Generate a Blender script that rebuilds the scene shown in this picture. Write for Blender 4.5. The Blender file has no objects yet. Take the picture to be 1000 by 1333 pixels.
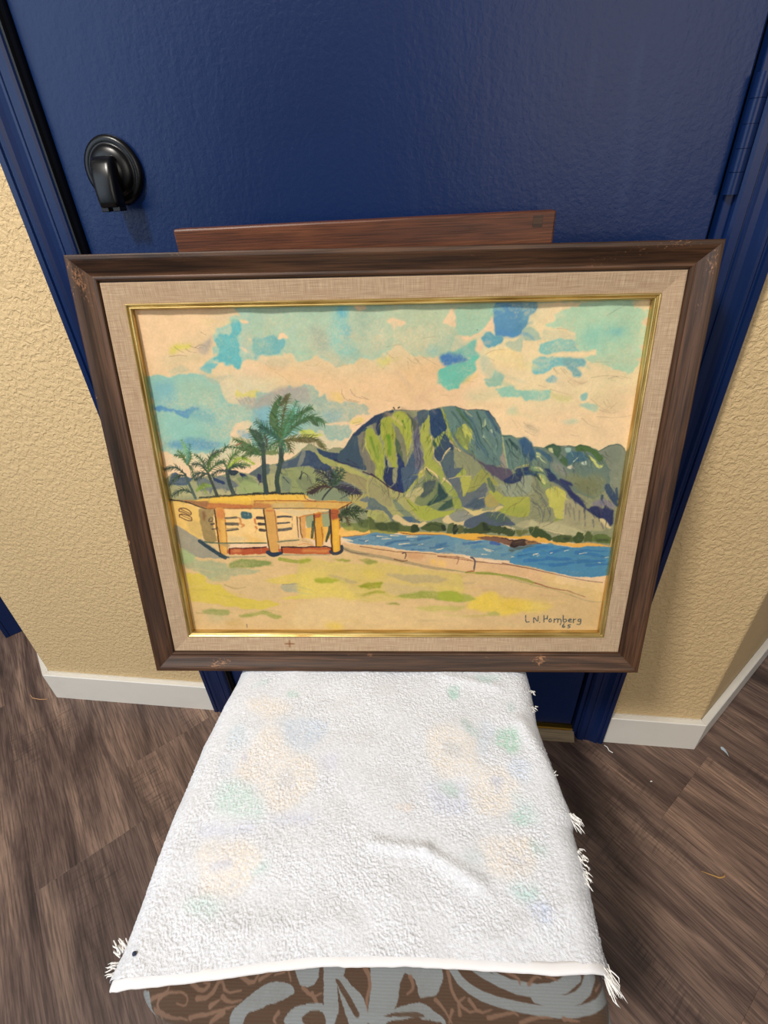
import bpy, math, random
import numpy as np
from mathutils import Matrix, Vector

C = bpy.context.scene.collection
scene = bpy.context.scene
R = math.radians

# ------------------------------------------------------------------ camera
cam_d = bpy.data.cameras.new('camera'); cam = bpy.data.objects.new('camera', cam_d); C.objects.link(cam)
pit, yaw, rol = R(33.99), R(-8.55), R(-3.16)
fw = Vector((math.sin(yaw)*math.cos(pit), math.cos(yaw)*math.cos(pit), -math.sin(pit)))
rt = Vector((math.cos(yaw), -math.sin(yaw), 0)); up = rt.cross(fw)
r2 = rt*math.cos(rol)+up*math.sin(rol); u2 = up*math.cos(rol)-rt*math.sin(rol)
m = Matrix((r2, u2, -fw)).transposed().to_4x4(); m.translation = (0.0439, -0.6316, 0.9712)
cam.matrix_world = m
cam_d.sensor_fit = 'VERTICAL'; cam_d.sensor_height = 36.0; cam_d.lens = 647.67/1333*36
cam_d.clip_start = 0.02
scene.camera = cam

# ------------------------------------------------------------------ light and exposure
world = bpy.data.worlds.new('world'); scene.world = world; world.use_nodes = True
world.node_tree.nodes['Background'].inputs[0].default_value = (0.86, 0.93, 1.0, 1)
world.node_tree.nodes['Background'].inputs[1].default_value = 0.27
def area(name, loc, target, size, power, col, sy=None):
    l = bpy.data.lights.new(name, 'AREA'); l.energy = power; l.color = col; l.size = size
    if sy: l.shape = 'RECTANGLE'; l.size_y = sy
    o = bpy.data.objects.new(name, l); C.objects.link(o); o.location = loc
    d = Vector(target)-Vector(loc); o.rotation_euler = d.to_track_quat('-Z', 'Y').to_euler()
    return o
area('window_light', (-2.1, -2.0, 1.55), (-0.2, 0, 0.7), 1.7, 34, (0.70, 0.85, 1.0), 1.7)
area('room_light', (0.85, -2.5, 1.5), (0.2, 0, 0.7), 1.4, 26, (1.0, 0.91, 0.78))
area('ceiling_light', (-0.75, -1.30, 2.42), (0.0, -0.2, 0.6), 0.26, 68, (1.0, 0.935, 0.84))
scene.view_settings.view_transform = 'Standard'; scene.view_settings.look = 'None'
scene.view_settings.gamma = 1.0; scene.view_settings.use_curve_mapping = False
scene.view_settings.exposure = -0.50

# ------------------------------------------------------------------ helpers
def lin(c):
    return tuple((v/255/12.92 if v/255 <= 0.04045 else ((v/255+0.055)/1.055)**2.4) for v in c)
def link(o, parent=None):
    C.objects.link(o)
    if parent: o.parent = parent
    return o
def mesh_obj(name, verts, faces, mat=None, parent=None, smooth=False):
    me = bpy.data.meshes.new(name); me.from_pydata([tuple(v) for v in verts], [], [tuple(f) for f in faces]); me.update()
    if mat: me.materials.append(mat)
    if smooth: me.polygons.foreach_set('use_smooth', [True]*len(me.polygons))
    return link(bpy.data.objects.new(name, me), parent)
def empty(name, loc=(0, 0, 0), parent=None):
    o = bpy.data.objects.new(name, None); o.location = loc; o.empty_display_size = 0.05
    return link(o, parent)
def tag(o, label=None, cat=None, group=None, kind=None):
    for k, v in (('label', label), ('category', cat), ('group', group), ('kind', kind)):
        if v: o[k] = v
    return o
def grid_obj(name, P, mat, parent=None, cols=None, attr='Col', smooth=True, flip=False):
    """P: (ny,nx,3) array -> quad grid, optional per-vertex linear colours"""
    ny, nx = P.shape[:2]
    idx = np.arange(ny*nx).reshape(ny, nx)
    q = np.stack([idx[:-1, :-1], idx[:-1, 1:], idx[1:, 1:], idx[1:, :-1]], -1).reshape(-1, 4)
    if flip: q = q[:, ::-1]
    me = bpy.data.meshes.new(name)
    me.vertices.add(ny*nx); me.vertices.foreach_set('co', P.astype(np.float32).ravel())
    me.loops.add(q.size); me.loops.foreach_set('vertex_index', q.astype(np.int32).ravel())
    me.polygons.add(len(q)); me.polygons.foreach_set('loop_start', np.arange(0, q.size, 4, dtype=np.int32))
    me.polygons.foreach_set('use_smooth', np.full(len(q), smooth))
    me.update(calc_edges=True)
    if cols is not None:
        a = me.color_attributes.new(attr, 'FLOAT_COLOR', 'POINT')
        c4 = np.ones((ny*nx, 4), np.float32); c4[:, :3] = cols.reshape(-1, 3); a.data.foreach_set('color', c4.ravel())
    me.materials.append(mat)
    return link(bpy.data.objects.new(name, me), parent)
def box_geo(x0, x1, y0, y1, z0, z1, bev=0.0):
    if bev <= 0:
        v = [(x, y, z) for z in (z0, z1) for y in (y0, y1) for x in (x0, x1)]
        return v, [(0, 2, 3, 1), (4, 5, 7, 6), (0, 1, 5, 4), (2, 6, 7, 3), (0, 4, 6, 2), (1, 3, 7, 5)]
    import bmesh
    bm = bmesh.new(); bmesh.ops.create_cube(bm, size=1)
    for w in bm.verts: w.co = Vector(((x0+x1)/2+w.co.x*(x1-x0), (y0+y1)/2+w.co.y*(y1-y0), (z0+z1)/2+w.co.z*(z1-z0)))
    bmesh.ops.bevel(bm, geom=bm.edges[:], offset=bev, segments=2, affect='EDGES', profile=0.5)
    bm.verts.index_update()
    v = [tuple(w.co) for w in bm.verts]; f = [[w.index for w in q.verts] for q in bm.faces]; bm.free()
    return v, f
def box(name, b, mat, parent=None, bev=0.0):
    v, f = box_geo(*b, bev=bev); return mesh_obj(name, v, f, mat, parent)
def join_geo(parts):
    V, F = [], []
    for v, f in parts:
        n = len(V); V += list(v); F += [[i+n for i in q] for q in f]
    return V, F
def lathe_geo(prof, n=48, axis='y'):
    """prof: (r, h) pairs; turned about the local y axis (h goes to -y)"""
    V, F = [], []
    for r, h in prof:
        for k in range(n):
            a = 2*math.pi*k/n; V.append((r*math.cos(a), -h, r*math.sin(a)))
    for i in range(len(prof)-1):
        for k in range(n):
            a, b = i*n+k, i*n+(k+1) % n; F.append((a, b, b+n, a+n))
    F.append(tuple(range((len(prof)-1)*n, len(prof)*n)))
    return V, F
def tube_geo(pts, rad, n=6):
    V, F = [], []; pts = [Vector(p) for p in pts]
    for i, p in enumerate(pts):
        t = (pts[min(i+1, len(pts)-1)]-pts[max(i-1, 0)]).normalized()
        s = t.cross(Vector((0.3, 0.2, 1))).normalized(); w = t.cross(s)
        r = rad[i] if hasattr(rad, '__len__') else rad
        for k in range(n):
            a = 2*math.pi*k/n; V.append(p+(s*math.cos(a)+w*math.sin(a))*r)
    for i in range(len(pts)-1):
        for k in range(n):
            a, b = i*n+k, i*n+(k+1) % n; F.append((a, b, b+n, a+n))
    F.append(tuple(range(n))[::-1]); F.append(tuple(range((len(pts)-1)*n, len(pts)*n)))
    return V, F
def extrude_profile(prof, z0, z1):
    n = len(prof); V = [(x, y, z0) for x, y in prof]+[(x, y, z1) for x, y in prof]
    F = [(i, (i+1) % n, (i+1) % n+n, i+n) for i in range(n)]+[tuple(range(n))[::-1], tuple(range(n, 2*n))]
    return V, F
def vnoise(h, w, cell, seed, octv=1):
    out = np.zeros((h, w), np.float32); amp = 1; tot = 0
    for o in range(octv):
        c = max(cell/2**o, 1.01); rng = np.random.default_rng(seed+o*17)
        gh, gw = int(h/c)+3, int(w/c)+3; g = rng.random((gh, gw), dtype=np.float32)
        ys = np.arange(h)/c; xs = np.arange(w)/c; yi = ys.astype(int); xi = xs.astype(int)
        fy = (ys-yi)[:, None].astype(np.float32); fx = (xs-xi)[None].astype(np.float32)
        fy = fy*fy*(3-2*fy); fx = fx*fx*(3-2*fx)
        a = g[np.ix_(yi, xi)]; b = g[np.ix_(yi, xi+1)]; c_ = g[np.ix_(yi+1, xi)]; d = g[np.ix_(yi+1, xi+1)]
        out += amp*((a*(1-fx)+b*fx)*(1-fy)+(c_*(1-fx)+d*fx)*fy); tot += amp; amp *= 0.5
    return out/tot
def srgb2lin(a):
    a = np.clip(a, 0, 1); return np.where(a <= 0.04045, a/12.92, ((a+0.055)/1.055)**2.4)

# ------------------------------------------------------------------ materials
class NT:
    def __init__(s, name):
        s.m = bpy.data.materials.new(name); s.m.use_nodes = True; s.t = s.m.node_tree
        s.b = s.t.nodes['Principled BSDF']
    def n(s, typ, ins=None, **kw):
        q = s.t.nodes.new(typ)
        for k, v in kw.items(): setattr(q, k, v)
        for k, v in (ins or {}).items():
            if isinstance(v, bpy.types.NodeSocket): s.t.links.new(v, q.inputs[k])
            else: q.inputs[k].default_value = v
        return q
    def set(s, **kw):
        for k, v in kw.items():
            k = k.replace('_', ' ')
            if isinstance(v, bpy.types.NodeSocket): s.t.links.new(v, s.b.inputs[k])
            else: s.b.inputs[k].default_value = v
    def ramp(s, fac, stops):
        q = s.n('ShaderNodeValToRGB', {0: fac}); e = q.color_ramp.elements
        while len(e) < len(stops): e.new(0.5)
        for i, (p, c) in enumerate(stops):
            e[i].position = p; e[i].color = (c[0], c[1], c[2], 1) if hasattr(c, '__len__') else (c, c, c, 1)
        return q.outputs[0]
    def mix(s, fac, a, b, mode='MIX'):
        q = s.n('ShaderNodeMix', data_type='RGBA', blend_type=mode)
        for i, v in ((0, fac), (6, a), (7, b)):
            if isinstance(v, bpy.types.NodeSocket): s.t.links.new(v, q.inputs[i])
            else: q.inputs[i].default_value = (*v, 1) if hasattr(v, '__len__') and len(v) == 3 else v
        return q.outputs[2]
    def noise(s, vec, scale, detail=2.0, rough=0.5, dist=0.0):
        return s.n('ShaderNodeTexNoise', {'Vector': vec, 'Scale': scale, 'Detail': detail, 'Roughness': rough, 'Distortion': dist}).outputs[0]
    def math(s, op, a, b=0.0):
        q = s.n('ShaderNodeMath', operation=op)
        for i, v in ((0, a), (1, b)):
            if isinstance(v, bpy.types.NodeSocket): s.t.links.new(v, q.inputs[i])
            else: q.inputs[i].default_value = v
        return q.outputs[0]
    def co(s, scale=(1, 1, 1), kind='Object', off=None):
        c = s.n('ShaderNodeTexCoord').outputs[kind]
        q = s.n('ShaderNodeMapping', {'Vector': c, 'Scale': scale})
        if off is not None: s.t.links.new(off, q.inputs['Location'])
        return q.outputs[0]
    def bump(s, h, strength, dist=0.001, prev=None):
        d = {'Height': h, 'Strength': strength, 'Distance': dist}
        if prev is not None: d['Normal'] = prev
        return s.n('ShaderNodeBump', d).outputs[0]

def mat_plain(name, col, rough=0.5, metal=0.0, spec=0.5):
    n = NT(name); n.set(Base_Color=(*lin(col), 1), Roughness=rough, Metallic=metal); n.b.inputs['Specular IOR Level'].default_value = spec
    return n.m

def mat_wall():
    n = NT('textured_cream_paint'); c = n.co()
    big = n.noise(c, 3.0, 2); base = n.ramp(big, [(0.3, lin((208, 180, 134))), (0.7, lin((216, 188, 141)))])
    v1 = n.noise(c, 135, 3, 0.55, 0.6); lump = n.ramp(v1, [(0.40, 0.0), (0.60, 1.0)])
    fine = n.noise(c, 420, 2)
    b1 = n.bump(lump, 0.62, 0.0017); b2 = n.bump(fine, 0.25, 0.0006, b1)
    n.set(Base_Color=base, Roughness=0.62, Normal=b2); return n.m
def mat_blue(name, col, bumpy=0.3, rough=0.3, scale=230):
    n = NT(name); c = n.co()
    big = n.noise(c, 4, 3); k = n.ramp(big, [(0.3, lin(col)), (0.75, lin(tuple(min(255, v*1.10+1) for v in col)))])
    streak = n.noise(n.co((9, 9, 1.2)), 3.0, 3)
    k2 = n.mix(n.ramp(streak, [(0.62, 0.0), (0.85, 0.10)]), k, lin((90, 110, 150)))
    h = n.noise(c, scale, 2, 0.5, 0.4); h2 = n.noise(n.co((1, 1, 0.35)), scale*0.45, 2)
    b1 = n.bump(h, bumpy, 0.0009); b2 = n.bump(h2, bumpy*0.8, 0.0014, b1)
    n.set(Base_Color=k2, Roughness=rough, Normal=b2); n.b.inputs['Specular IOR Level'].default_value = 0.30; return n.m
def mat_wood(name, dark, mid, light, scale=1.0, rough=0.45, wear=False):
    n = NT(name); n.b.inputs['Specular IOR Level'].default_value = 0.4
    rnd = n.n('ShaderNodeObjectInfo').outputs['Random']
    off = n.n('ShaderNodeCombineXYZ', {0: n.math('MULTIPLY', rnd, 17.0), 1: n.math('MULTIPLY', rnd, 5.0), 2: n.math('MULTIPLY', rnd, 9.0)}).outputs[0]
    c = n.co((2.2*scale, 34*scale, 34*scale), off=off)
    g1 = n.noise(c, 2.2, 5, 0.6, 0.8); g2 = n.noise(n.co((8*scale, 320*scale, 320*scale), off=off), 2.0, 3)
    col = n.ramp(g1, [(0.28, lin(dark)), (0.5, lin(mid)), (0.74, lin(light))])
    col = n.mix(n.ramp(g2, [(0.45, 0.0), (0.62, 0.55)]), col, lin(tuple(v*0.55 for v in dark)))
    if wear:
        a = n.n('ShaderNodeAttribute', attribute_name='wear').outputs['Fac']
        w = n.noise(n.co((110, 260, 260), off=off), 2.5, 5, 0.7)
        fac = n.ramp(n.math('ADD', n.math('MULTIPLY', a, 0.30), n.math('MULTIPLY', w, 0.80)), [(0.60, 0.0), (0.72, 1.0)])
        col = n.mix(n.math('MULTIPLY', fac, 0.62), col, lin((186, 132, 92)))
    b = n.bump(g2, 0.25, 0.0004)
    n.set(Base_Color=col, Roughness=rough, Normal=b); return n.m
def mat_plank():
    n = NT('dark_vinyl_plank')
    inf = n.n('ShaderNodeObjectInfo'); rnd = inf.outputs['Random']
    off = n.n('ShaderNodeCombineXYZ', {0: n.math('MULTIPLY', rnd, 31.0), 1: n.math('MULTIPLY', rnd, 13.0), 2: 0.0}).outputs[0]
    c = n.co((1.5, 12, 1), off=off)
    g1 = n.noise(c, 1.7, 6, 0.62, 1.1)
    col = n.ramp(g1, [(0.26, lin((58, 46, 43))), (0.40, lin((94, 76, 69))), (0.52, lin((122, 100, 90))), (0.64, lin((152, 126, 110))), (0.78, lin((180, 152, 132)))])
    g2 = n.noise(n.co((7, 170, 1), off=off), 2.0, 4, 0.6)
    col = n.mix(n.ramp(g2, [(0.40, 0.55), (0.56, 0.0)]), col, lin((44, 33, 30)))
    saw = n.noise(n.co((150, 16, 1), off=off), 1.6, 2, 0.5, 0.3)
    area_ = n.noise(n.co((3, 7, 1), off=off), 1.3, 2)
    sf = n.math('MULTIPLY', n.ramp(saw, [(0.5, 0.0), (0.68, 0.5)]), n.ramp(area_, [(0.5, 0.0), (0.66, 1.0)]))
    col = n.mix(sf, col, lin((56, 46, 42)))
    tint = n.ramp(rnd, [(0.0, (0.78, 0.77, 0.78)), (0.5, (1.0, 0.97, 0.95)), (1.0, (1.14, 1.08, 1.02))])
    col = n.mix(1.0, col, tint, 'MULTIPLY')
    b = n.bump(g2, 0.3, 0.0006)
    b = n.bump(saw, 0.12, 0.0004, b)
    n.set(Base_Color=col, Roughness=n.ramp(g1, [(0.3, 0.40), (0.7, 0.50)]), Normal=b); n.b.inputs['Specular IOR Level'].default_value = 0.45
    return n.m
def mat_linen():
    n = NT('natural_linen')
    rnd = n.n('ShaderNodeObjectInfo').outputs['Random']
    off = n.n('ShaderNodeCombineXYZ', {0: n.math('MULTIPLY', rnd, 7.0), 2: n.math('MULTIPLY', rnd, 3.0)}).outputs[0]
    tx = n.noise(n.co((1500, 1, 60), off=off), 1.0, 2); tz = n.noise(n.co((40, 1, 1500), off=off), 1.0, 2)
    slub = n.noise(n.co((30, 1, 190), off=off), 1.0, 3); st = n.noise(n.co((9, 9, 9), off=off), 2.0, 3)
    w = n.math('ADD', tx, tz)
    col = n.ramp(n.math('MULTIPLY', w, 0.5), [(0.36, lin((150, 125, 99))), (0.5, lin((171, 145, 117))), (0.64, lin((190, 167, 137)))])
    col = n.mix(n.ramp(slub, [(0.55, 0.0), (0.72, 0.22)]), col, lin((150, 118, 92)))
    col = n.mix(n.ramp(st, [(0.5, 0.0), (0.75, 0.25)]), col, lin((160, 120, 96)))
    a = n.n('ShaderNodeAttribute', attribute_name='wear').outputs['Fac']
    col = n.mix(a, col, lin((128, 84, 52)))
    n.set(Base_Color=col, Roughness=0.9, Normal=n.bump(w, 0.5, 0.0004)); return n.m
def mat_vcol(name, rough=0.85, gain=1.0, bumps=(), sheen=0.0, attr='Col', spec=0.3):
    n = NT(name); a = n.n('ShaderNodeAttribute', attribute_name=attr).outputs['Color']
    col = n.mix(1.0, a, (gain, gain, gain), 'MULTIPLY') if gain != 1.0 else a
    nb = None
    for sc, st, d in bumps: nb = n.bump(n.noise(n.co(), sc, 3), st, d, nb)
    n.set(Base_Color=col, Roughness=rough); n.b.inputs['Specular IOR Level'].default_value = spec
    if sheen: n.b.inputs['Sheen Weight'].default_value = sheen
    if nb is not None: n.set(Normal=nb)
    return n.m
def mat_gilt():
    n = NT('worn_gilt'); c = n.co((6, 60, 60)); g = n.noise(c, 3, 4)
    col = n.ramp(g, [(0.3, lin((150, 122, 66))), (0.55, lin((200, 174, 112))), (0.75, lin((226, 206, 150)))])
    n.set(Base_Color=col, Metallic=0.85, Roughness=n.ramp(g, [(0.3, 0.42), (0.7, 0.30)]), Normal=n.bump(g, 0.2, 0.0004)); return n.m
def mat_white():
    n = NT('white_gloss_trim'); c = n.co(); g = n.noise(c, 9, 5, 0.6); sm = n.noise(n.co((14, 14, 5)), 2.2, 5, 0.7)
    col = n.mix(n.ramp(g, [(0.5, 0.0), (0.8, 0.5)]), lin((226, 222, 214)), lin((206, 200, 190)))
    col = n.mix(n.ramp(sm, [(0.66, 0.0), (0.8, 0.55)]), col, lin((168, 152, 134)))
    n.set(Base_Color=col, Roughness=0.38); return n.m

M = {}
M['wall'] = mat_wall(); M['door'] = mat_blue('navy_door_paint', (7, 30, 72), 0.24, 0.33)
M['casing'] = mat_blue('navy_trim_paint', (8, 29, 70), 0.06, 0.30, 120)
M['white'] = mat_white(); M['plank'] = mat_plank(); M['sub'] = mat_plain('dark_subfloor', (24, 18, 16), 0.9)
M['rubber'] = mat_plain('black_rubber', (7, 7, 9), 0.5); M['bronze'] = mat_plain('black_handle_metal', (13, 13, 15), 0.30, 0.35)
M['brass'] = mat_plain('brass_strip', (196, 152, 62), 0.32, 0.9)
M['thresh'] = mat_wood('pale_oak', (112, 92, 66), (138, 116, 86), (160, 138, 104), 1.0, 0.5)
M['walnut'] = mat_wood('stained_walnut', (40, 25, 17), (72, 47, 31), (102, 70, 48), 1.0, 0.42, True)
M['chairwood'] = mat_wood('reddish_brown_wood', (60, 30, 18), (92, 50, 30), (116, 68, 42), 1.3, 0.40)
M['linen'] = mat_linen(); M['gilt'] = mat_gilt()
M['paper'] = mat_vcol('watercolour_paper', 0.9, 1.0, ((900, 0.18, 0.0003), (260, 0.10, 0.0004)))
M['terry'] = mat_vcol('terry_cotton', 0.95, 1.0, ((1500, 0.5, 0.0008),), 0.25)
M['hem'] = mat_plain('white_cotton_hem', (232, 230, 232), 0.9)
M['fray'] = mat_plain('cotton_thread', (236, 234, 232), 0.9)
M['damask'] = mat_vcol('damask_weave', 0.85, 1.0, ((700, 0.3, 0.0004),), 0.1)
M['kraft'] = mat_plain('kraft_backing', (140, 108, 74), 0.9)
M['caulk'] = mat_plain('old_caulk', (206, 196, 178), 0.8)

# ------------------------------------------------------------------ structure
S2 = math.sqrt(0.5)
XC0, XC1 = -0.4555, 0.3725          # casing outer edges
XD0, XD1 = -0.3965, 0.3095          # door slab edges
WL, WR = -0.838, 0.5415             # wall corners
floor = box('floor', (-2.9, 2.5, -2.1, 2.3, -0.03, -0.0045), M['sub']); tag(floor, 'dark wood-look plank floor laid diagonally to the door', 'floor', kind='structure')
PW = 0.1816
rows = [(-0.705+PW*k) for k in range(-14, 19)]
known = {14: (-0.177,), 13: (-0.643,), 19: (0.419,)}
rngp = random.Random(5)
shared = {}
def plank(t0, t1, s0):
    key = round(t1-t0, 3)
    if key not in shared:
        v, f = box_geo(-(t1-t0)/2+0.00004, (t1-t0)/2-0.00004, -PW/2+0.00004, PW/2-0.00004, -0.004, 0.0, 0.0003)
        o = mesh_obj('plank', v, f, M['plank'], floor); shared[key] = o.data
    else:
        o = link(bpy.data.objects.new('plank', shared[key]), floor)
    tc, sc = (t0+t1)/2, s0+PW/2
    o.location = ((sc+tc)*S2, (sc-tc)*S2, 0); o.rotation_euler = (0, 0, R(-45))
PL = 1.2
for i, s0 in enumerate(rows):
    base = known[i][0] if i in known else rngp.uniform(-0.6, 0.6)
    k = -4
    while k < 4:
        t0 = base+k*PL; t1 = t0+PL; tc = (t0+t1)/2; x = (s0+PW/2+tc)*S2; y = (s0+PW/2-tc)*S2
        k += 1
        # keep what lies in the room or just past the bevelled corners
        if -3.0 < x < 2.6 and -2.2 < y < 2.4: plank(t0, t1, s0)

def wall_geo(pts, z0, z1, th):
    V = [(x, y, z) for z in (z0, z1) for x, y in pts]; n = len(pts)
    return V, [tuple(range(n))[::-1], tuple(range(n, 2*n))]+[(i, (i+1) % n, (i+1) % n+n, i+n) for i in range(n)]
def rounded_corner(cx, sign, r=0.012):
    """outside corner of 135 degrees, bullnosed; returns points from the front face to the receding face"""
    t = r*math.tan(R(22.5)); out = []
    p0 = Vector((cx-sign*t, 0)); p2 = Vector((cx+sign*t*S2, t*S2)); p1 = Vector((cx, 0))
    for k in range(7):
        u = k/6; q = p0*(1-u)**2+p1*2*u*(1-u)+p2*u*u; out.append((q.x, q.y))
    return out
LEN = 2.6
cl = rounded_corner(WL, -1); cr = rounded_corner(WR, 1)
pl = [(XC0+0.03, 0.0)]+cl+[(WL-LEN*S2, LEN*S2), (WL-LEN*S2+0.08, LEN*S2+0.08), (XC0+0.03, 0.11)]
pr = [(XC1-0.03, 0.0)]+cr+[(WR+LEN*S2, LEN*S2), (WR+LEN*S2-0.08, LEN*S2+0.08), (XC1-0.03, 0.11)]
w = mesh_obj('wall_left', *wall_geo(pl, 0, 2.44, 0), M['wall']); tag(w, 'cream textured wall left of the blue door, turning back at 45 degrees', 'wall', kind='structure')
w = mesh_obj('wall_right', *wall_geo(pr, 0, 2.44, 0), M['wall']); tag(w, 'cream textured wall right of the blue door, turning back at 45 degrees', 'wall', kind='structure')
w = box('wall_back', (XC0+0.03, XC1-0.03, 0.0, 0.11, 2.07, 2.44), M['wall']); tag(w, 'cream wall above the blue door', 'wall', kind='structure')

# baseboards: front run plus the mitred return along the bevelled wall
BH, BT = 0.0796, 0.0125
def baseboard(name, xa, xc, sign, label):
    root = empty(name, (0, 0, 0)); tag(root, label, 'baseboard', kind='structure')
    k = BT*math.tan(R(22.5)); e = 0.0015
    def run(pts_in, pts_out, nm):
        (ix0, iy0), (ix1, iy1) = pts_in; (ox0, oy0), (ox1, oy1) = pts_out
        def sh(a, b, f): return (a[0]+(b[0]-a[0])*f, a[1]+(b[1]-a[1])*f)
        f = 1-e/BT
        m0 = sh((ix0, iy0), (ox0, oy0), f); m1 = sh((ix1, iy1), (ox1, oy1), f)
        V = [(ix0, iy0, 0), (ox0, oy0, 0), (ox0, oy0, BH-e), (*m0, BH), (ix0, iy0, BH),
             (ix1, iy1, 0), (ox1, oy1, 0), (ox1, oy1, BH-e), (*m1, BH), (ix1, iy1, BH)]
        F = [(0, 1, 2, 3, 4), (9, 8, 7, 6, 5)]+[(i, (i+1) % 5, (i+1) % 5+5, i+5) for i in range(5)]
        return mesh_obj(nm, V, F, M['white'], root)
    oc = (xc+sign*k, -BT)
    run([(xa, -0.0003), (xc, -0.0003)], [(xa, -BT), oc], 'front_board')
    L = 2.5; d = (sign*S2, S2)
    ic = (xc+sign*0.0006, -0.0003)
    run([ic, (ic[0]+d[0]*L, ic[1]+d[1]*L)], [(oc[0]+sign*0.0004, oc[1]), (oc[0]+d[0]*L, oc[1]+d[1]*L)], 'return_board')
    # bead of old caulk along the top, uneven
    rg = random.Random(3 if sign > 0 else 4); pts = []; rad = []
    for i in range(41):
        u = i/40; pts.append((xa+(xc-xa)*u*0.995, -0.001, BH+0.0002)); rad.append(0.0012+0.0016*rg.random())
    mesh_obj('caulk_bead', *tube_geo(pts, rad, 6), M['caulk'], root)
    return root
baseboard('baseboard_left', XC0-0.0005, WL, -1, 'white baseboard on the wall left of the blue door')
baseboard('baseboard_right', XC1+0.0005, WR, 1, 'scuffed white baseboard on the wall right of the blue door')

# door casings with a moulded profile (offset from outer edge, thickness)
CP = [(0, 0), (0, .0150), (.0015, .0170), (.0085, .0172), (.0100, .0150), (.0118, .0150), (.0135, .0168), (.0165, .0165), (.0205, .0142),
      (.0260, .0120), (.0320, .0110), (.0350, .0112), (.0362, .0100), (.0375, .0100), (.0388, .0122), (.0470, .0118), (.0500, .0100), (.0515, .0078), (.0515, 0)]
def casing(name, x0, sign, label):
    prof = [(x0+sign*d, -t-0.0002) for d, t in CP]
    if sign < 0: prof = prof[::-1]
    o = mesh_obj(name, *extrude_profile(prof[::-1], 0.0, 2.10), M['casing']); tag(o, label, 'door casing', kind='structure'); return o
casing('trim_1', XC0, 1, 'blue moulded casing up the left side of the door')
casing('trim_2', XC1, -1, 'blue moulded casing up the right side of the door')
hp = [(2.10-d, -t-0.0002) for d, t in CP]
V = [(XC0+0.052, y, z) for z, y in hp]+[(XC1-0.052, y, z) for z, y in hp]; n_ = len(hp)
o = mesh_obj('trim_3', V, [(i, (i+1) % n_, (i+1) % n_+n_, i+n_) for i in range(n_)]+[tuple(range(n_))[::-1], tuple(range(n_, 2*n_))], M['casing'])
tag(o, 'blue moulded casing across the top of the door', 'door casing', kind='structure')
# jambs with black weatherstrip
def jamb(name, xa, xb, side, label):
    r = box(name, (min(xa, xb), max(xa, xb), 0.0, 0.11, 0, 2.06), M['casing']); tag(r, label, 'door jamb', kind='structure')
    xg = xb; s = 1 if side == 'l' else -1
    prof = [(xg, 0.010), (xg, -0.0085), (xg+s*0.0028, -0.0090), (xg+s*0.0040, -0.0045), (xg+s*0.0050, -0.0062), (xg+s*0.0064, -0.0020), (xg+s*0.0066, 0.010)]
    if s < 0: prof = prof[::-1]
    mesh_obj('weatherstrip', *extrude_profile(prof, 0.02, 2.05), M['rubber'], r); return r
jamb('trim_4', XC0+0.0305, XC0+0.0515, 'l', 'left door jamb with black rubber weatherstrip')
o = box('trim_5', (XD1+0.0032, XC1-0.0305, -0.0050, 0.11, 0, 2.06), M['casing'], None, 0.0012); tag(o, 'right door jamb on the hinge side, painted blue', 'door jamb', kind='structure')
box('weatherstrip', (XD1+0.0006, XD1+0.0031, 0.010, 0.030, 0.02, 2.05), M['rubber'], o)
# threshold
V = [(XD0-0.006, -0.020, 0), (XD0-0.006, -0.0215, 0.004), (XD0-0.006, -0.004, 0.0165), (XD0-0.006, 0.06, 0.0165), (XD0-0.006, 0.06, 0)]
V += [(XD1+0.006, y, z) for _, y, z in V]
o = mesh_obj('trim_6', V, [(0, 1, 2, 3, 4)[::-1], (5, 6, 7, 8, 9)]+[(i, (i+1) % 5, (i+1) % 5+5, i+5) for i in range(5)], M['thresh'])
tag(o, 'pale oak threshold under the blue door', 'threshold', kind='structure')
box('brass_strip', (XD0-0.004, XD1+0.004, -0.004, 0.006, 0.0166, 0.0215), M['brass'], o, 0.001)
# blue door frame edge standing proud of the bevelled wall, far left
bx_ = empty('trim_7', (-1.099, 0.153, 0)); bx_.rotation_euler = (0, 0, R(135)); tag(bx_, 'blue casing of the next doorway, behind the left wall corner', 'door casing', kind='structure')
box('casing_board', (0.0, 0.075, -0.060, 0.0, 0.0, 2.1), M['casing'], bx_, 0.002)
box('stop_strip', (0.0, 0.060, 0.0003, 0.010, 0.0, 2.1), M['casing'], bx_, 0.001)

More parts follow.
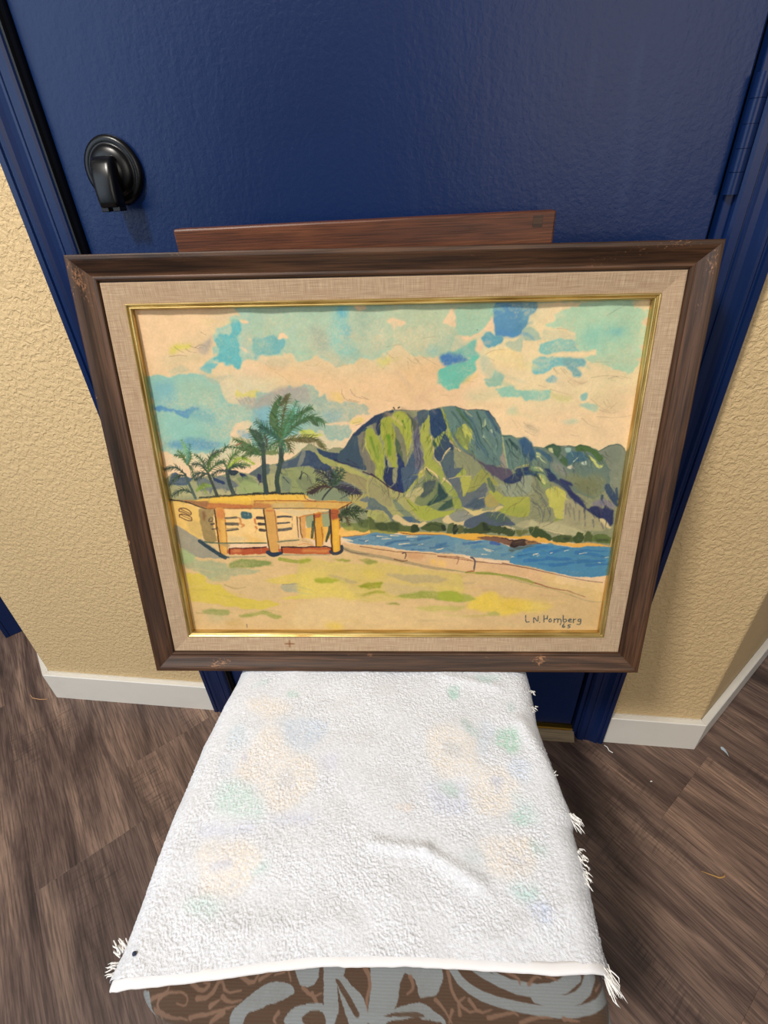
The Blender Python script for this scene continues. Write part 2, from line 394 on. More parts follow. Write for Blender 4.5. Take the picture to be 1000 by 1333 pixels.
# ------------------------------------------------------------------ door
door = box('door_1', (XD0, XD1, 0.003, 0.043, 0.029, 2.04), M['door'], None, 0.0015)
tag(door, 'glossy dark blue flush door with orange-peel paint', 'door', kind='structure')
KX, KZ = -0.3336, 0.9896
rose = mesh_obj('door_handle', *lathe_geo([(0.0, -0.0), (0.0325, 0.0), (0.0330, 0.003), (0.0318, 0.0058), (0.0290, 0.0072), (0.0262, 0.0066), (0.0245, 0.0062), (0.0238, 0.0082), (0.0205, 0.0108), (0.0150, 0.0118), (0.0125, 0.0122), (0.0115, 0.0135)], 64), M['bronze'], door, True)
rose.location = (KX, 0.0028, KZ); rose['label'] = 'black paddle handle on a round stepped rose'
def paddle_geo():
    """pull-down paddle: grows out of the rose near the top, deepest and square at its lower end"""
    secs = [(0.0135, -0.0120, 0.0085, 0.0030), (0.0125, -0.0170, 0.0115, 0.0055), (0.0060, -0.0200, 0.0128, 0.0085), (-0.0060, -0.0220, 0.0130, 0.0100),
            (-0.0180, -0.0235, 0.0126, 0.0105), (-0.0280, -0.0240, 0.0122, 0.0100), (-0.0325, -0.0240, 0.0118, 0.0092), (-0.0335, -0.0240, 0.0108, 0.0080)]
    V, F = [], []; n = 28
    for z, y, a, b in secs:
        for k in range(n):
            t = 2*math.pi*k/n; ct, st = math.cos(t), math.sin(t)
            V.append((math.copysign(abs(ct)**0.45, ct)*a, y+math.copysign(abs(st)**0.55, st)*b, z))
    for i in range(len(secs)-1):
        for k in range(n):
            a, b = i*n+k, i*n+(k+1) % n; F.append((a, b, b+n, a+n))
    F += [tuple(range(n))[::-1], tuple(range((len(secs)-1)*n, len(secs)*n))]
    return V, F
lev = mesh_obj('paddle', *paddle_geo(), M['bronze'], rose, True)
lev.data.polygons[-1].use_smooth = False; lev.data.polygons[-2].use_smooth = False
for x in (-0.0068, 0.0068): box('prong', (x-0.0042, x+0.0042, -0.0310, -0.0170, -0.0375, -0.0330), M['bronze'], rose, 0.0006)
# hinge: five painted knuckles, two leaves
hx, hy, hz0, hl = XD1+0.0060, -0.0075, 0.9400, 0.0930
hinge = box('hinge', (-0.0020, 0.0020, 0.004, 0.020, 0, hl), M['casing'], door); hinge.location = (hx, hy, hz0)
for k in range(5):
    z0 = hl/5*k+0.00025; z1 = hl/5*(k+1)-0.00025; pr_ = []
    V, F = [], []; n = 24
    for r, z in ((0.0067, z0), (0.0067, z1)):
        for j in range(n): V.append((r*math.cos(2*math.pi*j/n), r*math.sin(2*math.pi*j/n), z))
    for j in range(n): F.append((j, (j+1) % n, n+(j+1) % n, n+j))
    mesh_obj('knuckle', V, F, M['casing'], hinge, True)
mesh_obj('hinge_pin', *tube_geo([(0, 0, 0.0002), (0, 0, hl-0.0002)], 0.0062, 16), M['casing'], hinge, True)

# ------------------------------------------------------------------ brush engine: rasters for the flat art, woven pattern and faded print
class Painter:
    def __init__(s, w, h, bg, seed=1):
        s.w, s.h = w, h; s.img = np.empty((h, w, 3), np.float32); s.img[:] = np.array(bg, np.float32)/255
        k = w/1000
        s.n1 = (vnoise(h, w, 22*k, seed, 2)-0.5)*2+(vnoise(h, w, 6*k, seed+5, 2)-0.5)*1.1; s.n2 = (vnoise(h, w, 22*k, seed+50, 2)-0.5)*2+(vnoise(h, w, 6*k, seed+55, 2)-0.5)*1.1
        s.g1 = vnoise(h, w, 3.0*k, seed+99, 2); s.g2 = vnoise(h, w, 60*k, seed+140, 3)
    @staticmethod
    def blur(a, r):
        r = int(max(1, r))
        for _ in range(2):
            for ax in (0, 1):
                p = np.pad(a, [(r+1, r) if i == ax else (0, 0) for i in range(2)], mode='edge'); c = np.cumsum(p, ax, dtype=np.float64)
                n = a.shape[ax]; hi = np.take(c, np.arange(2*r+1, 2*r+1+n), ax); lo = np.take(c, np.arange(0, n), ax)
                a = ((hi-lo)/(2*r+1)).astype(np.float32)
        return a
    def bb(s, P, m):
        x0 = max(0, int(P[:, 0].min()-m)); x1 = min(s.w, int(P[:, 0].max()+m)+1); y0 = max(0, int(P[:, 1].min()-m)); y1 = min(s.h, int(P[:, 1].max()+m)+1)
        return x0, x1, y0, y1
    @staticmethod
    def chaikin(P, closed, n):
        for _ in range(int(n)):
            if closed: Q = np.roll(P, -1, 0); P = np.stack([P*0.75+Q*0.25, P*0.25+Q*0.75], 1).reshape(-1, 2)
            else:
                A, B = P[:-1], P[1:]; P = np.concatenate([P[:1], np.stack([A*0.75+B*0.25, A*0.25+B*0.75], 1).reshape(-1, 2), P[-1:]])
        return P
    @staticmethod
    def spline(P):
        A, B, C_, D = np.roll(P, 1, 0), P, np.roll(P, -1, 0), np.roll(P, -2, 0); out = []
        for t in (0.0, 0.33, 0.67):
            out.append(B+0.5*t*((C_-A)*0.7+t*((2*A-5*B+4*C_-D)*0.7+(1-0.7)*2*(1.5*(C_-B)*0)+t*((3*B-A-3*C_+D)*0.7)))+(1-0.7)*t*(C_-B))
        return np.stack(out, 1).reshape(-1, 2)
    def comp(s, bbx, a, col, gran):
        x0, x1, y0, y1 = bbx; c = np.array(col, np.float32)/255
        a = np.clip(a*(1+gran*(s.g1[y0:y1, x0:x1]-0.5)*1.6+gran*(s.g2[y0:y1, x0:x1]-0.5)*2.2), 0, 1)[..., None]
        v = s.img[y0:y1, x0:x1]; v[:] = v*(1-a)+c*a
    def poly(s, P, col, al=1.0, soft=0.0, wob=2.0, edge=0.0, gran=0.15, sm=1):
        P = np.array(P, np.float32).reshape(-1, 2)
        if sm: P = s.spline(P)
        x0, x1, y0, y1 = bbx = s.bb(P, soft*3+wob*2+2)
        if x1 <= x0 or y1 <= y0: return
        X, Y = np.meshgrid(np.arange(x0, x1, dtype=np.float32), np.arange(y0, y1, dtype=np.float32))
        if wob: X = X+s.n1[y0:y1, x0:x1]*wob*1.6; Y = Y+s.n2[y0:y1, x0:x1]*wob*1.6
        ins = np.zeros(X.shape, bool); n = len(P)
        for i in range(n):
            (ax, ay), (bx, by) = P[i], P[(i+1) % n]
            if ay == by: continue
            c = (ay > Y) != (by > Y); ins ^= c & (X < (bx-ax)*(Y-ay)/(by-ay)+ax)
        mk = ins.astype(np.float32)
        if soft > 0: mk = s.blur(mk, soft)
        a = al*mk
        if edge: a = np.clip(a*(1+edge*np.clip(mk-s.blur(mk, s.w/260), 0, 1)*2), 0, 1)
        s.comp(bbx, a, col, gran)
    def stroke(s, P, col, w0=2.0, w1=1.0, al=1.0, wob=1.0, gran=0.2, soft=0.0, dry=0.0, sm=1):
        P = np.array(P, np.float32).reshape(-1, 2)
        if sm: P = s.chaikin(P, False, sm)
        x0, x1, y0, y1 = bbx = s.bb(P, max(w0, w1)+wob*2+soft*3+2)
        if x1 <= x0 or y1 <= y0: return
        X, Y = np.meshgrid(np.arange(x0, x1, dtype=np.float32), np.arange(y0, y1, dtype=np.float32))
        if wob: X = X+s.n1[y0:y1, x0:x1]*wob*1.6; Y = Y+s.n2[y0:y1, x0:x1]*wob*1.6
        mk = np.zeros(X.shape, np.float32); n = len(P)-1
        for i in range(n):
            (ax, ay), (bx, by) = P[i], P[i+1]; dx, dy = bx-ax, by-ay; L = dx*dx+dy*dy+1e-6
            t = np.clip(((X-ax)*dx+(Y-ay)*dy)/L, 0, 1); d = np.hypot(X-ax-t*dx, Y-ay-t*dy); w = w0+(w1-w0)*((i+t)/n)
            mk = np.maximum(mk, np.clip((w-d)/1.2+0.5, 0, 1)*np.clip(w*1.5, 0, 1))
        if soft > 0: mk = s.blur(mk, soft)
        if dry: mk = mk*np.clip((s.g1[y0:y1, x0:x1]-dry)*6, 0, 1)
        s.comp(bbx, mk*al, col, gran)
    def frond(s, P, L, col, al=0.85, seed=0, w=1.8, droop=0.5, both=1):
        """palm frond: a spine with leaflets hanging from both sides"""
        rg = random.Random(seed); P = s.chaikin(np.array(P, np.float32).reshape(-1, 2), False, 2)
        s.stroke(P, col, w*1.1, w*0.5, al, 0.5, sm=0)
        seg = np.hypot(*np.diff(P, axis=0).T); cum = np.concatenate([[0], np.cumsum(seg)]); tot = cum[-1]; q = tot*0.10
        while q < tot:
            i = min(np.searchsorted(cum, q)-1, len(P)-2); t = (q-cum[i])/max(seg[i], 1e-6); p = P[i]*(1-t)+P[i+1]*t
            d = (P[i+1]-P[i])/max(seg[i], 1e-6); f = q/tot; ln = L*(0.55+0.75*math.sin(math.pi*min(1, f*0.9+0.1)))*rg.uniform(0.75, 1.15)
            for sd in ((1, -1) if both == 1 else ((1,) if both == 2 else (-1,))):
                nrm = np.array([-d[1], d[0]])*sd; v = d*0.75+nrm*0.75; v = v/np.hypot(*v); v2 = v+np.array([0, droop])
                e = p+v*ln*0.5; g = e+v2/np.hypot(*v2)*ln*0.55
                dk = rg.uniform(-26, 14); c = tuple(max(0, x+dk+rg.uniform(-6, 6)) for x in col)
                s.stroke([p, e, g], c, w*0.85, w*0.25, al*rg.uniform(0.75, 1), 0.3, sm=0)
            q += w*rg.uniform(2.0, 3.6)
    def hatch(s, poly, n, ang, dang, ln, w, amp, al, seed, soft=0.0, curl=0.2):
        """loose brush marks inside a region, each a little darker or lighter than the paint under it"""
        rg = random.Random(seed); Q = np.array([float(v) for v in poly.replace(',', ' ').split()]).reshape(-1, 2); k = 0
        while k < n:
            x = rg.uniform(Q[:, 0].min(), Q[:, 0].max()); y = rg.uniform(Q[:, 1].min(), Q[:, 1].max()); ins = False
            for (ax, ay), (bx, by) in zip(Q, np.roll(Q, -1, 0)):
                if (ay > y) != (by > y) and x < (bx-ax)*(y-ay)/(by-ay)+ax: ins = not ins
            if not ins: continue
            k += 1; c = s.img[int(min(max(y, 0), s.h-1)), int(min(max(x, 0), s.w-1))]*255; f = 1+rg.uniform(-amp, amp*0.6)
            c = tuple(min(255, max(0, v*f+rg.uniform(-6, 6))) for v in c); a = math.radians(ang+rg.uniform(-dang, dang)); l = ln*rg.uniform(0.5, 1.3)
            dx, dy = math.cos(a)*l, math.sin(a)*l; q = rg.uniform(-curl, curl)
            s.stroke([(x, y), (x+dx*0.5-dy*q, y+dy*0.5+dx*q), (x+dx, y+dy)], c, w*rg.uniform(0.6, 1.3), w*0.3, al, 1.2, 0.4, soft, 0.0)
    def run(s, data):
        for ln in data.strip().splitlines():
            f = ln.split('|')
            if f[0] in ('F',): pass
            col = tuple(int(v) for v in f[1].split(',')); par = [float(v) for v in f[2].split(',')]
            P = np.array([float(v) for v in f[3].replace(' ', ',').split(',')]).reshape(-1, 2)
            if f[0] == 'P': s.poly(P, col, *par)
            elif f[0] == 'S': s.stroke(P, col, *par)
            elif f[0] == 'F': s.frond(P, par[0], col, par[1], int(par[2]), par[3], par[4], int(par[5]))
    def sample(s, u, v):
        x = np.clip(u*(s.w-1), 0, s.w-1.001); y = np.clip(v*(s.h-1), 0, s.h-1.001); xi = x.astype(int); yi = y.astype(int); fx = (x-xi)[..., None]; fy = (y-yi)[..., None]
        I = s.img
        return (I[yi, xi]*(1-fx)+I[yi, xi+1]*fx)*(1-fy)+(I[yi+1, xi]*(1-fx)+I[yi+1, xi+1]*fx)*fy

ART = """
P|187,196,167|0.517,17.5,0,0,0.5,1|298.2,-7.0 1223.7,-17.1 1209.5,79.6 1098.5,167.8 907.4,164.8 811.1,186.5 615.8,207.1 350.5,155.8 237.8,84.9
P|192,202,169|0.47,22.5,0,0,0.5,1|1091.8,55.5 1562.9,-4.2 1577.8,245.2 1446.0,291.1 1256.5,337.5 1102.7,238.2
P|180,192,167|0.517,20,0,0,0.5,1|29.9,222.3 346.5,191.1 587.1,279.1 602.8,458.1 313.3,481.8 9.0,478.7
P|201,192,160|0.423,17.5,0,0,0.5,1|141.0,83.3 291.9,41.1 350.5,155.8 167.8,224.4 26.4,174.3
P|212,185,146|0.47,37.5,0,0,0.5,1|-8.7,-19.4 369.6,-12.2 350.5,155.8 84.3,272.1 -17.3,270.7
P|212,182,140|0.564,32.5,0,0,0.5,1|351.8,144.2 906.7,119.0 1007.6,285.0 710.0,330.4 462.2,277.4
P|230,207,165|0.564,32.5,0,0,0.5,1|1091.8,55.5 1563.6,-0.0 1599.6,495.1 1167.0,464.2 1054.3,237.5
P|142,182,171|0.8272,2,5.7,0.4,0.5,1|2.6,200.6 81.5,200.9 136.1,197.4 198.4,200.5 231.5,220.5 236.8,246.7 250.8,277.9 276.3,291.7 321.3,296.8 384.0,306.6 377.9,365.7 332.8,355.9 287.8,346.2 272.3,359.8 245.5,387.3 231.8,420.1 199.6,448.4 132.5,453.5 36.7,457.3 6.2,441.5 5.1,370.4 3.1,306.0 -0.5,252.2
P|122,169,178|0.564,11.25,3,0,0.5,1|9.9,221.5 79.3,213.9 87.5,244.6 66.2,288.8 11.1,288.0 2.4,261.1
P|156,183,162|0.564,15,3,0,0.5,1|92.8,214.1 214.1,215.9 225.4,264.2 185.1,290.4 105.1,275.9
P|92,140,174|0.799,2.5,5.7,0.4,0.5,1|4.0,301.5 19.4,292.7 59.2,302.2 76.1,311.5 128.8,298.6 145.8,307.9 124.5,325.8 104.2,337.0 77.9,327.5 61.8,313.6 16.1,310.7
P|116,166,174|0.611,8.75,5.7,0,0.5,1|109.8,302.9 183.8,299.4 208.0,322.3 194.3,354.2 149.3,344.4 115.3,325.7
P|142,187,176|0.564,12.5,3,0,0.5,1|21.2,333.6 72.9,329.7 148.6,349.0 173.0,372.5 149.4,405.0 45.3,408.5 15.7,389.3
P|99,147,174|0.752,7.5,5.7,0,0.5,1|14.8,420.1 44.4,413.3 92.3,409.1 149.8,402.6 204.3,415.1 211.1,434.2 162.5,443.2 101.4,440.1 41.1,432.3
P|222,194,160|0.752,2.5,4.34,0.4,0.5,1|5.3,446.3 36.5,458.7 39.1,470.9 0.9,470.5
P|200,191,99|0.705,2.5,4.34,0.4,0.5,1|271.8,256.1 287.0,243.1 298.9,256.4 344.9,248.3 352.5,261.6 320.1,267.8 279.7,265.0
P|169,161,151|0.752,3.75,5.7,0.4,0.5,1|278.0,278.3 320.1,267.8 352.2,263.8 389.4,253.3 384.9,297.6 338.4,306.0 294.0,296.4
S|112,104,98|1.056,0.66,0.432,0.8,0.25,0,0|279.1,269.4 294.4,292.8
S|112,104,98|1.056,0.66,0.432,0.8,0.25,0,0|293.0,267.4 303.8,290.2
S|112,104,98|1.056,0.66,0.432,0.8,0.25,0,0|306.6,267.6 317.4,290.4
S|112,104,98|1.056,0.66,0.432,0.8,0.25,0,0|320.1,267.8 327.8,287.9
S|112,104,98|1.056,0.66,0.432,0.8,0.25,0,0|333.7,268.0 342.7,288.1
S|112,104,98|1.056,0.66,0.432,0.8,0.25,0,0|359.2,261.7 370.4,284.0
S|112,104,98|1.056,0.66,0.432,0.8,0.25,0,0|373.0,259.7 382.2,279.7
P|134,174,174|0.752,3.75,4.34,0.4,0.5,1|337.9,310.5 384.0,306.6 371.2,431.2 334.8,421.3 310.6,388.1 324.6,346.7
P|222,194,160|0.846,2,4.34,0.4,0.5,1|244.1,380.3 268.5,352.8 286.7,355.4 275.1,373.7 263.2,394.6 243.2,397.6
P|115,156,180|0.658,3.75,4.34,0.4,0.5,1|274.6,378.4 311.1,383.5 320.3,404.6 281.0,401.8
P|156,187,173|0.799,2,5.7,0.4,0.5,1|307.2,-3.0 392.6,-6.8 376.7,139.5 344.6,151.6 317.2,159.5 296.9,180.4 280.2,171.6 267.5,167.2 250.4,162.7 238.3,154.0 219.4,162.2 201.7,191.7 176.9,178.5 197.2,161.8 217.4,145.3 228.6,128.8 226.6,112.1 244.1,112.4 233.3,95.8 236.8,71.4 265.6,51.7 283.9,44.0 294.6,28.3 320.7,24.8 313.7,12.8
P|104,173,178|0.799,2.5,5.7,0.4,0.5,1|292.5,44.2 302.6,32.4 324.0,32.8 321.1,56.7 309.4,80.8 315.1,105.4 311.5,134.3 317.7,155.3 301.3,180.4 284.1,175.9 276.4,167.3 242.1,158.3 226.2,145.4 233.0,128.8 247.9,116.6 237.1,99.9 248.7,79.7 279.6,76.2
P|119,176,178|0.799,2,4,0.4,0.5,1|175.0,176.3 206.1,162.0 237.1,162.5 199.5,191.7
P|222,194,160|0.846,2,4.34,0.4,0.5,1|324.5,28.8 346.9,39.2 339.7,45.0 327.2,41.6
P|222,194,160|0.846,2,4.34,0.4,0.5,1|341.2,87.4 378.0,88.0 377.4,93.3 346.9,94.4
P|222,194,160|0.846,2,4.34,0.4,0.5,1|312.0,112.7 322.8,113.7 338.4,129.7 325.5,127.0
P|164,157,146|0.658,5,5.7,0.4,0.5,1|172.7,119.5 188.4,103.2 227.6,75.3 227.8,103.9 202.2,128.3 175.8,127.9
P|201,194,99|0.611,5,4.34,0.4,0.5,1|83.2,126.4 95.0,109.9 127.8,98.1 158.5,98.6 156.5,111.0 124.3,118.7 91.3,130.7
P|185,180,151|0.564,3.75,4.34,0.4,0.5,1|72.7,185.4 115.9,169.0 141.2,178.0 130.2,190.6 93.7,194.4
P|198,183,147|0.564,7.5,4.34,0.4,0.5,1|67.0,142.9 121.5,135.4 175.8,127.9 182.1,144.7 117.3,160.6 71.3,168.3
S|112,106,98|1.056,0.528,0.468,0.8,0.25,0,0|103.8,110.1 119.2,122.8 132.7,127.2
S|112,106,98|1.056,0.528,0.468,0.8,0.25,0,0|138.2,114.8 149.9,124.1 172.2,128.7
S|112,106,98|1.056,0.528,0.468,0.8,0.25,0,0|152.9,105.9 173.4,115.4 187.9,112.3
S|112,106,98|1.056,0.528,0.468,0.8,0.25,0,0|169.6,111.2 188.4,103.2 201.1,106.7
S|112,106,98|1.056,0.528,0.468,0.8,0.25,0,0|194.1,66.6 210.2,75.0
S|112,106,98|1.056,0.528,0.468,0.8,0.25,0,0|81.0,138.9 113.1,133.1 138.9,137.7
P|164,188,167|0.846,2,6.38,0.72,0.5,1|368.7,-3.8 419.7,-4.7 537.9,-4.4 664.0,-4.0 747.5,-0.5 789.3,-1.6 787.8,121.5 770.4,133.6 744.1,153.8 726.6,159.8 700.8,149.0 683.3,152.8 665.5,165.1 630.4,168.7 612.5,176.9 586.9,163.8 570.0,155.2 548.7,146.5 517.6,154.3 482.6,153.8 458.2,132.5 422.9,136.1 378.2,143.7 350.5,155.8
P|156,187,171|0.846,2.5,5.7,0,0.5,1|370.7,-21.2 789.5,-17.0 789.2,6.1 368.2,0.1
P|117,171,173|0.799,2.5,5.7,0.4,0.5,1|357.9,90.6 402.0,84.4 428.1,82.8 458.4,91.5 451.0,115.9 423.3,132.0 378.7,139.6 351.4,147.5
P|222,194,160|0.846,2,4.34,0.4,0.5,1|432.4,82.9 463.0,78.6 467.5,85.5 436.2,87.8
P|138,187,180|0.705,11.25,3,0,0.5,1|617.7,-1.0 655.4,-0.3 654.0,30.9 660.8,70.8 655.3,98.9 684.2,128.0 683.5,148.7 631.2,152.0 597.3,134.8 590.6,101.9 602.8,37.9
P|104,171,189|0.799,7.5,4,0,0.5,1|621.7,3.0 651.1,3.5 647.7,30.8 628.3,38.3
P|110,173,189|0.752,8.75,4,0,0.5,1|636.0,54.3 657.2,54.7 659.9,90.9 642.8,90.6
P|155,166,153|0.705,8.75,5.7,0,0.5,1|533.2,60.5 563.1,61.0 591.3,89.7 593.5,126.5 570.5,146.8 546.4,117.5
P|156,177,160|0.564,12.5,3,0,0.5,1|688.7,8.1 730.0,32.3 711.6,79.7 685.2,103.5 678.1,63.1
P|222,194,160|0.846,2,4.34,0.4,0.5,1|680.2,-11.4 706.9,-10.9 707.1,9.2 688.5,12.8 678.3,4.0
P|222,194,160|0.846,2,4.34,0.4,0.5,1|774.0,41.0 788.8,39.3 788.4,71.0
P|203,200,117|0.611,5,4.34,0.4,0.5,1|739.6,157.9 778.8,149.4 787.2,162.9 765.1,187.7 743.6,174.7
P|191,180,151|0.611,5,4.34,0.4,0.5,1|385.7,156.4 439.6,144.7 473.8,153.6 454.4,174.4 418.3,182.3 392.3,177.6
P|189,180,153|0.564,5,4.34,0.4,0.5,1|584.3,134.6 610.8,126.8 627.3,143.6 621.6,168.6 595.7,164.0
S|150,132,106|0.924,0.528,0.396,0.8,0.25,0,0|384.8,164.8 405.1,182.1 435.6,186.8
S|150,132,106|0.924,0.528,0.396,0.8,0.25,0,0|413.1,190.7 442.5,208.3 458.7,225.8
S|150,132,106|0.924,0.528,0.396,0.8,0.25,0,0|516.3,171.1 542.3,175.7 565.3,159.3
S|150,132,106|0.924,0.528,0.396,0.8,0.25,0,0|608.0,178.9 630.3,170.8 647.6,173.2
S|150,132,106|0.924,0.528,0.396,0.8,0.25,0,0|760.8,187.6 769.8,170.9 787.1,175.4
P|149,174,162|0.799,2,7.4,0.4,0.5,1|337.9,265.8 366.4,253.0 397.9,253.5 428.5,262.7 449.6,228.0 475.6,237.1 502.7,233.2 528.8,242.2 553.8,268.9 572.8,251.6 580.2,278.1 615.4,291.8 651.5,287.9 678.0,297.1 709.2,306.5 704.0,328.8 658.6,332.7 643.8,359.8 656.6,383.0 641.8,406.1 581.9,405.3 555.1,391.0 537.3,381.6 481.0,394.8 415.3,403.4 366.0,431.2 319.2,430.6
P|164,157,149|0.705,5,5.7,0.4,0.5,1|384.0,257.7 449.2,232.4 502.4,237.5 526.9,268.5 507.7,285.9 453.5,285.2 393.9,293.3 343.0,301.5 335.9,283.5
P|126,171,183|0.705,6.25,5.7,0,0.5,1|333.4,305.9 393.4,297.7 420.5,347.9 399.0,379.9 353.3,374.7 327.7,355.9
P|128,178,180|0.564,11.25,3,0,0.5,1|405.7,311.4 470.8,294.3 524.4,304.0 520.5,358.3 462.5,394.6 405.2,412.7 345.2,450.0 317.0,449.7 323.4,392.9 380.1,384.3
P|131,164,171|0.611,7.5,5.7,0,0.5,1|554.9,322.4 623.0,318.8 612.6,345.8 576.1,347.6
P|222,194,160|0.799,2,4.34,0.4,0.5,1|564.1,356.6 639.6,352.0 644.6,362.1 575.1,364.5
P|216,191,115|0.611,5,4.34,0.4,0.5,1|595.1,251.9 625.9,261.1 624.6,287.5 606.6,287.3 594.1,269.4
P|212,196,115|0.611,3.75,4.34,0.4,0.5,1|649.0,346.2 690.1,337.7 684.8,360.4 652.9,360.9
P|192,195,99|0.799,2.5,4.34,0.4,0.5,1|481.3,390.2 510.2,374.3 532.1,390.8 554.6,399.4 526.7,402.4 485.2,400.5
S|100,86,72|1.122,0.528,0.432,0.8,0.25,0,0|625.9,261.1 633.9,279.7 669.3,290.4 683.7,288.3
S|100,86,72|1.122,0.528,0.432,0.8,0.25,0,0|653.2,248.4 661.3,266.0 678.8,275.0 714.4,282.1
S|100,86,72|1.122,0.528,0.432,0.8,0.25,0,0|626.5,248.0 623.9,265.5
S|100,86,72|1.122,0.528,0.432,0.8,0.25,0,0|647.4,279.0 678.4,288.3
S|100,86,72|1.122,0.528,0.432,0.8,0.25,0,0|687.9,270.8 709.9,280.8
S|100,86,72|1.122,0.528,0.432,0.8,0.25,0,0|657.6,357.7 682.8,353.5
S|100,86,72|1.122,0.528,0.432,0.8,0.25,0,0|666.4,364.7 684.8,359.4
P|222,194,160|0.799,2,4.34,0.4,0.5,1|414.7,460.4 471.2,458.6 456.2,470.4 415.0,483.1 411.5,470.0
P|174,189,162|0.846,2,5.7,0.48,0.5,1|766.0,3.7 791.2,-3.1 849.5,-2.4 932.4,-2.8 1097.5,-2.7 1099.4,27.4 1068.1,62.1 1048.3,85.6 1019.3,97.1 993.6,88.6 977.9,124.7 969.9,141.0 935.9,152.8 905.7,152.3 875.6,147.7 849.7,151.4 815.5,113.8 781.1,121.4 772.2,141.8 763.6,137.6
P|156,189,166|0.799,2,4,0.4,0.5,1|982.8,17.5 1015.4,4.6 1093.6,0.3 1095.7,35.1 1068.7,74.0 1052.5,85.6 1027.4,89.2 1002.2,92.8 984.6,72.5 983.7,44.8
P|165,183,164|0.752,2.5,5.7,0,0.5,1|766.5,-21.3 1096.5,-18.7 1097.9,4.2 766.0,5.7
P|222,194,160|0.893,2,4.34,0.4,0.5,1|970.3,16.5 985.7,40.9 982.4,69.3 963.2,60.2 945.3,48.8 958.2,30.6
P|222,194,160|0.799,2,4.34,0.4,0.5,1|773.8,41.0 828.5,40.0 832.7,53.9 803.1,61.3 794.4,77.9 786.2,57.0
P|222,194,160|0.893,2,4.34,0.4,0.5,1|1092.7,40.9 1102.6,66.7 1094.2,79.2 1061.0,86.6 1015.4,105.9 998.8,90.7 1036.1,94.2 1068.5,69.2
P|222,194,160|0.752,2,4.34,0.4,0.5,1|1044.9,101.6 1061.9,103.9 1071.5,126.3 1059.4,138.4 1049.4,125.9
P|99,147,178|0.893,2,4,0.56,0.5,1|1100.8,-3.4 1179.4,-5.7 1186.0,76.1 1170.5,91.7 1145.8,97.3 1120.4,94.8 1102.8,82.5 1098.5,46.9
P|86,135,180|0.564,7.5,4,0,0.5,1|1106.0,66.7 1144.6,81.3 1171.1,72.6 1145.8,97.7 1115.9,91.5
P|105,159,174|0.8648,2,4,0.4,0.5,1|1061.6,97.8 1086.0,82.2 1111.7,90.7 1130.2,103.0 1122.0,119.0 1088.4,125.0 1070.9,114.1
P|125,180,166|0.8272,3.75,4,0.4,0.5,1|969.7,136.9 1003.5,125.2 1036.6,105.4 1049.0,99.6 1050.7,134.1 1061.8,142.5 1047.6,158.7 1049.2,192.1 1024.2,212.8 1012.1,237.0 937.7,235.9 935.0,211.5 954.0,190.6 958.1,182.3 936.1,165.2 944.4,148.8
P|79,122,173|0.8648,5,5.7,0.4,0.5,1|935.9,156.9 952.8,144.8 978.4,141.1 1013.0,149.9 1022.1,162.5 1005.3,174.7 979.5,174.3 958.2,184.4 945.1,177.9
P|147,182,174|0.564,7.5,4.34,0.4,0.5,1|888.2,123.2 926.5,115.7 935.7,144.5 905.7,146.1
P|156,180,164|0.376,12.5,3,0,0.5,1|968.2,84.2 1002.5,100.8 994.9,125.0 944.2,140.6 909.6,123.6
P|180,189,165|0.752,2.5,4.34,0.4,0.5,1|1134.7,119.2 1167.3,103.7 1188.0,100.0 1191.3,141.4 1157.0,135.9
P|227,205,153|0.658,5,4.34,0.4,0.5,1|1081.0,142.8 1131.2,131.4 1170.0,140.2 1192.6,157.0 1195.7,194.4 1108.6,176.3
P|176,187,165|0.658,5,4.34,0.4,0.5,1|1060.9,167.2 1081.0,142.8 1095.7,176.1 1136.3,206.1 1138.0,231.6 1102.8,222.5 1066.9,200.8
S|140,122,100|0.924,0.528,0.432,0.8,0.25,0,0|772.2,137.7 789.3,154.6 811.8,150.8
S|140,122,100|0.924,0.528,0.432,0.8,0.25,0,0|768.2,121.2 789.7,115.5 819.7,113.9
S|140,122,100|0.924,0.528,0.432,0.8,0.25,0,0|836.8,155.3 849.8,168.0 867.1,173.3
S|140,122,100|0.924,0.528,0.432,0.8,0.25,0,0|884.2,152.0 905.9,164.8 937.4,182.8
S|140,122,100|0.924,0.528,0.432,0.8,0.25,0,0|836.8,163.6 841.1,193.1
S|140,122,100|0.924,0.528,0.432,0.8,0.25,0,0|858.4,155.7 880.1,176.9
S|140,122,100|0.924,0.528,0.432,0.8,0.25,0,0|1081.2,146.9 1101.8,135.0 1140.0,134.8
S|140,122,100|0.924,0.528,0.432,0.8,0.25,0,0|1090.4,159.4 1108.1,168.0
S|140,122,100|0.924,0.528,0.432,0.8,0.25,0,0|885.8,96.0 921.8,91.4
S|70,74,74|1.584,1.584,0.504,0.8,0.25,0,0|1049.1,75.6 1050.0,76.4
P|111,183,166|0.846,2.5,4,0.4,0.5,1|936.7,192.2 958.2,184.2 1005.3,172.4 1059.7,144.3 1060.3,156.7 1043.8,168.8 1049.3,194.0 1024.2,214.7 1007.7,235.8 1003.9,253.0 973.3,256.9 951.1,247.9 941.8,226.3 932.7,209.1
P|215,191,117|0.564,5,4.34,0.4,0.5,1|1012.0,235.9 1024.4,219.0 1058.4,202.6 1042.0,223.5 1025.1,236.1
P|147,183,167|0.799,2,4.34,0.4,0.5,1|1076.8,224.0 1102.4,215.9 1109.7,194.9 1136.4,208.0 1138.4,225.0 1134.4,242.0 1099.9,247.9
P|147,191,173|0.8272,2,4.34,0.4,0.5,1|1117.8,254.7 1156.5,246.6 1201.4,264.5 1202.4,277.5 1159.0,282.2
P|173,192,165|0.517,6.25,4.34,0.4,0.5,1|1157.0,316.5 1187.3,308.0 1195.7,330.3 1162.9,336.6
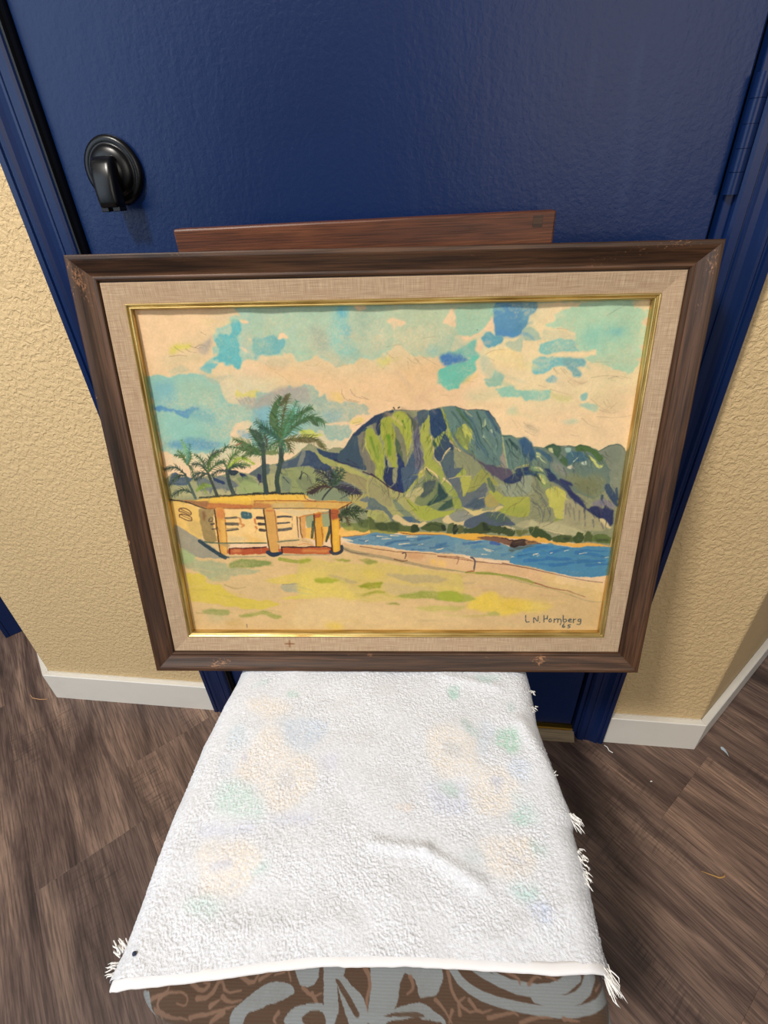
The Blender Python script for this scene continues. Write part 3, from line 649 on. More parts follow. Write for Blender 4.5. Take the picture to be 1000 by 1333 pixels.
P|192,192,158|0.376,10,3,0,0.5,1|1008.8,266.1 1078.2,249.8 1122.1,254.7 1140.8,272.3 1071.9,297.6 1027.3,288.2
S|150,132,106|0.858,0.528,0.36,0.8,0.25,0,0|760.9,284.5 787.6,289.3 810.0,276.4
S|150,132,106|0.858,0.528,0.36,0.8,0.25,0,0|942.8,269.5 982.7,274.4
S|150,132,106|0.858,0.528,0.36,0.8,0.25,0,0|1024.8,227.5 1051.1,232.2
S|150,132,106|0.858,0.528,0.36,0.8,0.25,0,0|1177.4,352.5 1197.4,379.9
S|150,132,106|0.858,0.528,0.36,0.8,0.25,0,0|1191.1,357.2 1210.4,375.5
S|150,132,106|0.858,0.528,0.36,0.8,0.25,0,0|1065.9,266.9 1088.4,275.9
S|150,132,106|0.858,0.528,0.36,0.8,0.25,0,0|763.4,147.7 780.4,173.0
S|150,132,106|0.858,0.528,0.36,0.8,0.25,0,0|789.3,152.3 806.4,173.4
S|150,132,106|0.858,0.528,0.36,0.8,0.25,0,0|849.7,140.8 871.4,166.1
P|170,200,173|0.8648,2,5.7,0.32,0.5,1|1281.2,30.8 1344.7,12.7 1408.5,2.5 1504.2,-7.0 1517.3,23.6 1568.1,36.1 1559.1,78.7 1560.2,134.5 1557.3,167.0 1538.6,208.1 1504.0,203.4 1468.7,194.5 1433.0,181.5 1406.4,172.8 1383.7,160.1 1420.1,148.4 1418.4,136.2 1368.4,139.4 1352.4,110.9 1354.2,90.9 1328.2,82.5 1294.5,78.0 1252.1,69.3 1283.7,54.2
P|156,189,167|0.658,2.5,4,0,0.5,1|1227.8,-12.4 1543.4,-13.8 1546.1,2.1 1229.2,2.9
P|146,194,176|0.611,13.75,3,0,0.5,1|1385.4,75.6 1450.6,68.9 1501.3,77.7 1504.4,97.5 1455.7,104.6 1427.4,140.4 1380.6,135.5 1364.5,107.1
P|126,184,185|0.752,8.75,5.7,0,0.5,1|1452.9,84.7 1486.3,87.3 1480.2,101.9 1454.7,97.4
P|105,155,178|0.8742,2,4,0.4,0.5,1|1179.4,-4.9 1228.4,-5.5 1219.0,25.8 1201.0,56.6 1186.5,82.0
P|137,186,178|0.8648,2,4.34,0.4,0.5,1|1244.1,117.1 1272.5,107.5 1348.2,110.8 1354.8,131.1 1368.9,143.5 1293.4,146.3 1247.2,149.6 1239.3,133.2
P|126,182,185|0.8648,2,4.34,0.4,0.5,1|1232.0,170.0 1256.4,158.0 1320.3,161.1 1388.9,168.4 1387.3,189.1 1366.0,188.7 1386.2,214.1 1356.7,217.9 1332.8,196.5 1319.3,190.1 1285.8,195.8 1265.6,208.1 1239.9,209.8 1227.9,194.9
P|122,160,165|0.705,3.75,4.34,0.4,0.5,1|1320.6,163.2 1388.9,168.4 1387.3,189.1 1366.0,188.7 1386.2,214.1 1356.7,217.9 1337.1,196.6
P|138,177,180|0.846,2,4.34,0.4,0.5,1|1266.0,221.6 1287.9,216.9 1311.2,225.7 1294.4,238.2 1276.7,233.7
P|170,187,167|0.799,2,4.34,0.4,0.5,1|1186.3,80.0 1210.4,68.6 1237.3,88.9 1247.1,105.0 1214.0,109.3 1188.3,104.0
P|201,196,164|0.752,2.5,4.34,0.4,0.5,1|1252.8,77.2 1346.3,94.8 1351.9,106.8 1255.5,105.2
P|228,207,167|0.893,2,4.34,0.4,0.5,1|1294.0,152.5 1402.7,144.0 1418.4,136.2 1416.9,156.5 1332.7,158.4
P|225,201,160|0.658,5,4.34,0.4,0.5,1|1504.2,-7.0 1562.2,-9.7 1564.1,24.5 1527.7,13.1
P|222,194,160|0.846,2,4.34,0.4,0.5,1|1542.6,63.5 1564.0,47.6 1560.0,79.5
P|222,194,160|0.846,2,4.34,0.4,0.5,1|1546.3,131.0 1560.4,125.6 1559.0,147.4
P|222,194,160|0.752,2,4.34,0.4,0.5,1|1541.1,170.8 1562.2,166.3 1559.3,179.4
P|180,196,169|0.564,6.25,4.34,0.4,0.5,1|1396.9,164.4 1464.5,165.5 1475.4,182.2 1424.5,181.3
S|128,120,108|0.99,0.528,0.36,0.8,0.25,0,0|1435.2,42.1 1475.6,17.1 1503.7,9.6
S|128,120,108|0.99,0.528,0.36,0.8,0.25,0,0|1419.7,177.1 1466.2,177.0
S|128,120,108|0.99,0.528,0.36,0.8,0.25,0,0|1413.0,223.0 1471.7,215.5 1516.4,228.8
S|128,120,108|0.99,0.528,0.36,0.8,0.25,0,0|1290.1,75.9 1325.8,79.3
S|128,120,108|0.99,0.528,0.36,0.8,0.25,0,0|1465.0,228.0 1498.0,220.1
S|128,120,108|0.99,0.528,0.36,0.8,0.25,0,0|1294.3,195.9 1309.0,213.0
S|128,120,108|0.99,0.528,0.36,0.8,0.25,0,0|1324.3,196.4 1338.5,209.2
P|147,191,175|0.799,2.5,4.34,0.4,0.5,1|1201.0,260.2 1287.9,259.3 1290.8,287.5 1256.6,295.8 1229.9,291.0 1203.2,286.3
P|147,186,176|0.799,2,4.34,0.4,0.5,1|1383.8,271.4 1402.9,271.7 1402.7,294.3 1389.6,294.1
P|156,191,173|0.705,2.5,4.34,0.4,0.5,1|1389.0,306.4 1432.7,307.0 1452.0,320.4 1431.8,333.4 1403.7,319.8
P|165,195,175|0.611,5,4.34,0.4,0.5,1|1329.0,358.9 1377.8,359.5 1392.8,366.5 1357.3,373.7
P|182,192,164|0.376,7.5,4.34,0.4,0.5,1|1463.6,159.1 1554.9,152.4 1551.9,185.2 1493.2,188.4
P|192,191,126|0.517,6.25,4.34,0.4,0.5,1|1288.1,261.4 1332.5,270.7 1365.0,280.7 1344.1,296.1 1308.2,287.7
P|207,192,153|0.564,7.5,4.34,0.4,0.5,1|1419.4,271.9 1471.4,272.7 1536.6,304.0 1514.5,330.1 1472.0,338.4 1442.6,315.9
P|194,178,149|0.611,5,4.34,0.4,0.5,1|1219.0,371.1 1245.8,371.4 1269.8,389.9 1253.6,408.1 1229.9,394.0
P|198,173,142|0.47,3.75,4.34,0.4,0.5,1|1335.4,219.5 1362.7,232.6 1405.7,233.2 1360.4,249.6
P|205,187,151|0.423,10,2.2,0.4,0.5,1|1398.8,350.8 1459.9,378.6 1501.3,420.2 1464.3,410.6
S|148,134,112|1.056,0.528,0.432,0.8,0.25,0,0|1362.7,232.6 1385.5,243.6 1405.7,233.2
S|148,134,112|1.056,0.528,0.432,0.8,0.25,0,0|1464.7,225.6 1497.6,217.7 1542.0,228.9
S|148,134,112|1.056,0.528,0.432,0.8,0.25,0,0|1421.7,289.3 1451.4,316.0 1488.9,334.2
S|148,134,112|1.056,0.528,0.432,0.8,0.25,0,0|1462.0,298.6 1473.3,317.2 1494.4,312.2
S|148,134,112|1.056,0.528,0.432,0.8,0.25,0,0|1487.0,320.9 1505.9,301.4
S|148,134,112|1.056,0.528,0.432,0.8,0.25,0,0|1213.8,362.0 1238.1,385.0 1261.8,389.8
S|148,134,112|1.056,0.528,0.432,0.8,0.25,0,0|1220.5,389.3 1239.7,403.3 1259.1,409.1
S|148,134,112|1.056,0.528,0.432,0.8,0.25,0,0|1398.8,350.8 1428.3,373.7 1461.4,383.2
S|148,134,112|1.056,0.528,0.432,0.8,0.25,0,0|1446.8,347.0 1513.5,352.3 1560.0,341.8
S|148,134,112|1.056,0.528,0.432,0.8,0.25,0,0|1369.8,404.9 1401.8,410.8
S|148,134,112|1.056,0.528,0.432,0.8,0.25,0,0|1227.9,371.2 1255.8,382.9
S|148,134,112|1.056,0.528,0.432,0.8,0.25,0,0|1469.5,290.0 1485.7,312.1
S|148,134,112|1.056,0.528,0.432,0.8,0.25,0,0|1452.6,324.8 1489.5,338.6 1514.5,330.1
S|148,134,112|1.056,0.528,0.432,0.8,0.25,0,0|1294.1,193.6 1313.0,210.7
S|148,134,112|1.056,0.528,0.432,0.8,0.25,0,0|1315.5,193.9 1334.9,215.2
S|148,134,112|1.056,0.528,0.432,0.8,0.25,0,0|1341.2,232.3 1360.4,249.6
S|148,134,112|1.056,0.528,0.432,0.8,0.25,0,0|1287.7,257.1 1323.4,266.3 1354.8,275.4
S|148,134,112|1.056,0.528,0.432,0.8,0.25,0,0|1473.8,230.0 1491.6,234.5
S|148,134,112|1.056,0.528,0.432,0.8,0.25,0,0|1251.7,243.7 1278.6,252.7
P|138,142,112|0.96,0,1.2,0.6,0.2,0|-9.9,550.2 20.8,525.4 33.6,521.4 50.9,538.2 89.9,546.9 135.5,539.0 152.8,530.8 184.3,535.3 217.5,527.3 243.1,515.2 266.0,523.6 293.4,528.0 315.2,511.8 336.6,497.7 364.5,495.9 389.8,493.4 434.6,477.7 455.2,465.9 480.6,442.2 495.5,433.1 506.1,421.4 523.0,429.5 545.4,441.6 572.2,447.8 588.3,438.1 603.8,438.3 622.9,442.5 635.4,422.9 659.9,388.2 683.2,378.2 706.8,351.8 737.6,329.5 760.3,320.5 786.6,314.5 820.2,315.7 850.1,319.8 872.5,320.1 902.3,318.6 928.2,311.5 957.8,306.4 989.9,306.8 1023.7,320.2 1056.9,317.0 1082.9,318.4 1097.9,323.1 1122.0,353.3 1140.5,380.0 1145.8,403.0 1162.8,405.1 1178.0,407.2 1193.3,411.2 1219.5,409.6 1240.1,431.1 1252.5,442.9 1271.2,441.2 1252.3,441.6 1294.2,446.0 1315.9,436.5 1339.3,444.5 1354.8,448.6 1369.0,441.0 1392.2,447.1 1410.1,439.5 1440.8,445.7 1461.4,459.5 1472.7,459.7 1496.8,444.4 1522.2,438.8 1541.4,442.9 1558.6,462.6 1562.0,484.2 1562.6,659.1 1557.2,811.0 1434.1,796.9 1269.9,773.5 1025.5,763.2 697.7,746.4 587.5,751.8 348.7,650.0 -4.9,632.8
P|160,160,122|0.8,2,2.2,0.5,0.18,1|1.3,567.2 89.9,546.9 123.6,564.0 179.6,568.7 264.4,536.0 359.4,545.2 353.0,608.4 107.7,615.0 -3.8,618.4
P|82,98,116|0.85,1,2.2,0.5,0.18,1|14.6,537.9 24.8,525.5 37.5,522.3 50.5,540.3 71.7,534.2 89.9,546.9 71.0,563.6 33.8,567.4 6.1,563.0
P|108,116,118|0.8,1,2.2,0.5,0.18,1|102.6,542.9 135.2,541.1 157.2,555.9 184.3,535.3 215.3,543.9 252.3,569.4 231.0,577.6 200.4,594.3 161.6,581.2 141.6,606.7 117.8,602.2
P|52,68,98|0.9,0,2.2,0.5,0.18,1|165.6,539.3 182.6,547.8 203.0,560.5 198.1,566.8 173.3,556.1 165.9,551.8
P|45,55,88|0.95,0,2.2,0.5,0.18,1|259.7,525.6 277.2,529.9 289.9,540.4 283.1,547.9 267.7,542.3
P|50,62,72|0.85,0,2.2,0.5,0.18,1|218.6,519.1 243.3,513.1 258.2,521.5 240.4,535.8 224.7,533.6
P|120,135,95|0.7,2,2.2,0.5,0.18,1|247.4,544.2 292.4,536.3 317.6,561.5 268.4,569.5
P|92,104,104|0.9,1,2.2,0.5,0.18,1|293.4,528.0 319.4,509.8 340.6,497.7 364.5,495.9 359.4,545.2 329.7,561.6 315.9,540.7
P|55,58,88|0.8,1,2.2,0.5,0.18,1|321.3,528.3 334.8,532.6 329.7,561.6 319.0,549.0
P|178,172,130|0.7,3,2.2,0.5,0.18,1|10.5,584.2 52.7,576.1 85.2,601.9 26.5,610.0
P|176,170,128|0.7,3,2.2,0.5,0.18,1|94.7,593.4 140.1,589.6 141.0,610.9 99.5,614.9
P|180,172,132|0.7,3,2.2,0.5,0.18,1|173.2,585.6 202.1,581.6 227.7,603.1 174.3,606.9
P|150,165,112|0.7,3,2.2,0.5,0.18,1|270.4,552.7 317.2,565.7 334.1,595.4 245.0,594.7
P|62,78,102|0.93,1,2.2,0.5,0.18,1|433.9,485.8 458.5,473.9 492.0,446.3 522.5,454.6 551.7,487.0 588.8,524.0 586.1,573.7 557.3,523.7 522.3,515.2 503.4,502.7 468.0,502.4 428.2,506.1
P|82,96,108|0.8,1,2.2,0.5,0.18,1|389.4,497.5 434.2,481.7 458.8,469.9 480.3,446.2 468.0,502.4 415.9,510.0 396.5,505.7
P|124,128,120|0.85,1,2.2,0.5,0.18,1|480.3,446.2 492.1,454.3 477.3,494.3 460.9,502.3
P|52,70,96|0.95,1,2.2,0.5,0.18,1|531.4,438.8 577.0,455.2 615.6,459.6 636.1,436.0 674.9,432.5 689.2,464.4 699.6,504.7 691.3,520.9 668.2,508.4 629.7,491.8 590.8,487.4 552.7,470.9
P|45,45,70|0.6,2,2.2,0.5,0.18,1|583.2,483.3 622.5,479.7 672.2,504.4 667.9,514.5 629.6,493.9 590.6,491.4
P|128,122,106|0.92,1,2.2,0.5,0.18,1|671.0,432.5 694.1,432.7 727.3,492.8 724.0,547.9 698.8,533.2 699.8,500.6 685.3,464.3
P|155,158,98|0.92,1,2.2,0.5,0.18,1|526.7,450.7 545.4,462.8 590.6,491.4 637.0,504.1 690.8,537.3 729.7,554.2 729.3,570.8 674.7,545.4 620.5,520.2 574.2,503.4 543.8,486.9
P|152,143,104|0.9,1,2.2,0.5,0.18,1|574.2,503.4 636.3,520.4 729.3,570.8 728.3,612.8 688.7,599.8 650.0,570.1 611.3,548.9
P|100,102,108|0.88,1,2.2,0.5,0.18,1|557.3,523.7 581.2,519.8 591.4,548.7 626.5,561.5 669.1,591.2 632.6,603.6 585.9,577.9
P|142,150,104|0.9,1,2.2,0.5,0.18,1|407.2,518.1 455.8,506.3 503.1,506.8 525.4,527.5 554.5,569.2 488.1,602.4 407.9,597.5 393.0,542.8
P|166,164,120|0.8,2,2.2,0.5,0.18,1|350.0,534.1 386.2,530.3 376.5,588.7 343.8,592.7
P|118,130,112|0.7,3,2.2,0.5,0.18,1|406.1,530.5 436.1,551.5 428.5,593.4 400.7,588.9
P|120,128,100|0.6,4,2.2,0.5,0.18,1|452.0,551.6 501.0,535.5 514.0,577.3 472.7,593.8
S|55,62,66|1.98,1.32,0.8,0.8,0.25,0,0|409.1,540.8 427.0,563.9
S|55,60,62|2.64,1.32,0.8,0.8,0.25,0,0|464.3,547.6 478.2,522.9 493.1,535.4
S|60,66,66|2.64,1.32,0.8,0.8,0.25,0,0|474.2,522.9 468.0,551.8
S|90,95,85|1.98,0.99,0.8,0.8,0.25,0,0|493.1,535.4 506.6,568.8
P|130,141,114|0.92,1,2.2,0.5,0.18,1|484.1,602.3 553.5,586.0 632.4,607.8 627.3,633.4 535.0,624.1 487.2,615.1
P|170,160,102|0.9,1,2.2,0.5,0.18,1|632.4,607.8 688.6,604.0 728.3,612.8 726.7,681.7 686.7,664.0 639.4,633.5
P|110,118,122|0.9,1,2.2,0.5,0.18,1|667.7,629.4 692.3,612.5 728.1,621.3 727.1,664.3 686.7,664.0 711.6,640.4 683.6,633.8
S|112,104,82|1.188,0.66,0.5,0.8,0.25,0,0|659.2,537.0 674.0,566.1 689.2,587.2
S|112,104,82|1.188,0.66,0.5,0.8,0.25,0,0|690.2,553.8 713.3,579.0
S|112,104,82|1.188,0.66,0.5,0.8,0.25,0,0|590.4,495.5 613.1,512.0 643.4,536.8
S|112,104,82|1.188,0.66,0.5,0.8,0.25,0,0|674.7,545.4 690.2,553.8
P|66,84,98|0.95,1,2.2,0.5,0.18,1|602.7,459.4 623.1,439.8 655.7,397.2 667.5,389.6 698.6,370.7 705.8,386.2 671.2,393.5 676.9,448.3 694.2,512.8 678.3,516.7 601.2,487.5
P|124,120,106|0.95,1,2.2,0.5,0.18,1|671.0,397.3 698.0,389.9 693.1,424.9 703.2,472.5 725.7,504.9 720.9,540.4 697.6,529.1 694.3,508.7 672.8,452.3
P|50,65,90|0.95,1,2.2,0.5,0.18,1|655.7,397.2 706.8,351.8 737.6,329.5 786.6,314.5 790.2,323.5 760.0,337.3 748.4,352.3 747.5,394.4 736.0,398.1 721.6,363.4 698.5,374.5 674.9,397.4
P|92,92,84|0.7,3,2.2,0.5,0.18,1|756.4,326.0 786.5,320.8 786.3,337.7 759.9,341.1
P|118,116,104|0.8,1,2.2,0.5,0.18,1|721.6,363.4 736.9,359.7 740.0,390.4 732.2,398.1
P|46,58,88|0.9,1,2.2,0.5,0.18,1|738.9,352.2 748.4,352.3 748.2,396.3 738.0,394.3 732.7,375.0
P|154,162,74|0.97,1,2.2,0.5,0.18,1|700.2,382.2 717.5,374.8 732.3,394.2 750.7,425.5 757.8,457.1 753.2,497.1 753.1,540.7 728.7,540.5 725.9,496.9 711.0,472.6 696.3,444.6 693.5,413.1
S|96,132,48|3.96,1.98,0.75,1,0.3,2,0|714.8,405.6 723.3,444.9 735.9,484.9
S|100,136,48|2.64,1.32,0.7,1,0.3,2,0|735.2,433.2 739.9,480.9
S|196,180,128|1.452,0.66,0.8,0.8,0.25,0,0|695.8,413.2 698.2,444.6 726.0,492.8
P|154,160,72|0.97,1,2.2,0.5,0.18,1|748.4,352.3 771.3,337.5 790.0,345.3 786.0,364.2 797.0,395.0 792.9,426.0 800.2,465.5 799.7,513.8 791.7,534.1 784.2,505.5 769.1,473.2 761.5,465.1 758.4,425.6 747.6,390.5
S|98,140,36|6.8,4.25,0.8,1,0.3,2,0|772.1,402.4 777.4,433.7 777.0,467.3
S|105,135,60|2.64,1.32,0.6,1,0.3,1,0|755.8,360.0 763.0,379.2
P|160,165,78|0.97,1,2.2,0.5,0.18,1|790.1,330.2 809.0,319.2 831.4,327.0 846.4,349.8 850.3,415.0 834.9,473.9 827.3,442.1 812.2,402.9 797.2,371.9 789.8,356.6
S|88,124,40|3.3,1.98,0.8,1,0.3,1.5,0|820.0,353.2 828.2,378.1
S|110,140,55|1.98,1.32,0.6,0.8,0.25,0,0|805.1,334.2 797.4,356.7
S|120,150,60|2.64,1.32,0.5,1,0.3,2,0|835.1,342.1 842.6,403.2
S|200,186,130|1.32,0.66,0.8,0.8,0.25,0,0|831.1,442.1 836.9,469.9 850.3,415.0
P|126,126,102|0.85,1,2.2,0.5,0.18,1|797.3,368.1 819.8,399.1 831.1,434.3 834.9,473.9 827.1,510.0 804.0,473.6 796.6,433.9
P|82,98,76|0.95,1,2.2,0.5,0.18,1|796.9,410.5 812.0,434.1 824.0,497.8 807.8,473.6 798.4,453.6
P|42,58,94|0.97,1,2.2,0.5,0.18,1|757.7,465.1 766.8,497.3 780.0,529.9 779.9,541.0 751.6,540.7 760.8,505.3
P|42,58,98|0.97,1,2.2,0.5,0.18,1|804.1,457.6 827.9,510.0 816.0,541.3 794.8,541.1 803.7,513.8
P|72,90,112|0.95,1,2.2,0.5,0.18,1|831.0,510.0 854.2,454.2 862.0,482.2 873.8,514.5 870.1,541.8 819.1,541.4
P|106,106,118|0.9,1,2.2,0.5,0.18,1|850.1,349.8 872.5,331.3 866.0,365.2 881.4,407.6 877.9,442.7 889.7,474.5 882.4,514.6 870.0,534.9 858.1,474.1 858.0,434.6 854.0,395.6
P|88,94,86|0.85,1,2.2,0.5,0.18,1|831.4,327.0 850.1,338.5 865.2,357.6 855.9,391.8 846.4,349.8
P|150,140,120|0.5,1,2.2,0.5,0.18,1|869.0,361.4 873.0,395.9 880.8,427.0 873.0,395.9
S|62,60,82|1.452,0.792,0.7,0.8,0.25,0,0|869.0,361.4 873.0,395.9 869.4,426.9
S|62,60,82|1.452,0.792,0.7,0.8,0.25,0,0|857.9,418.9 869.6,454.4 865.9,498.3
S|62,60,82|1.452,0.792,0.7,0.8,0.25,0,0|873.3,442.6 881.3,482.4 873.9,522.7
S|62,60,82|1.452,0.792,0.7,0.8,0.25,0,0|865.5,407.4 861.8,442.5
S|62,60,82|1.452,0.792,0.7,0.8,0.25,0,0|872.8,369.1 868.8,335.0
P|80,96,106|0.92,1,2.2,0.5,0.18,1|868.8,323.8 902.3,318.6 902.6,339.2 881.1,369.2 872.8,366.0
P|128,122,106|0.8,1,2.2,0.5,0.18,1|880.4,369.1 899.0,354.2 895.6,380.8 880.6,396.0
P|160,164,84|0.97,1,2.2,0.5,0.18,1|906.1,328.0 911.1,358.1 907.1,396.3 923.1,443.2 920.0,482.8 943.5,503.1 956.1,542.6 913.0,531.2 889.2,498.5 888.7,450.7 876.9,411.4 884.1,369.2 902.6,342.9
S|112,132,58|2.64,1.32,0.6,0.8,0.25,0,0|909.1,400.2 896.1,425.2
S|112,132,58|2.64,1.32,0.6,0.8,0.25,0,0|918.7,408.0 903.8,431.2
S|205,184,134|1.98,1.32,0.9,0.8,0.25,0,0|914.1,406.0 923.2,451.0 926.1,482.8 947.3,499.1 957.8,531.6
S|205,184,134|1.65,0.99,0.9,0.8,0.25,0,0|910.0,339.3 919.4,339.4 915.9,354.4
P|46,70,102|0.97,1,2.2,0.5,0.18,1|906.0,320.5 943.1,313.6 955.1,347.4 963.3,374.0 956.2,389.2 930.2,412.0 914.8,400.2 910.3,358.1
P|70,95,72|0.9,1,2.2,0.5,0.18,1|916.9,415.7 930.5,427.6 933.8,443.3 919.1,435.3
P|160,168,82|0.97,1,2.2,0.5,0.18,1|956.1,387.3 961.0,400.8 939.0,436.3 925.7,415.8 941.3,401.3
P|60,78,100|0.95,1,2.2,0.5,0.18,1|960.1,396.9 987.6,428.2 988.5,455.7 965.4,451.5 947.1,491.1 927.6,478.9 923.3,455.0 938.2,435.5
P|86,102,108|0.92,1,2.2,0.5,0.18,1|947.1,491.1 973.3,459.5 988.5,457.7 991.2,543.0 963.9,542.7
P|154,162,76|0.97,1,2.2,0.5,0.18,1|946.9,315.5 965.5,317.6 970.9,351.3 982.6,389.5 987.6,428.2 971.7,404.8 963.2,370.2 951.2,339.8
S|208,186,142|2.64,0.99,0.9,0.8,0.25,0,0|976.7,445.7 963.7,459.4 951.0,491.1
P|196,182,120|0.85,1,2.2,0.5,0.18,1|874.0,534.9 897.1,510.7 904.9,514.8 889.7,542.0 874.0,541.9
S|210,188,140|1.98,1.98,0.9,0.8,0.25,0,0|901.0,512.8 928.6,531.3 936.6,542.5
S|45,42,40|2.64,1.98,0.8,0.8,0.25,0,0|807.2,308.8 810.9,306.6
S|45,42,40|1.98,1.32,0.8,0.8,0.25,0,0|791.1,307.8 794.1,312.3
S|60,62,60|1.32,0.99,0.5,0.8,0.25,0,0|786.6,314.5 850.1,319.0 902.3,318.2
S|50,44,70|3.3,1.98,0.6,2,0.25,0,0|601.1,489.5 632.1,495.9 670.8,508.5
S|60,46,66|2.64,1.98,0.8,0.8,0.25,0,0|683.9,524.9 713.1,537.5
S|50,46,72|3.96,1.32,0.5,2,0.3,0,0.45|632.9,479.8 671.1,500.3
P|168,166,104|0.85,1,2.2,0.5,0.18,1|600.8,495.6 623.9,503.9 677.9,528.9 689.3,540.2 638.5,528.6 600.2,507.8
P|166,162,106|0.9,1,2.2,0.5,0.18,1|703.9,537.4 821.5,600.9 881.3,639.6 926.2,691.8 902.2,709.2 780.5,699.6 700.9,638.2
P|152,147,108|0.85,1,2.2,0.5,0.18,1|703.5,549.8 727.1,554.1 762.1,583.6 781.6,613.3 781.1,651.7 765.0,651.6 741.1,638.5 701.7,612.6
P|46,57,90|0.96,1,2.2,0.5,0.18,1|755.5,513.4 802.4,513.8 798.0,558.9 821.5,603.0 793.8,592.3 758.5,562.7 751.1,537.8
P|160,164,86|0.96,1,2.2,0.5,0.18,1|726.1,513.1 752.3,513.3 750.7,559.3 727.3,545.9
P|142,142,112|0.92,1,2.2,0.5,0.18,1|787.5,513.7 807.0,513.9 790.8,567.1 782.3,554.6
P|42,58,98|0.9,1,2.2,0.5,0.18,1|802.4,513.8 821.9,514.0 817.7,563.2 821.5,600.9 799.9,575.6 798.1,550.6
P|80,97,114|0.95,1,2.2,0.5,0.18,1|814.1,513.9 876.4,514.6 861.0,563.6 821.5,601.7 818.5,563.2
S|62,46,66|3.3,1.98,0.85,0.8,0.25,0,0|711.9,533.4 746.7,559.3 781.9,588.8 818.3,601.7
P|168,168,88|0.92,1,2.2,0.5,0.18,1|876.6,539.0 903.7,514.8 872.8,559.6 825.4,610.2 833.4,593.4
P|124,134,94|0.95,1,2.2,0.5,0.18,1|899.8,518.8 923.5,539.5 939.6,560.2 972.0,598.0 976.4,614.8 1000.4,623.5 1005.4,653.4 941.9,670.2 861.4,639.4 877.0,597.2 892.4,555.6
P|52,76,76|0.88,3,3,0.5,0.18,1|939.6,562.3 956.0,589.4 978.4,614.8 957.0,631.6 901.5,653.5 925.0,622.9 940.5,602.7
P|78,90,90|0.8,3,3,0.5,0.18,1|892.5,563.9 931.6,556.0 924.5,593.4 893.1,622.6 881.1,614.1 885.0,597.2
P|66,88,76|0.9,2,3,0.5,0.18,1|941.8,666.7 973.0,636.0 1001.2,623.5 1003.3,649.1 973.7,662.6
S|160,166,100|1.98,1.32,0.7,0.8,0.25,0,0|957.1,635.9 901.5,656.9
S|150,160,90|2.64,1.32,0.5,1,0.3,1,0|940.6,610.3 917.4,644.1
P|180,172,124|0.92,1,2.2,0.5,0.18,1|821.5,609.3 884.8,580.5 889.0,601.5 861.3,622.4 857.4,639.4 837.4,623.0
P|152,160,88|0.95,1,2.2,0.5,0.18,1|938.6,515.2 954.2,515.3 963.0,556.3 995.1,581.4 1012.0,615.1 1033.5,657.9 1005.6,657.7 1004.4,623.5 980.2,610.6 947.4,560.3
S|208,186,140|2.64,1.98,0.9,0.8,0.25,0,0|905.7,518.9 923.3,527.2 939.4,549.9
S|208,186,140|3.3,1.32,0.9,0.8,0.25,0,0|959.0,552.1 975.0,564.6 987.1,577.2
P|160,166,78|0.95,1,2.2,0.5,0.18,1|833.4,622.2 873.4,652.4 901.4,648.3 941.9,670.2 998.0,670.6 974.4,687.8 910.2,705.7 877.8,695.8 845.4,652.2
S|92,88,60|1.32,0.99,0.7,0.8,0.25,0,0|821.5,609.3 837.4,635.0 869.5,669.6
S|60,62,72|1.98,1.32,0.7,0.8,0.25,0,0|899.8,514.8 915.7,539.4 927.6,547.7
S|112,112,84|1.188,0.66,0.6,0.8,0.25,0,0|714.9,566.5 750.1,587.7 765.5,617.4
S|112,112,84|1.188,0.66,0.6,0.8,0.25,0,0|727.0,558.3 765.9,596.2 777.4,630.2
P|124,135,112|0.95,1,2.2,0.5,0.18,1|785.5,621.8 805.3,634.7 841.4,673.8 865.7,700.1 829.2,691.1 797.1,660.5
P|82,103,122|0.95,1,2.2,0.5,0.18,1|816.3,691.0 853.5,695.7 878.7,713.4 845.4,716.3
P|100,113,112|0.9,1,2.2,0.5,0.18,1|701.6,616.9 737.1,638.5 764.9,660.2 789.4,699.6 780.4,709.3 752.6,668.8 700.3,659.8
P|166,166,102|0.9,1,2.2,0.5,0.18,1|700.0,668.4 728.3,673.0 756.4,681.9 772.2,712.8 699.2,695.5
P|150,150,95|0.7,2,2.2,0.5,0.18,1|723.7,694.8 744.4,677.5 764.2,699.5 759.9,714.9 731.4,712.5
P|204,182,138|0.95,1,2.2,0.5,0.18,1|780.5,699.6 796.9,682.2 837.3,713.2 877.9,717.8 894.1,711.3 904.3,718.9 878.0,732.0 821.0,722.8
P|204,184,140|0.95,1,2.2,0.5,0.18,1|958.8,706.0 978.3,683.4 990.9,701.0 1011.5,714.3 1065.3,700.1 1032.1,724.1 983.4,719.4
P|142,144,132|0.95,1,2.2,0.5,0.18,1|982.6,692.2 1006.1,672.8 1042.0,670.9 1067.6,688.4 1055.3,701.4 1011.5,712.5
P|88,101,112|0.95,1,2.2,0.5,0.18,1|954.2,515.3 1024.0,516.0 994.0,548.3 978.8,561.4 962.5,535.7
P|160,168,82|0.95,1,2.2,0.5,0.18,1|997.9,548.4 1028.6,516.1 1037.4,540.5 1017.4,546.9
P|102,112,118|0.95,1,2.2,0.5,0.18,1|978.8,560.5 1009.6,548.5 1032.0,619.5 1097.6,590.6 1101.5,662.7 1061.6,662.4 1025.4,653.5 1012.0,615.1
P|82,95,106|0.6,4,3,0.5,0.18,1|1032.5,632.2 1066.4,594.6 1099.8,632.8 1101.2,658.4 1061.6,662.4
P|172,174,88|0.96,1,2.2,0.5,0.18,1|1017.6,553.5 1052.3,544.8 1050.1,581.9 1032.6,616.1
P|150,155,84|0.93,1,2.2,0.5,0.18,1|1056.8,557.1 1093.6,516.7 1095.3,549.3 1073.4,578.0 1047.2,607.0 1049.5,569.5
S|206,186,136|1.32,0.99,0.8,0.8,0.25,0,0|978.5,552.3 1017.3,544.4 1052.3,544.0
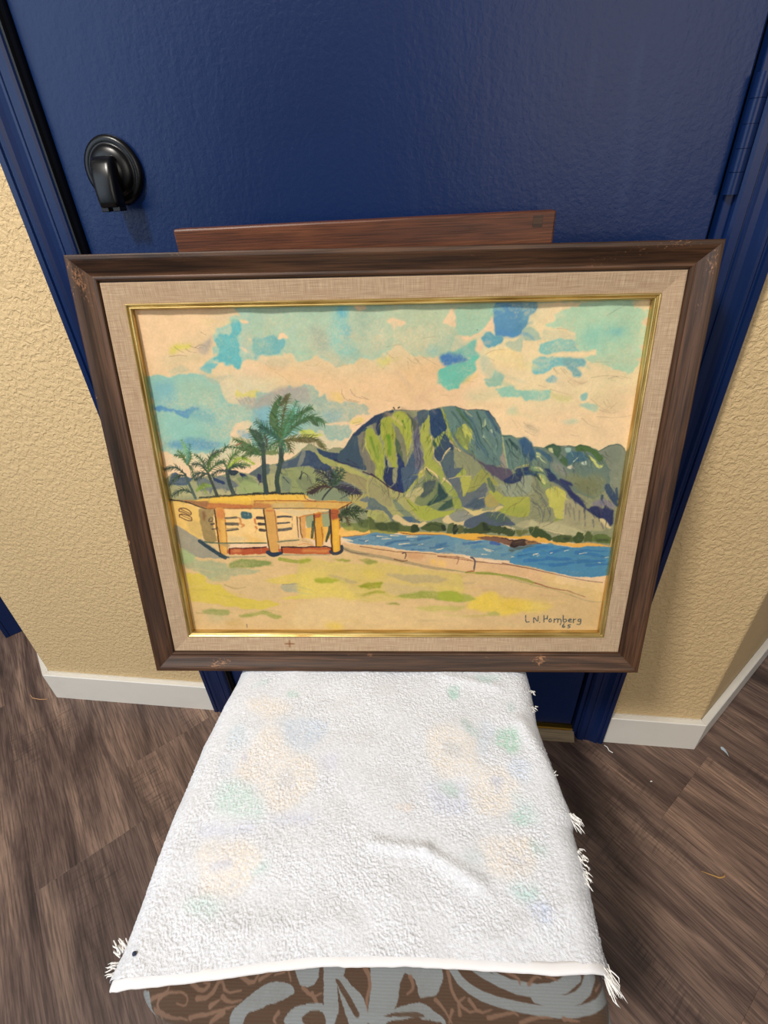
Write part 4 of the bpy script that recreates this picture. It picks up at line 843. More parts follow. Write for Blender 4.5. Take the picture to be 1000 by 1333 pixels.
S|206,186,136|1.98,1.32,0.8,0.8,0.25,0,0|1075.9,628.3 1099.2,620.0
P|204,186,124|0.95,1,2.2,0.5,0.18,1|1031.5,657.0 1062.0,671.0 1101.5,662.7 1070.9,689.3 1054.2,675.3
P|92,103,114|0.95,1,2.2,0.5,0.18,1|1035.5,727.7 1039.4,705.7 1071.0,692.8 1102.4,679.9 1105.4,734.7 1065.0,737.6
P|92,102,60|0.93,1,4,0.5,0.18,1|699.3,694.7 731.4,712.5 764.0,717.1 788.5,712.9 812.8,726.3 849.5,731.0 853.6,753.3 779.8,755.6 722.4,748.1 697.6,752.4
P|60,72,46|0.6,3,4,0.5,0.18,1|723.1,716.9 759.9,717.1 767.7,739.4 738.9,745.9
P|62,74,48|0.6,3,4,0.5,0.18,1|768.0,717.1 796.6,717.3 804.5,744.1 771.8,739.4
P|58,70,46|0.95,1,3,0.5,0.18,1|848.7,726.5 869.9,726.6 879.0,744.5 861.8,751.6 849.5,744.3
P|80,92,56|0.95,1,3,0.5,0.18,1|882.1,735.6 910.4,713.6 942.7,711.6 963.1,716.2 968.0,749.5 927.2,747.5 894.5,744.6
P|50,60,44|0.9,1,3,0.5,0.18,1|955.1,722.7 967.2,718.4 972.7,745.0 963.9,747.7
P|92,102,68|0.95,1,3,0.5,0.18,1|979.3,718.5 999.4,714.2 996.6,754.1 976.4,759.4
P|48,58,42|0.95,1,3,0.5,0.18,1|997.7,723.0 1011.8,723.1 1015.8,754.2 1000.9,759.5
P|92,98,62|0.95,1,3,0.5,0.18,1|1015.9,723.1 1036.6,736.5 1037.3,754.3 1017.2,759.6
P|60,72,48|0.95,1,3,0.5,0.18,1|1040.7,736.5 1057.1,741.1 1105.2,732.5 1106.4,754.7 1082.4,761.8 1049.6,754.4
S|45,52,40|1.98,1.32,0.5,2,0.25,0,0|902.4,726.8 926.6,718.1 951.2,727.1
S|45,52,40|2.64,1.32,0.6,3,0.25,0,0|1040.9,741.0 1065.6,750.0 1106.0,745.8
P|212,166,80|0.97,1,2.2,0.5,0.18,1|800.4,749.4 853.6,752.0 927.2,751.9 1009.1,762.3 1066.2,763.5 1106.7,759.2 1107.9,782.6 1050.9,786.8 984.8,768.4 902.8,759.0 829.0,763.1
S|122,80,52|1.584,1.32,0.8,0.8,0.25,0,0|812.6,754.0 853.7,761.0 927.4,760.0 984.8,768.4 1050.8,784.6 1107.7,778.1
P|152,147,78|0.8,2,2.2,0.5,0.18,1|698.0,739.0 796.2,753.9 763.3,760.5 697.4,757.8
P|102,127,122|0.97,1,2.2,0.5,0.18,1|949.2,310.0 989.9,306.8 1023.7,320.2 1097.9,323.1 1140.5,380.0 1148.9,422.3 1152.1,469.3 1147.1,509.2 1112.4,508.8 1052.9,472.2 1013.7,448.1 985.7,408.8 969.3,366.5 957.2,332.4
S|62,92,96|3.3,1.65,0.7,1.5,0.3,1,0|1020.2,325.8 1059.5,371.4 1077.5,429.3 1106.3,468.8
S|58,84,76|3.3,1.65,0.7,1.5,0.3,1,0|1061.1,326.3 1077.7,360.2 1083.4,383.1
S|66,92,112|6.8,3.4,0.7,1.5,0.3,1,0|1094.4,326.7 1115.0,360.7 1139.6,395.2
S|90,118,126|3.3,1.65,0.7,1.5,0.3,1,0|1046.9,341.0 1063.3,409.7
S|76,106,80|5.95,2.975,0.7,1.5,0.3,1,0|997.7,318.0 1040.5,363.6 1052.9,390.4
S|70,95,90|3.3,1.65,0.7,1.5,0.3,1,0|979.3,325.2 1006.5,355.6 1013.1,382.2
S|52,80,70|3.3,1.65,0.7,1.5,0.3,1,0|1088.9,360.4 1101.8,390.9
S|70,95,112|3.3,1.65,0.7,1.5,0.3,1,0|1112.6,383.4 1125.5,410.4
S|72,100,120|3.3,1.65,0.7,1.5,0.3,1,0|1061.6,413.5 1090.6,460.7 1106.7,476.8
S|120,142,120|3.3,1.65,0.7,1.5,0.3,1,0|1087.8,410.0 1116.3,445.3 1129.2,469.1
S|70,95,100|2.64,1.32,0.7,1.5,0.3,1,0|1036.5,359.7 1060.8,398.1 1066.5,436.9
S|98,98,112|5.95,2.975,0.7,1.5,0.3,1,0|993.3,408.9 1013.1,432.4 1036.7,452.3
P|132,142,82|0.85,1,2.2,0.5,0.18,1|1012.7,370.8 1025.6,367.2 1045.0,382.6 1051.7,405.7 1039.5,428.8 1037.5,453.1 1013.2,436.3 993.1,405.0 999.8,378.2
P|172,176,98|0.95,1,2.2,0.5,0.18,1|1013.7,368.9 1029.3,366.4 1050.1,394.2 1050.7,406.5 1031.4,397.8 1028.3,413.9 1019.0,389.9
P|166,172,92|0.9,1,2.2,0.5,0.18,1|1028.3,432.6 1032.3,436.5 1039.8,452.3 1025.0,444.3
P|176,186,152|0.9,1,2.2,0.5,0.18,1|1084.2,356.6 1088.8,345.3 1093.8,368.0 1084.1,376.2
P|170,182,160|0.9,1,2.2,0.5,0.18,1|1106.1,387.2 1113.4,384.2 1115.8,399.5
P|158,172,150|0.9,1,2.2,0.5,0.18,1|1080.1,406.0 1085.5,402.3 1090.0,415.8
S|175,170,140|1.98,1.32,0.6,0.8,0.25,0,0|1023.8,322.1 1046.9,341.0
P|90,87,100|0.92,2,3,0.5,0.18,1|1013.7,448.1 1052.9,472.2 1092.7,500.6 1131.9,513.0 1172.2,537.7 1149.4,544.5 1125.9,541.4 1085.2,504.5 1053.1,476.2
P|152,142,130|0.85,2,2.2,0.5,0.18,1|1145.0,477.2 1156.3,464.6 1166.0,493.3 1184.6,538.7 1168.0,533.6 1148.5,501.1
P|106,130,122|0.96,1,2.2,0.5,0.18,1|1147.9,406.8 1177.8,405.3 1197.5,417.1 1219.5,409.6 1252.5,442.9 1259.4,478.4 1242.4,502.1 1201.2,513.7 1179.6,533.7 1164.1,477.4 1155.7,437.9
S|48,74,72|3.96,1.98,0.85,1,0.3,1,0|1171.3,418.7 1200.4,454.1
S|48,74,72|2.64,1.32,0.8,1,0.3,1,0|1160.3,422.4 1182.0,461.7
S|55,80,80|3.3,1.98,0.7,0.8,0.25,0,0|1179.4,426.5 1195.4,438.4 1200.1,450.2
P|62,93,124|0.85,5,2.2,0.5,0.18,1|1201.4,419.0 1223.4,411.6 1249.0,446.8 1256.0,474.4 1232.8,478.1 1211.2,446.4
S|70,98,84|1.98,1.98,0.7,0.8,0.25,0,0|1151.8,408.8 1177.9,406.4
P|46,68,98|0.92,2,2.2,0.5,0.18,1|1202.8,534.0 1224.6,518.0 1274.2,514.4 1295.3,534.8 1327.2,546.1 1188.1,544.8
P|145,162,98|0.85,3,2.2,0.5,0.18,1|1246.3,502.1 1263.2,478.4 1293.3,474.8 1315.1,502.8 1285.8,515.4
P|208,208,144|0.92,0,2.2,0.5,0.18,1|1262.0,464.6 1277.7,470.7 1275.9,483.3 1263.1,476.8
S|66,92,112|6.8,4.25,0.85,1,0.3,1,0|1268.3,450.9 1300.9,474.9 1315.9,502.8
S|180,180,110|1.98,1.32,0.8,0.8,0.25,0,0|1216.4,511.9 1246.3,502.1 1239.1,508.1
S|206,186,140|3.3,1.98,0.9,0.8,0.25,0,0|978.5,420.3 994.4,444.0 1012.1,456.7
S|170,180,132|1.65,1.32,0.85,0.8,0.25,0,0|1148.9,410.7 1157.5,453.6 1170.4,501.4 1179.6,533.7
S|44,55,68|1.32,1.056,0.5,0.8,0.25,0,0|989.9,307.5 1023.7,320.6 1056.9,317.3 1098.0,323.8
S|60,60,72|1.584,1.056,0.6,0.8,0.25,0,0|1097.9,323.1 1122.0,353.3 1140.5,380.0
P|95,87,102|0.92,2,2.2,0.5,0.18,1|1094.9,516.7 1175.9,517.5 1193.1,542.0 1163.5,562.2 1122.9,533.2
P|148,155,132|0.85,3,2.2,0.5,0.18,1|1148.8,574.5 1188.1,579.0 1224.7,550.5 1254.9,542.6 1258.6,583.7 1245.1,608.6 1214.4,616.8 1179.0,616.5 1162.2,599.5
P|50,63,94|0.92,2,2.2,0.5,0.18,1|1163.2,558.1 1193.1,542.0 1223.7,538.2 1222.7,563.6 1195.3,571.6 1175.8,570.6
S|50,64,94|7.65,5.1,0.85,2,0.25,0,0|1207.3,525.9 1260.3,516.3 1276.2,522.5
S|88,102,94|1.98,0.99,0.65,0.8,0.25,0,0|1162.2,599.5 1179.5,622.8
S|88,102,94|1.98,0.99,0.65,0.8,0.25,0,0|1177.5,595.5 1186.9,616.5
S|88,102,94|1.98,0.99,0.65,0.8,0.25,0,0|1197.7,604.0 1214.8,621.8
S|88,102,94|1.98,0.99,0.65,0.8,0.25,0,0|1213.1,600.0 1226.2,616.8
S|88,102,94|1.98,0.99,0.65,0.8,0.25,0,0|1228.4,595.9 1249.5,613.7
S|88,102,94|1.98,0.99,0.65,0.8,0.25,0,0|1179.7,570.6 1177.2,591.3
S|88,102,94|1.98,0.99,0.65,0.8,0.25,0,0|1210.8,570.9 1204.9,595.7
S|88,102,94|1.98,0.99,0.65,0.8,0.25,0,0|1233.8,567.0 1228.1,591.8
P|152,153,88|0.95,1,2.2,0.5,0.18,1|1054.6,565.4 1095.3,524.8 1127.7,549.6 1146.2,582.7 1109.5,570.0 1071.8,598.8 1044.4,602.8
S|110,120,80|1.98,1.32,0.6,0.8,0.25,0,0|1107.4,533.0 1085.8,565.6
S|110,120,80|1.98,1.32,0.5,0.8,0.25,0,0|1076.8,540.9 1062.8,573.7
P|164,166,82|0.95,1,2.2,0.5,0.18,1|1115.1,599.2 1142.5,599.4 1167.2,616.4 1214.7,621.0 1253.7,617.1 1261.7,655.3 1256.0,690.5 1220.5,694.6 1188.2,689.2 1147.1,671.6 1169.8,654.6 1153.1,641.7 1124.4,624.5
P|145,155,78|0.4,5,2.2,0.5,0.18,1|1139.2,671.6 1193.9,659.1 1253.0,655.2 1251.6,685.3 1212.1,689.4
P|104,112,115|0.95,1,2.2,0.5,0.18,1|991.7,556.5 1015.0,552.6 1028.8,606.8 1071.6,594.6 1101.4,565.8 1111.1,599.1 1080.9,624.1 1111.3,658.5 1075.1,666.8 1038.6,653.6 1009.2,610.9
P|76,92,105|0.8,4,3,0.5,0.18,1|1072.8,619.8 1110.9,650.7 1071.0,663.3 1034.5,650.2 1057.8,636.7
P|172,172,90|0.96,1,2.2,0.5,0.18,1|1019.0,556.8 1045.9,546.8 1050.8,569.5 1037.7,612.0 1029.2,616.1 1025.9,581.7
P|94,110,92|0.95,1,2.2,0.5,0.18,1|1108.5,553.5 1116.1,549.5 1135.2,595.1 1131.1,604.3 1114.1,582.5
P|146,154,82|0.85,1,2.2,0.5,0.18,1|993.0,598.1 1009.2,610.9 1026.7,653.5 995.0,661.9
P|204,186,132|0.96,1,2.2,0.5,0.18,1|1030.8,657.9 1059.3,671.0 1127.2,671.5 1154.0,654.5 1167.1,661.0 1131.7,680.1 1068.2,689.3
P|168,154,94|0.85,2,2.2,0.5,0.18,1|1100.5,620.1 1123.4,607.6 1153.4,645.9 1126.5,659.4 1105.8,645.6
P|86,97,110|0.96,1,2.2,0.5,0.18,1|1037.5,723.2 1048.6,701.3 1076.2,688.4 1115.5,675.7 1155.5,678.1 1197.4,706.7 1215.6,724.3 1178.9,728.5 1119.0,737.0 1078.5,736.8
P|82,100,86|0.65,5,2.2,0.5,0.18,1|1107.7,680.0 1155.6,680.3 1197.4,706.7 1157.9,715.2 1116.5,693.1
P|142,143,110|0.85,2,2.2,0.5,0.18,1|1261.9,621.3 1282.7,592.2 1320.7,621.8 1335.9,655.8 1343.9,694.6 1318.6,720.6 1284.6,698.5 1261.8,711.5 1268.8,655.3
S|98,104,102|1.98,0.99,0.7,0.8,0.25,0,0|1267.3,638.3 1296.5,655.5 1309.7,703.1
S|98,104,102|1.98,0.99,0.7,0.8,0.25,0,0|1275.3,596.3 1301.1,621.7 1324.1,655.7
S|98,104,102|1.98,0.99,0.7,0.8,0.25,0,0|1272.8,655.4 1289.4,664.0
S|98,104,102|1.98,0.99,0.7,0.8,0.25,0,0|1292.1,609.0 1311.0,642.9 1331.1,685.8
S|98,104,102|1.98,0.99,0.7,0.8,0.25,0,0|1312.3,655.7 1311.3,685.7 1306.2,716.1
S|98,104,102|1.98,0.99,0.7,0.8,0.25,0,0|1328.1,655.8 1335.1,685.9 1325.8,711.9
S|98,104,102|1.98,0.99,0.7,0.8,0.25,0,0|1263.0,634.0 1280.3,651.1
S|98,104,102|1.98,0.99,0.7,0.8,0.25,0,0|1289.4,664.0 1300.6,698.6
S|98,104,102|1.98,0.99,0.7,0.8,0.25,0,0|1258.2,579.6 1276.0,604.7
S|98,104,102|1.98,0.99,0.7,0.8,0.25,0,0|1274.1,583.8 1303.8,609.1
P|186,182,98|0.96,1,2.2,0.5,0.18,1|1310.8,600.8 1336.4,584.4 1369.3,601.3 1378.3,626.5 1380.2,700.0 1352.4,699.9 1340.8,664.4 1322.4,638.7 1333.7,626.1
S|208,192,140|1.98,1.32,0.8,0.8,0.25,0,0|1376.9,613.9 1379.3,656.1 1380.6,703.5
P|142,152,82|0.9,1,2.2,0.5,0.18,1|1348.8,703.3 1372.7,703.5 1372.0,726.2 1354.7,721.7
P|66,79,102|0.92,3,2.2,0.5,0.18,1|1275.8,518.5 1318.0,518.9 1340.6,551.5 1382.4,580.7 1385.3,605.6 1351.4,580.4 1326.5,563.7 1301.2,543.0
P|130,150,98|0.6,4,2.2,0.5,0.18,1|1270.4,542.7 1293.9,547.0 1324.3,580.1 1305.7,588.3 1280.0,563.3
P|200,196,120|0.8,1,2.2,0.5,0.18,1|1280.0,542.8 1294.7,555.2 1304.5,575.8 1291.6,563.4
P|168,163,128|0.92,2,2.2,0.5,0.18,1|1214.8,724.3 1253.5,707.0 1302.2,716.1 1397.0,708.0 1402.5,756.4 1320.4,738.2 1248.0,737.8
P|205,190,150|0.8,1,2.2,0.5,0.18,1|1320.8,742.6 1403.1,760.8 1403.8,767.5 1333.5,749.3
P|205,190,150|0.7,1,2.2,0.5,0.18,1|1166.8,728.5 1211.6,735.3 1208.1,742.0 1171.5,737.3
P|70,82,52|0.93,1,5,0.5,0.18,1|1038.2,741.0 1062.3,736.7 1101.6,714.8 1130.3,723.8 1167.1,732.9 1212.5,746.4 1209.8,764.2 1161.1,764.0 1132.1,754.9 1063.4,759.9 1038.9,758.8
P|66,84,50|0.93,1,5,0.5,0.18,1|1260.5,742.3 1295.9,733.6 1322.1,755.9 1348.9,773.9 1340.6,779.3 1291.5,773.6 1266.4,764.6
P|108,112,68|0.85,2,3,0.5,0.18,1|1216.2,742.0 1256.8,746.7 1258.0,760.0 1226.0,765.2
P|74,90,56|0.93,1,4,0.5,0.18,1|1352.1,774.0 1374.9,760.7 1403.6,765.3 1406.7,793.1 1366.3,792.9
P|45,55,40|0.7,2,4,0.5,0.18,1|1099.8,719.2 1114.2,723.7 1135.7,746.0 1103.4,748.0
P|45,55,40|0.8,1,3,0.5,0.18,1|997.0,723.0 1011.1,720.9 1014.3,754.2 998.1,758.6
P|216,168,74|0.97,1,2.2,0.5,0.18,1|998.3,763.1 1079.6,759.1 1161.4,768.5 1242.5,768.9 1315.8,773.8 1345.9,791.9 1367.5,804.2 1317.5,791.8 1243.3,778.8 1121.0,772.7 1080.7,782.5 998.7,777.5
P|116,85,66|0.93,1,3,0.5,0.18,1|1080.5,777.9 1120.9,771.4 1169.8,773.0 1211.2,783.1 1259.9,782.5 1309.4,791.7 1310.8,806.2 1204.7,805.7 1154.5,787.3
P|66,42,40|0.85,1,3,0.5,0.18,1|1170.1,777.5 1210.9,780.0 1208.6,792.1 1179.2,792.0
P|108,126,116|0.95,1,2.2,0.5,0.18,1|1241.3,445.4 1294.2,446.0 1315.9,436.5 1339.3,444.5 1392.2,447.1 1440.8,445.7 1469.2,461.6 1487.3,483.4 1511.3,519.5 1523.9,580.5 1476.6,630.1 1411.1,604.4 1343.5,554.3 1247.2,512.8
P|72,98,76|0.88,2,3,0.5,0.18,1|1294.2,446.0 1315.9,436.5 1339.3,444.5 1346.2,466.1 1333.6,489.7 1359.4,490.0 1374.3,514.1 1353.2,502.7 1319.4,470.6
P|84,110,68|0.92,1,3,0.5,0.18,1|1392.5,449.0 1410.1,439.5 1440.8,445.7 1465.7,463.5 1488.1,483.4 1474.5,499.9 1447.9,471.2 1423.9,459.9 1401.7,463.6
P|76,108,122|0.85,2,3,0.5,0.18,1|1371.9,466.4 1401.7,462.8 1424.8,467.0 1436.1,490.8 1398.4,498.4 1372.7,506.9 1362.8,486.1
P|72,103,122|0.9,2,2.2,0.5,0.18,1|1260.6,449.5 1287.8,457.7 1312.9,481.6 1319.6,502.3 1302.3,489.4 1265.2,458.2
P|78,105,72|0.7,2,2.2,0.5,0.18,1|1346.7,478.0 1370.8,490.1 1373.1,510.1 1357.4,505.9
P|60,90,118|0.85,3,2.2,0.5,0.18,1|1240.3,433.7 1252.7,445.5 1262.0,465.2 1256.2,484.9 1245.5,492.8
P|132,139,122|0.95,1,2.2,0.5,0.18,1|1469.5,463.6 1496.8,444.4 1522.2,438.8 1541.4,442.9 1558.6,464.5 1564.6,508.0 1558.0,564.4 1565.5,639.2 1549.2,647.5 1521.6,564.1 1509.6,507.5 1486.7,479.5
P|118,128,112|0.4,6,2.2,0.5,0.18,1|1498.5,456.0 1527.3,448.6 1546.5,476.2 1536.2,507.7 1510.5,487.6
P|194,194,146|0.92,1,2.2,0.5,0.18,1|1304.1,450.0 1317.1,448.2 1321.9,469.0 1310.9,461.8
P|205,205,145|0.92,1,2.2,0.5,0.18,1|1263.8,463.3 1273.2,463.4 1280.7,478.1 1267.0,477.9
P|194,198,124|0.92,1,2.2,0.5,0.18,1|1437.4,477.0 1458.1,491.0 1471.6,507.1 1491.4,507.3 1477.2,519.9 1451.1,494.9
P|152,177,164|0.92,1,2.2,0.5,0.18,1|1358.1,451.4 1378.6,452.8 1376.5,467.3 1364.4,467.1
P|184,194,174|0.92,1,2.2,0.5,0.18,1|1414.1,502.5 1432.8,494.7 1435.0,511.5
P|200,195,170|0.92,1,2.2,0.5,0.18,1|1371.7,514.1 1385.2,509.4 1384.5,523.0
P|190,192,140|0.92,1,2.2,0.5,0.18,1|1479.0,547.4 1498.5,563.9 1499.1,568.0
S|200,200,112|3.3,1.32,0.9,0.8,0.25,0,0|1441.6,569.5 1455.0,584.0
S|190,200,170|1.98,1.32,0.8,0.8,0.25,0,0|1390.5,496.3 1405.7,480.6
P|132,137,104|0.85,8,4,0,0.18,1|1323.4,509.6 1375.9,534.3 1434.9,547.0 1464.5,539.2 1505.6,559.9 1509.3,613.6 1476.6,630.1 1409.1,587.8 1367.1,558.6
P|142,144,134|0.8,7,3,0,0.18,1|1307.3,501.4 1353.6,505.9 1380.2,538.4 1349.5,538.9
P|120,122,90|0.6,8,3,0,0.18,1|1400.4,579.4 1435.9,555.1 1492.5,576.1 1475.5,621.7 1435.5,613.0
P|138,158,108|0.8,2,2.2,0.5,0.18,1|1247.2,512.8 1269.9,509.0 1298.6,529.5 1271.7,529.2 1248.3,524.9
P|205,204,150|0.8,1,2.2,0.5,0.18,1|1254.9,512.9 1281.9,515.2 1298.4,527.5 1270.7,517.9
P|50,63,97|0.93,2,2.2,0.5,0.18,1|1292.3,523.4 1313.2,521.5 1340.4,554.3 1321.2,563.1 1303.7,541.7
P|150,162,112|0.8,3,2.2,0.5,0.18,1|1272.1,533.3 1295.6,537.6 1317.7,566.4 1298.7,570.3 1281.7,553.7
P|200,198,125|0.85,1,2.2,0.5,0.18,1|1280.5,541.5 1301.8,562.1 1303.0,574.5 1285.9,557.9
P|58,64,98|0.93,2,3,0.5,0.18,1|1351.2,554.4 1383.5,566.9 1401.6,583.6 1381.1,580.1 1412.1,612.8 1438.6,638.2 1450.0,660.4 1424.0,646.6 1389.2,616.8 1362.1,583.2
P|58,77,102|0.92,1,3,0.5,0.18,1|1509.1,584.5 1519.5,576.4 1543.6,609.7 1555.3,630.7 1559.8,661.2 1531.2,630.5 1514.0,605.3
P|62,80,102|0.9,1,2.2,0.5,0.18,1|1498.2,617.7 1506.8,617.7 1507.1,648.0 1499.3,648.0
P|62,80,104|0.9,1,2.2,0.5,0.18,1|1543.1,593.1 1550.6,589.0 1559.5,632.8 1550.0,626.4
P|186,182,98|0.95,1,2.2,0.5,0.18,1|1309.4,599.4 1327.6,587.1 1363.5,595.7 1376.4,620.9 1378.1,657.7 1330.8,657.4 1324.5,633.1
S|112,118,100|1.98,0.99,0.6,0.8,0.25,0,0|1265.3,586.5 1291.8,620.2 1298.2,645.6
S|112,118,100|1.98,0.99,0.6,0.8,0.25,0,0|1276.2,578.3 1305.9,603.5
S|112,118,100|1.98,0.99,0.6,0.8,0.25,0,0|1259.7,611.5 1281.6,637.0
S|112,118,100|1.98,0.99,0.6,0.8,0.25,0,0|1296.2,624.4 1306.9,654.2
S|40,70,68|1.452,1.056,0.6,0.8,0.25,0,0|1294.3,446.8 1316.0,437.3 1339.3,444.9 1369.1,441.8 1392.3,447.5 1410.1,439.9 1440.9,446.1
S|70,90,80|1.452,0.924,0.6,0.8,0.25,0,0|1469.3,462.0 1496.9,445.1 1522.3,439.6 1542.2,443.3 1558.2,464.5
P|164,158,124|0.92,2,2.2,0.5,0.18,1|1378.6,626.5 1407.4,639.4 1458.8,673.8 1502.3,704.3 1529.7,730.7 1524.3,749.1 1452.4,748.7 1387.7,743.0 1365.7,725.3 1383.3,703.5
S|114,112,106|3.3,1.65,0.7,1,0.3,1,0|1384.3,649.8 1386.1,686.2
S|114,112,106|3.3,1.65,0.7,1,0.3,1,0|1392.2,660.5 1402.1,695.0
S|114,112,106|3.3,1.65,0.7,1,0.3,1,0|1410.5,664.9 1419.8,710.3
S|114,112,106|3.3,1.65,0.7,1,0.3,1,0|1431.2,673.6 1435.9,711.7
S|114,112,106|3.3,1.65,0.7,1,0.3,1,0|1453.6,695.3 1459.0,731.1
S|114,112,106|3.3,1.65,0.7,1,0.3,1,0|1483.1,708.5 1489.0,735.7
S|114,112,106|3.3,1.65,0.7,1,0.3,1,0|1512.6,721.8 1523.6,743.8
S|114,112,106|3.3,1.65,0.7,1,0.3,1,0|1396.7,647.8 1403.1,669.1
P|132,126,138|0.8,4,2.2,0.5,0.18,1|1470.6,644.1 1508.0,631.7 1541.0,644.6 1552.7,665.9 1515.4,657.2 1480.3,657.7
P|52,58,94|0.93,2,3,0.5,0.18,1|1375.7,601.3 1395.2,601.5 1430.4,635.3 1457.7,665.3 1480.2,656.9 1512.8,666.5 1514.8,652.9 1536.2,665.8 1550.1,674.5 1551.8,713.3 1545.7,731.6 1533.1,726.3 1501.7,700.0 1475.7,682.5 1423.6,643.7
P|205,188,142|0.8,2,2.2,0.5,0.18,1|1502.9,708.7 1518.1,704.4 1546.3,735.1 1543.5,743.9 1521.8,730.6
P|184,178,140|0.75,3,2.2,0.5,0.18,1|1264.1,707.1 1305.3,720.5 1360.8,716.5 1452.5,750.0 1455.2,770.9 1397.8,761.7 1327.5,742.7 1266.8,737.9
S|104,108,104|1.98,0.99,0.6,0.8,0.25,0,0|1282.1,642.7 1304.3,668.4 1315.6,703.1
S|104,108,104|1.98,0.99,0.6,0.8,0.25,0,0|1296.3,625.8 1323.2,660.0 1334.6,694.5
S|104,108,104|1.98,0.99,0.6,0.8,0.25,0,0|1264.9,625.6 1282.9,651.2
S|104,108,104|1.98,0.99,0.6,0.8,0.25,0,0|1309.9,685.7 1308.9,716.1
S|104,108,104|1.98,0.99,0.6,0.8,0.25,0,0|1328.5,672.9 1335.5,703.2
P|68,84,50|0.93,1,4,0.5,0.18,1|1267.2,742.3 1294.5,733.6 1320.3,751.5 1346.3,769.5 1310.5,774.6 1269.6,769.9
P|82,94,55|0.93,1,4,0.5,0.18,1|1346.8,773.9 1362.4,769.5 1376.8,783.1 1369.0,792.9 1352.2,787.4
P|88,100,60|0.93,1,4,0.5,0.18,1|1374.0,765.1 1393.7,760.8 1419.6,769.9 1425.9,788.7 1392.8,788.5
P|70,84,50|0.93,1,4,0.5,0.18,1|1423.4,774.3 1433.6,752.1 1449.9,761.1 1462.1,788.0 1434.3,797.8
P|88,100,60|0.93,1,4,0.5,0.18,1|1459.1,770.1 1468.3,747.9 1487.4,765.8 1499.0,792.7 1470.4,795.7
P|100,115,66|0.93,1,4,0.5,0.18,1|1490.6,765.8 1526.1,761.5 1552.8,775.0 1556.2,798.4 1498.3,793.6
P|56,68,44|0.6,3,4,0.5,0.18,1|1394.7,769.7 1415.3,774.3 1408.6,785.5 1391.9,780.9
P|60,72,46|0.5,3,4,0.5,0.18,1|1495.2,770.3 1513.1,783.8 1544.6,779.5 1549.9,788.4 1510.3,792.7
P|220,170,90|0.97,1,2.2,0.5,0.18,1|1269.9,773.5 1314.8,778.3 1368.9,792.0 1434.1,796.9 1499.1,799.4 1559.2,811.0 1560.5,820.1 1501.3,816.2 1469.2,818.3 1427.8,811.3 1374.0,802.0 1311.3,783.6 1271.2,787.9
P|108,145,160|0.96,1,2.2,0.5,0.18,1|943.9,768.8 1009.5,773.7 1075.5,787.6 1124.3,783.3 1174.1,797.1 1207.8,810.9 1256.5,806.6 1313.1,802.3 1353.3,798.0 1364.0,902.0 1279.7,886.2 1178.5,862.4 1086.8,851.8 1028.3,838.6 945.3,833.6
P|84,138,168|0.96,1,2.2,0.5,0.18,1|1272.6,805.1 1333.1,798.6 1386.8,808.0 1452.8,817.4 1518.0,819.9 1561.5,826.9 1571.2,908.1 1447.4,907.7 1279.9,888.4
P|84,138,168|0.93,1,2.2,0.5,0.18,1|1309.8,819.0 1562.1,813.5 1559.1,887.7 1557.5,927.8 1503.6,933.2 1430.0,928.8 1317.6,902.1 1205.9,875.5 1232.9,832.1
P|104,140,158|0.96,1,2.2,0.5,0.18,1|599.1,767.9 678.1,758.3 723.6,754.1 760.6,756.5 818.1,763.6 875.5,763.9 928.8,762.0 998.6,773.6 1000.6,835.3 917.5,828.9 834.4,821.6 743.2,805.1 668.4,800.1 631.3,790.8
S|72,110,142|5.95,2.975,0.8,1.5,0.3,1,0|759.9,797.4 801.4,786.2 838.6,781.8
S|72,110,142|6.8,3.4,0.8,1.5,0.3,1,0|875.7,779.7 928.9,771.0
S|72,110,142|3.96,1.98,0.8,1.5,0.3,1,0|917.3,814.2 942.0,810.6 975.0,807.5
S|72,110,142|3.3,1.65,0.8,1.5,0.3,1,0|660.8,780.9 693.7,790.2
S|72,110,142|3.3,1.65,0.8,1.5,0.3,1,0|817.9,804.5 875.8,800.2
S|72,110,142|2.64,1.32,0.8,1.5,0.3,1,0|711.0,763.0 760.4,768.7
S|72,110,142|2.64,1.32,0.8,1.5,0.3,1,0|636.1,776.2 669.5,768.2
S|72,110,142|3.3,1.65,0.8,1.5,0.3,1,0|851.0,818.5 900.8,819.6
S|212,198,170|2.244,0.99,0.92,1,0.25,0,0|727.4,766.7 764.5,769.2
S|212,198,170|2.244,0.99,0.92,1,0.25,0,0|743.7,776.8 777.6,776.1
S|212,198,170|2.244,0.99,0.92,1,0.25,0,0|683.4,786.5 696.0,781.1
S|212,198,170|2.244,0.99,0.92,1,0.25,0,0|805.5,798.5 843.6,793.2
S|212,198,170|2.244,0.99,0.92,1,0.25,0,0|774.9,763.4 806.5,766.3
S|212,198,170|2.244,0.99,0.92,1,0.25,0,0|942.2,819.8 966.9,813.5
S|212,198,170|2.244,0.99,0.92,1,0.25,0,0|875.8,800.2 892.3,798.5
S|212,198,170|2.244,0.99,0.92,1,0.25,0,0|598.6,778.3 631.6,785.3
S|212,198,170|2.244,0.99,0.92,1,0.25,0,0|610.8,785.2 627.2,789.0
S|212,198,170|2.244,0.99,0.92,1,0.25,0,0|834.5,769.1 871.5,769.3
S|58,94,148|3.96,1.98,0.75,2,0.3,1,0|1034.9,795.5 1067.7,795.7 1100.2,791.3
S|66,92,152|7.65,3.825,0.75,2,0.3,1,0|1137.2,794.7 1166.1,799.3
S|66,108,145|7.65,3.825,0.75,2,0.3,1,0|944.6,802.8 973.3,796.1
S|80,120,150|3.3,1.65,0.75,2,0.3,1,0|944.8,809.7 981.8,807.6
S|70,126,168|8.5,4.25,0.75,2,0.3,1,0|1258.0,824.9 1306.3,816.8 1354.7,811.6
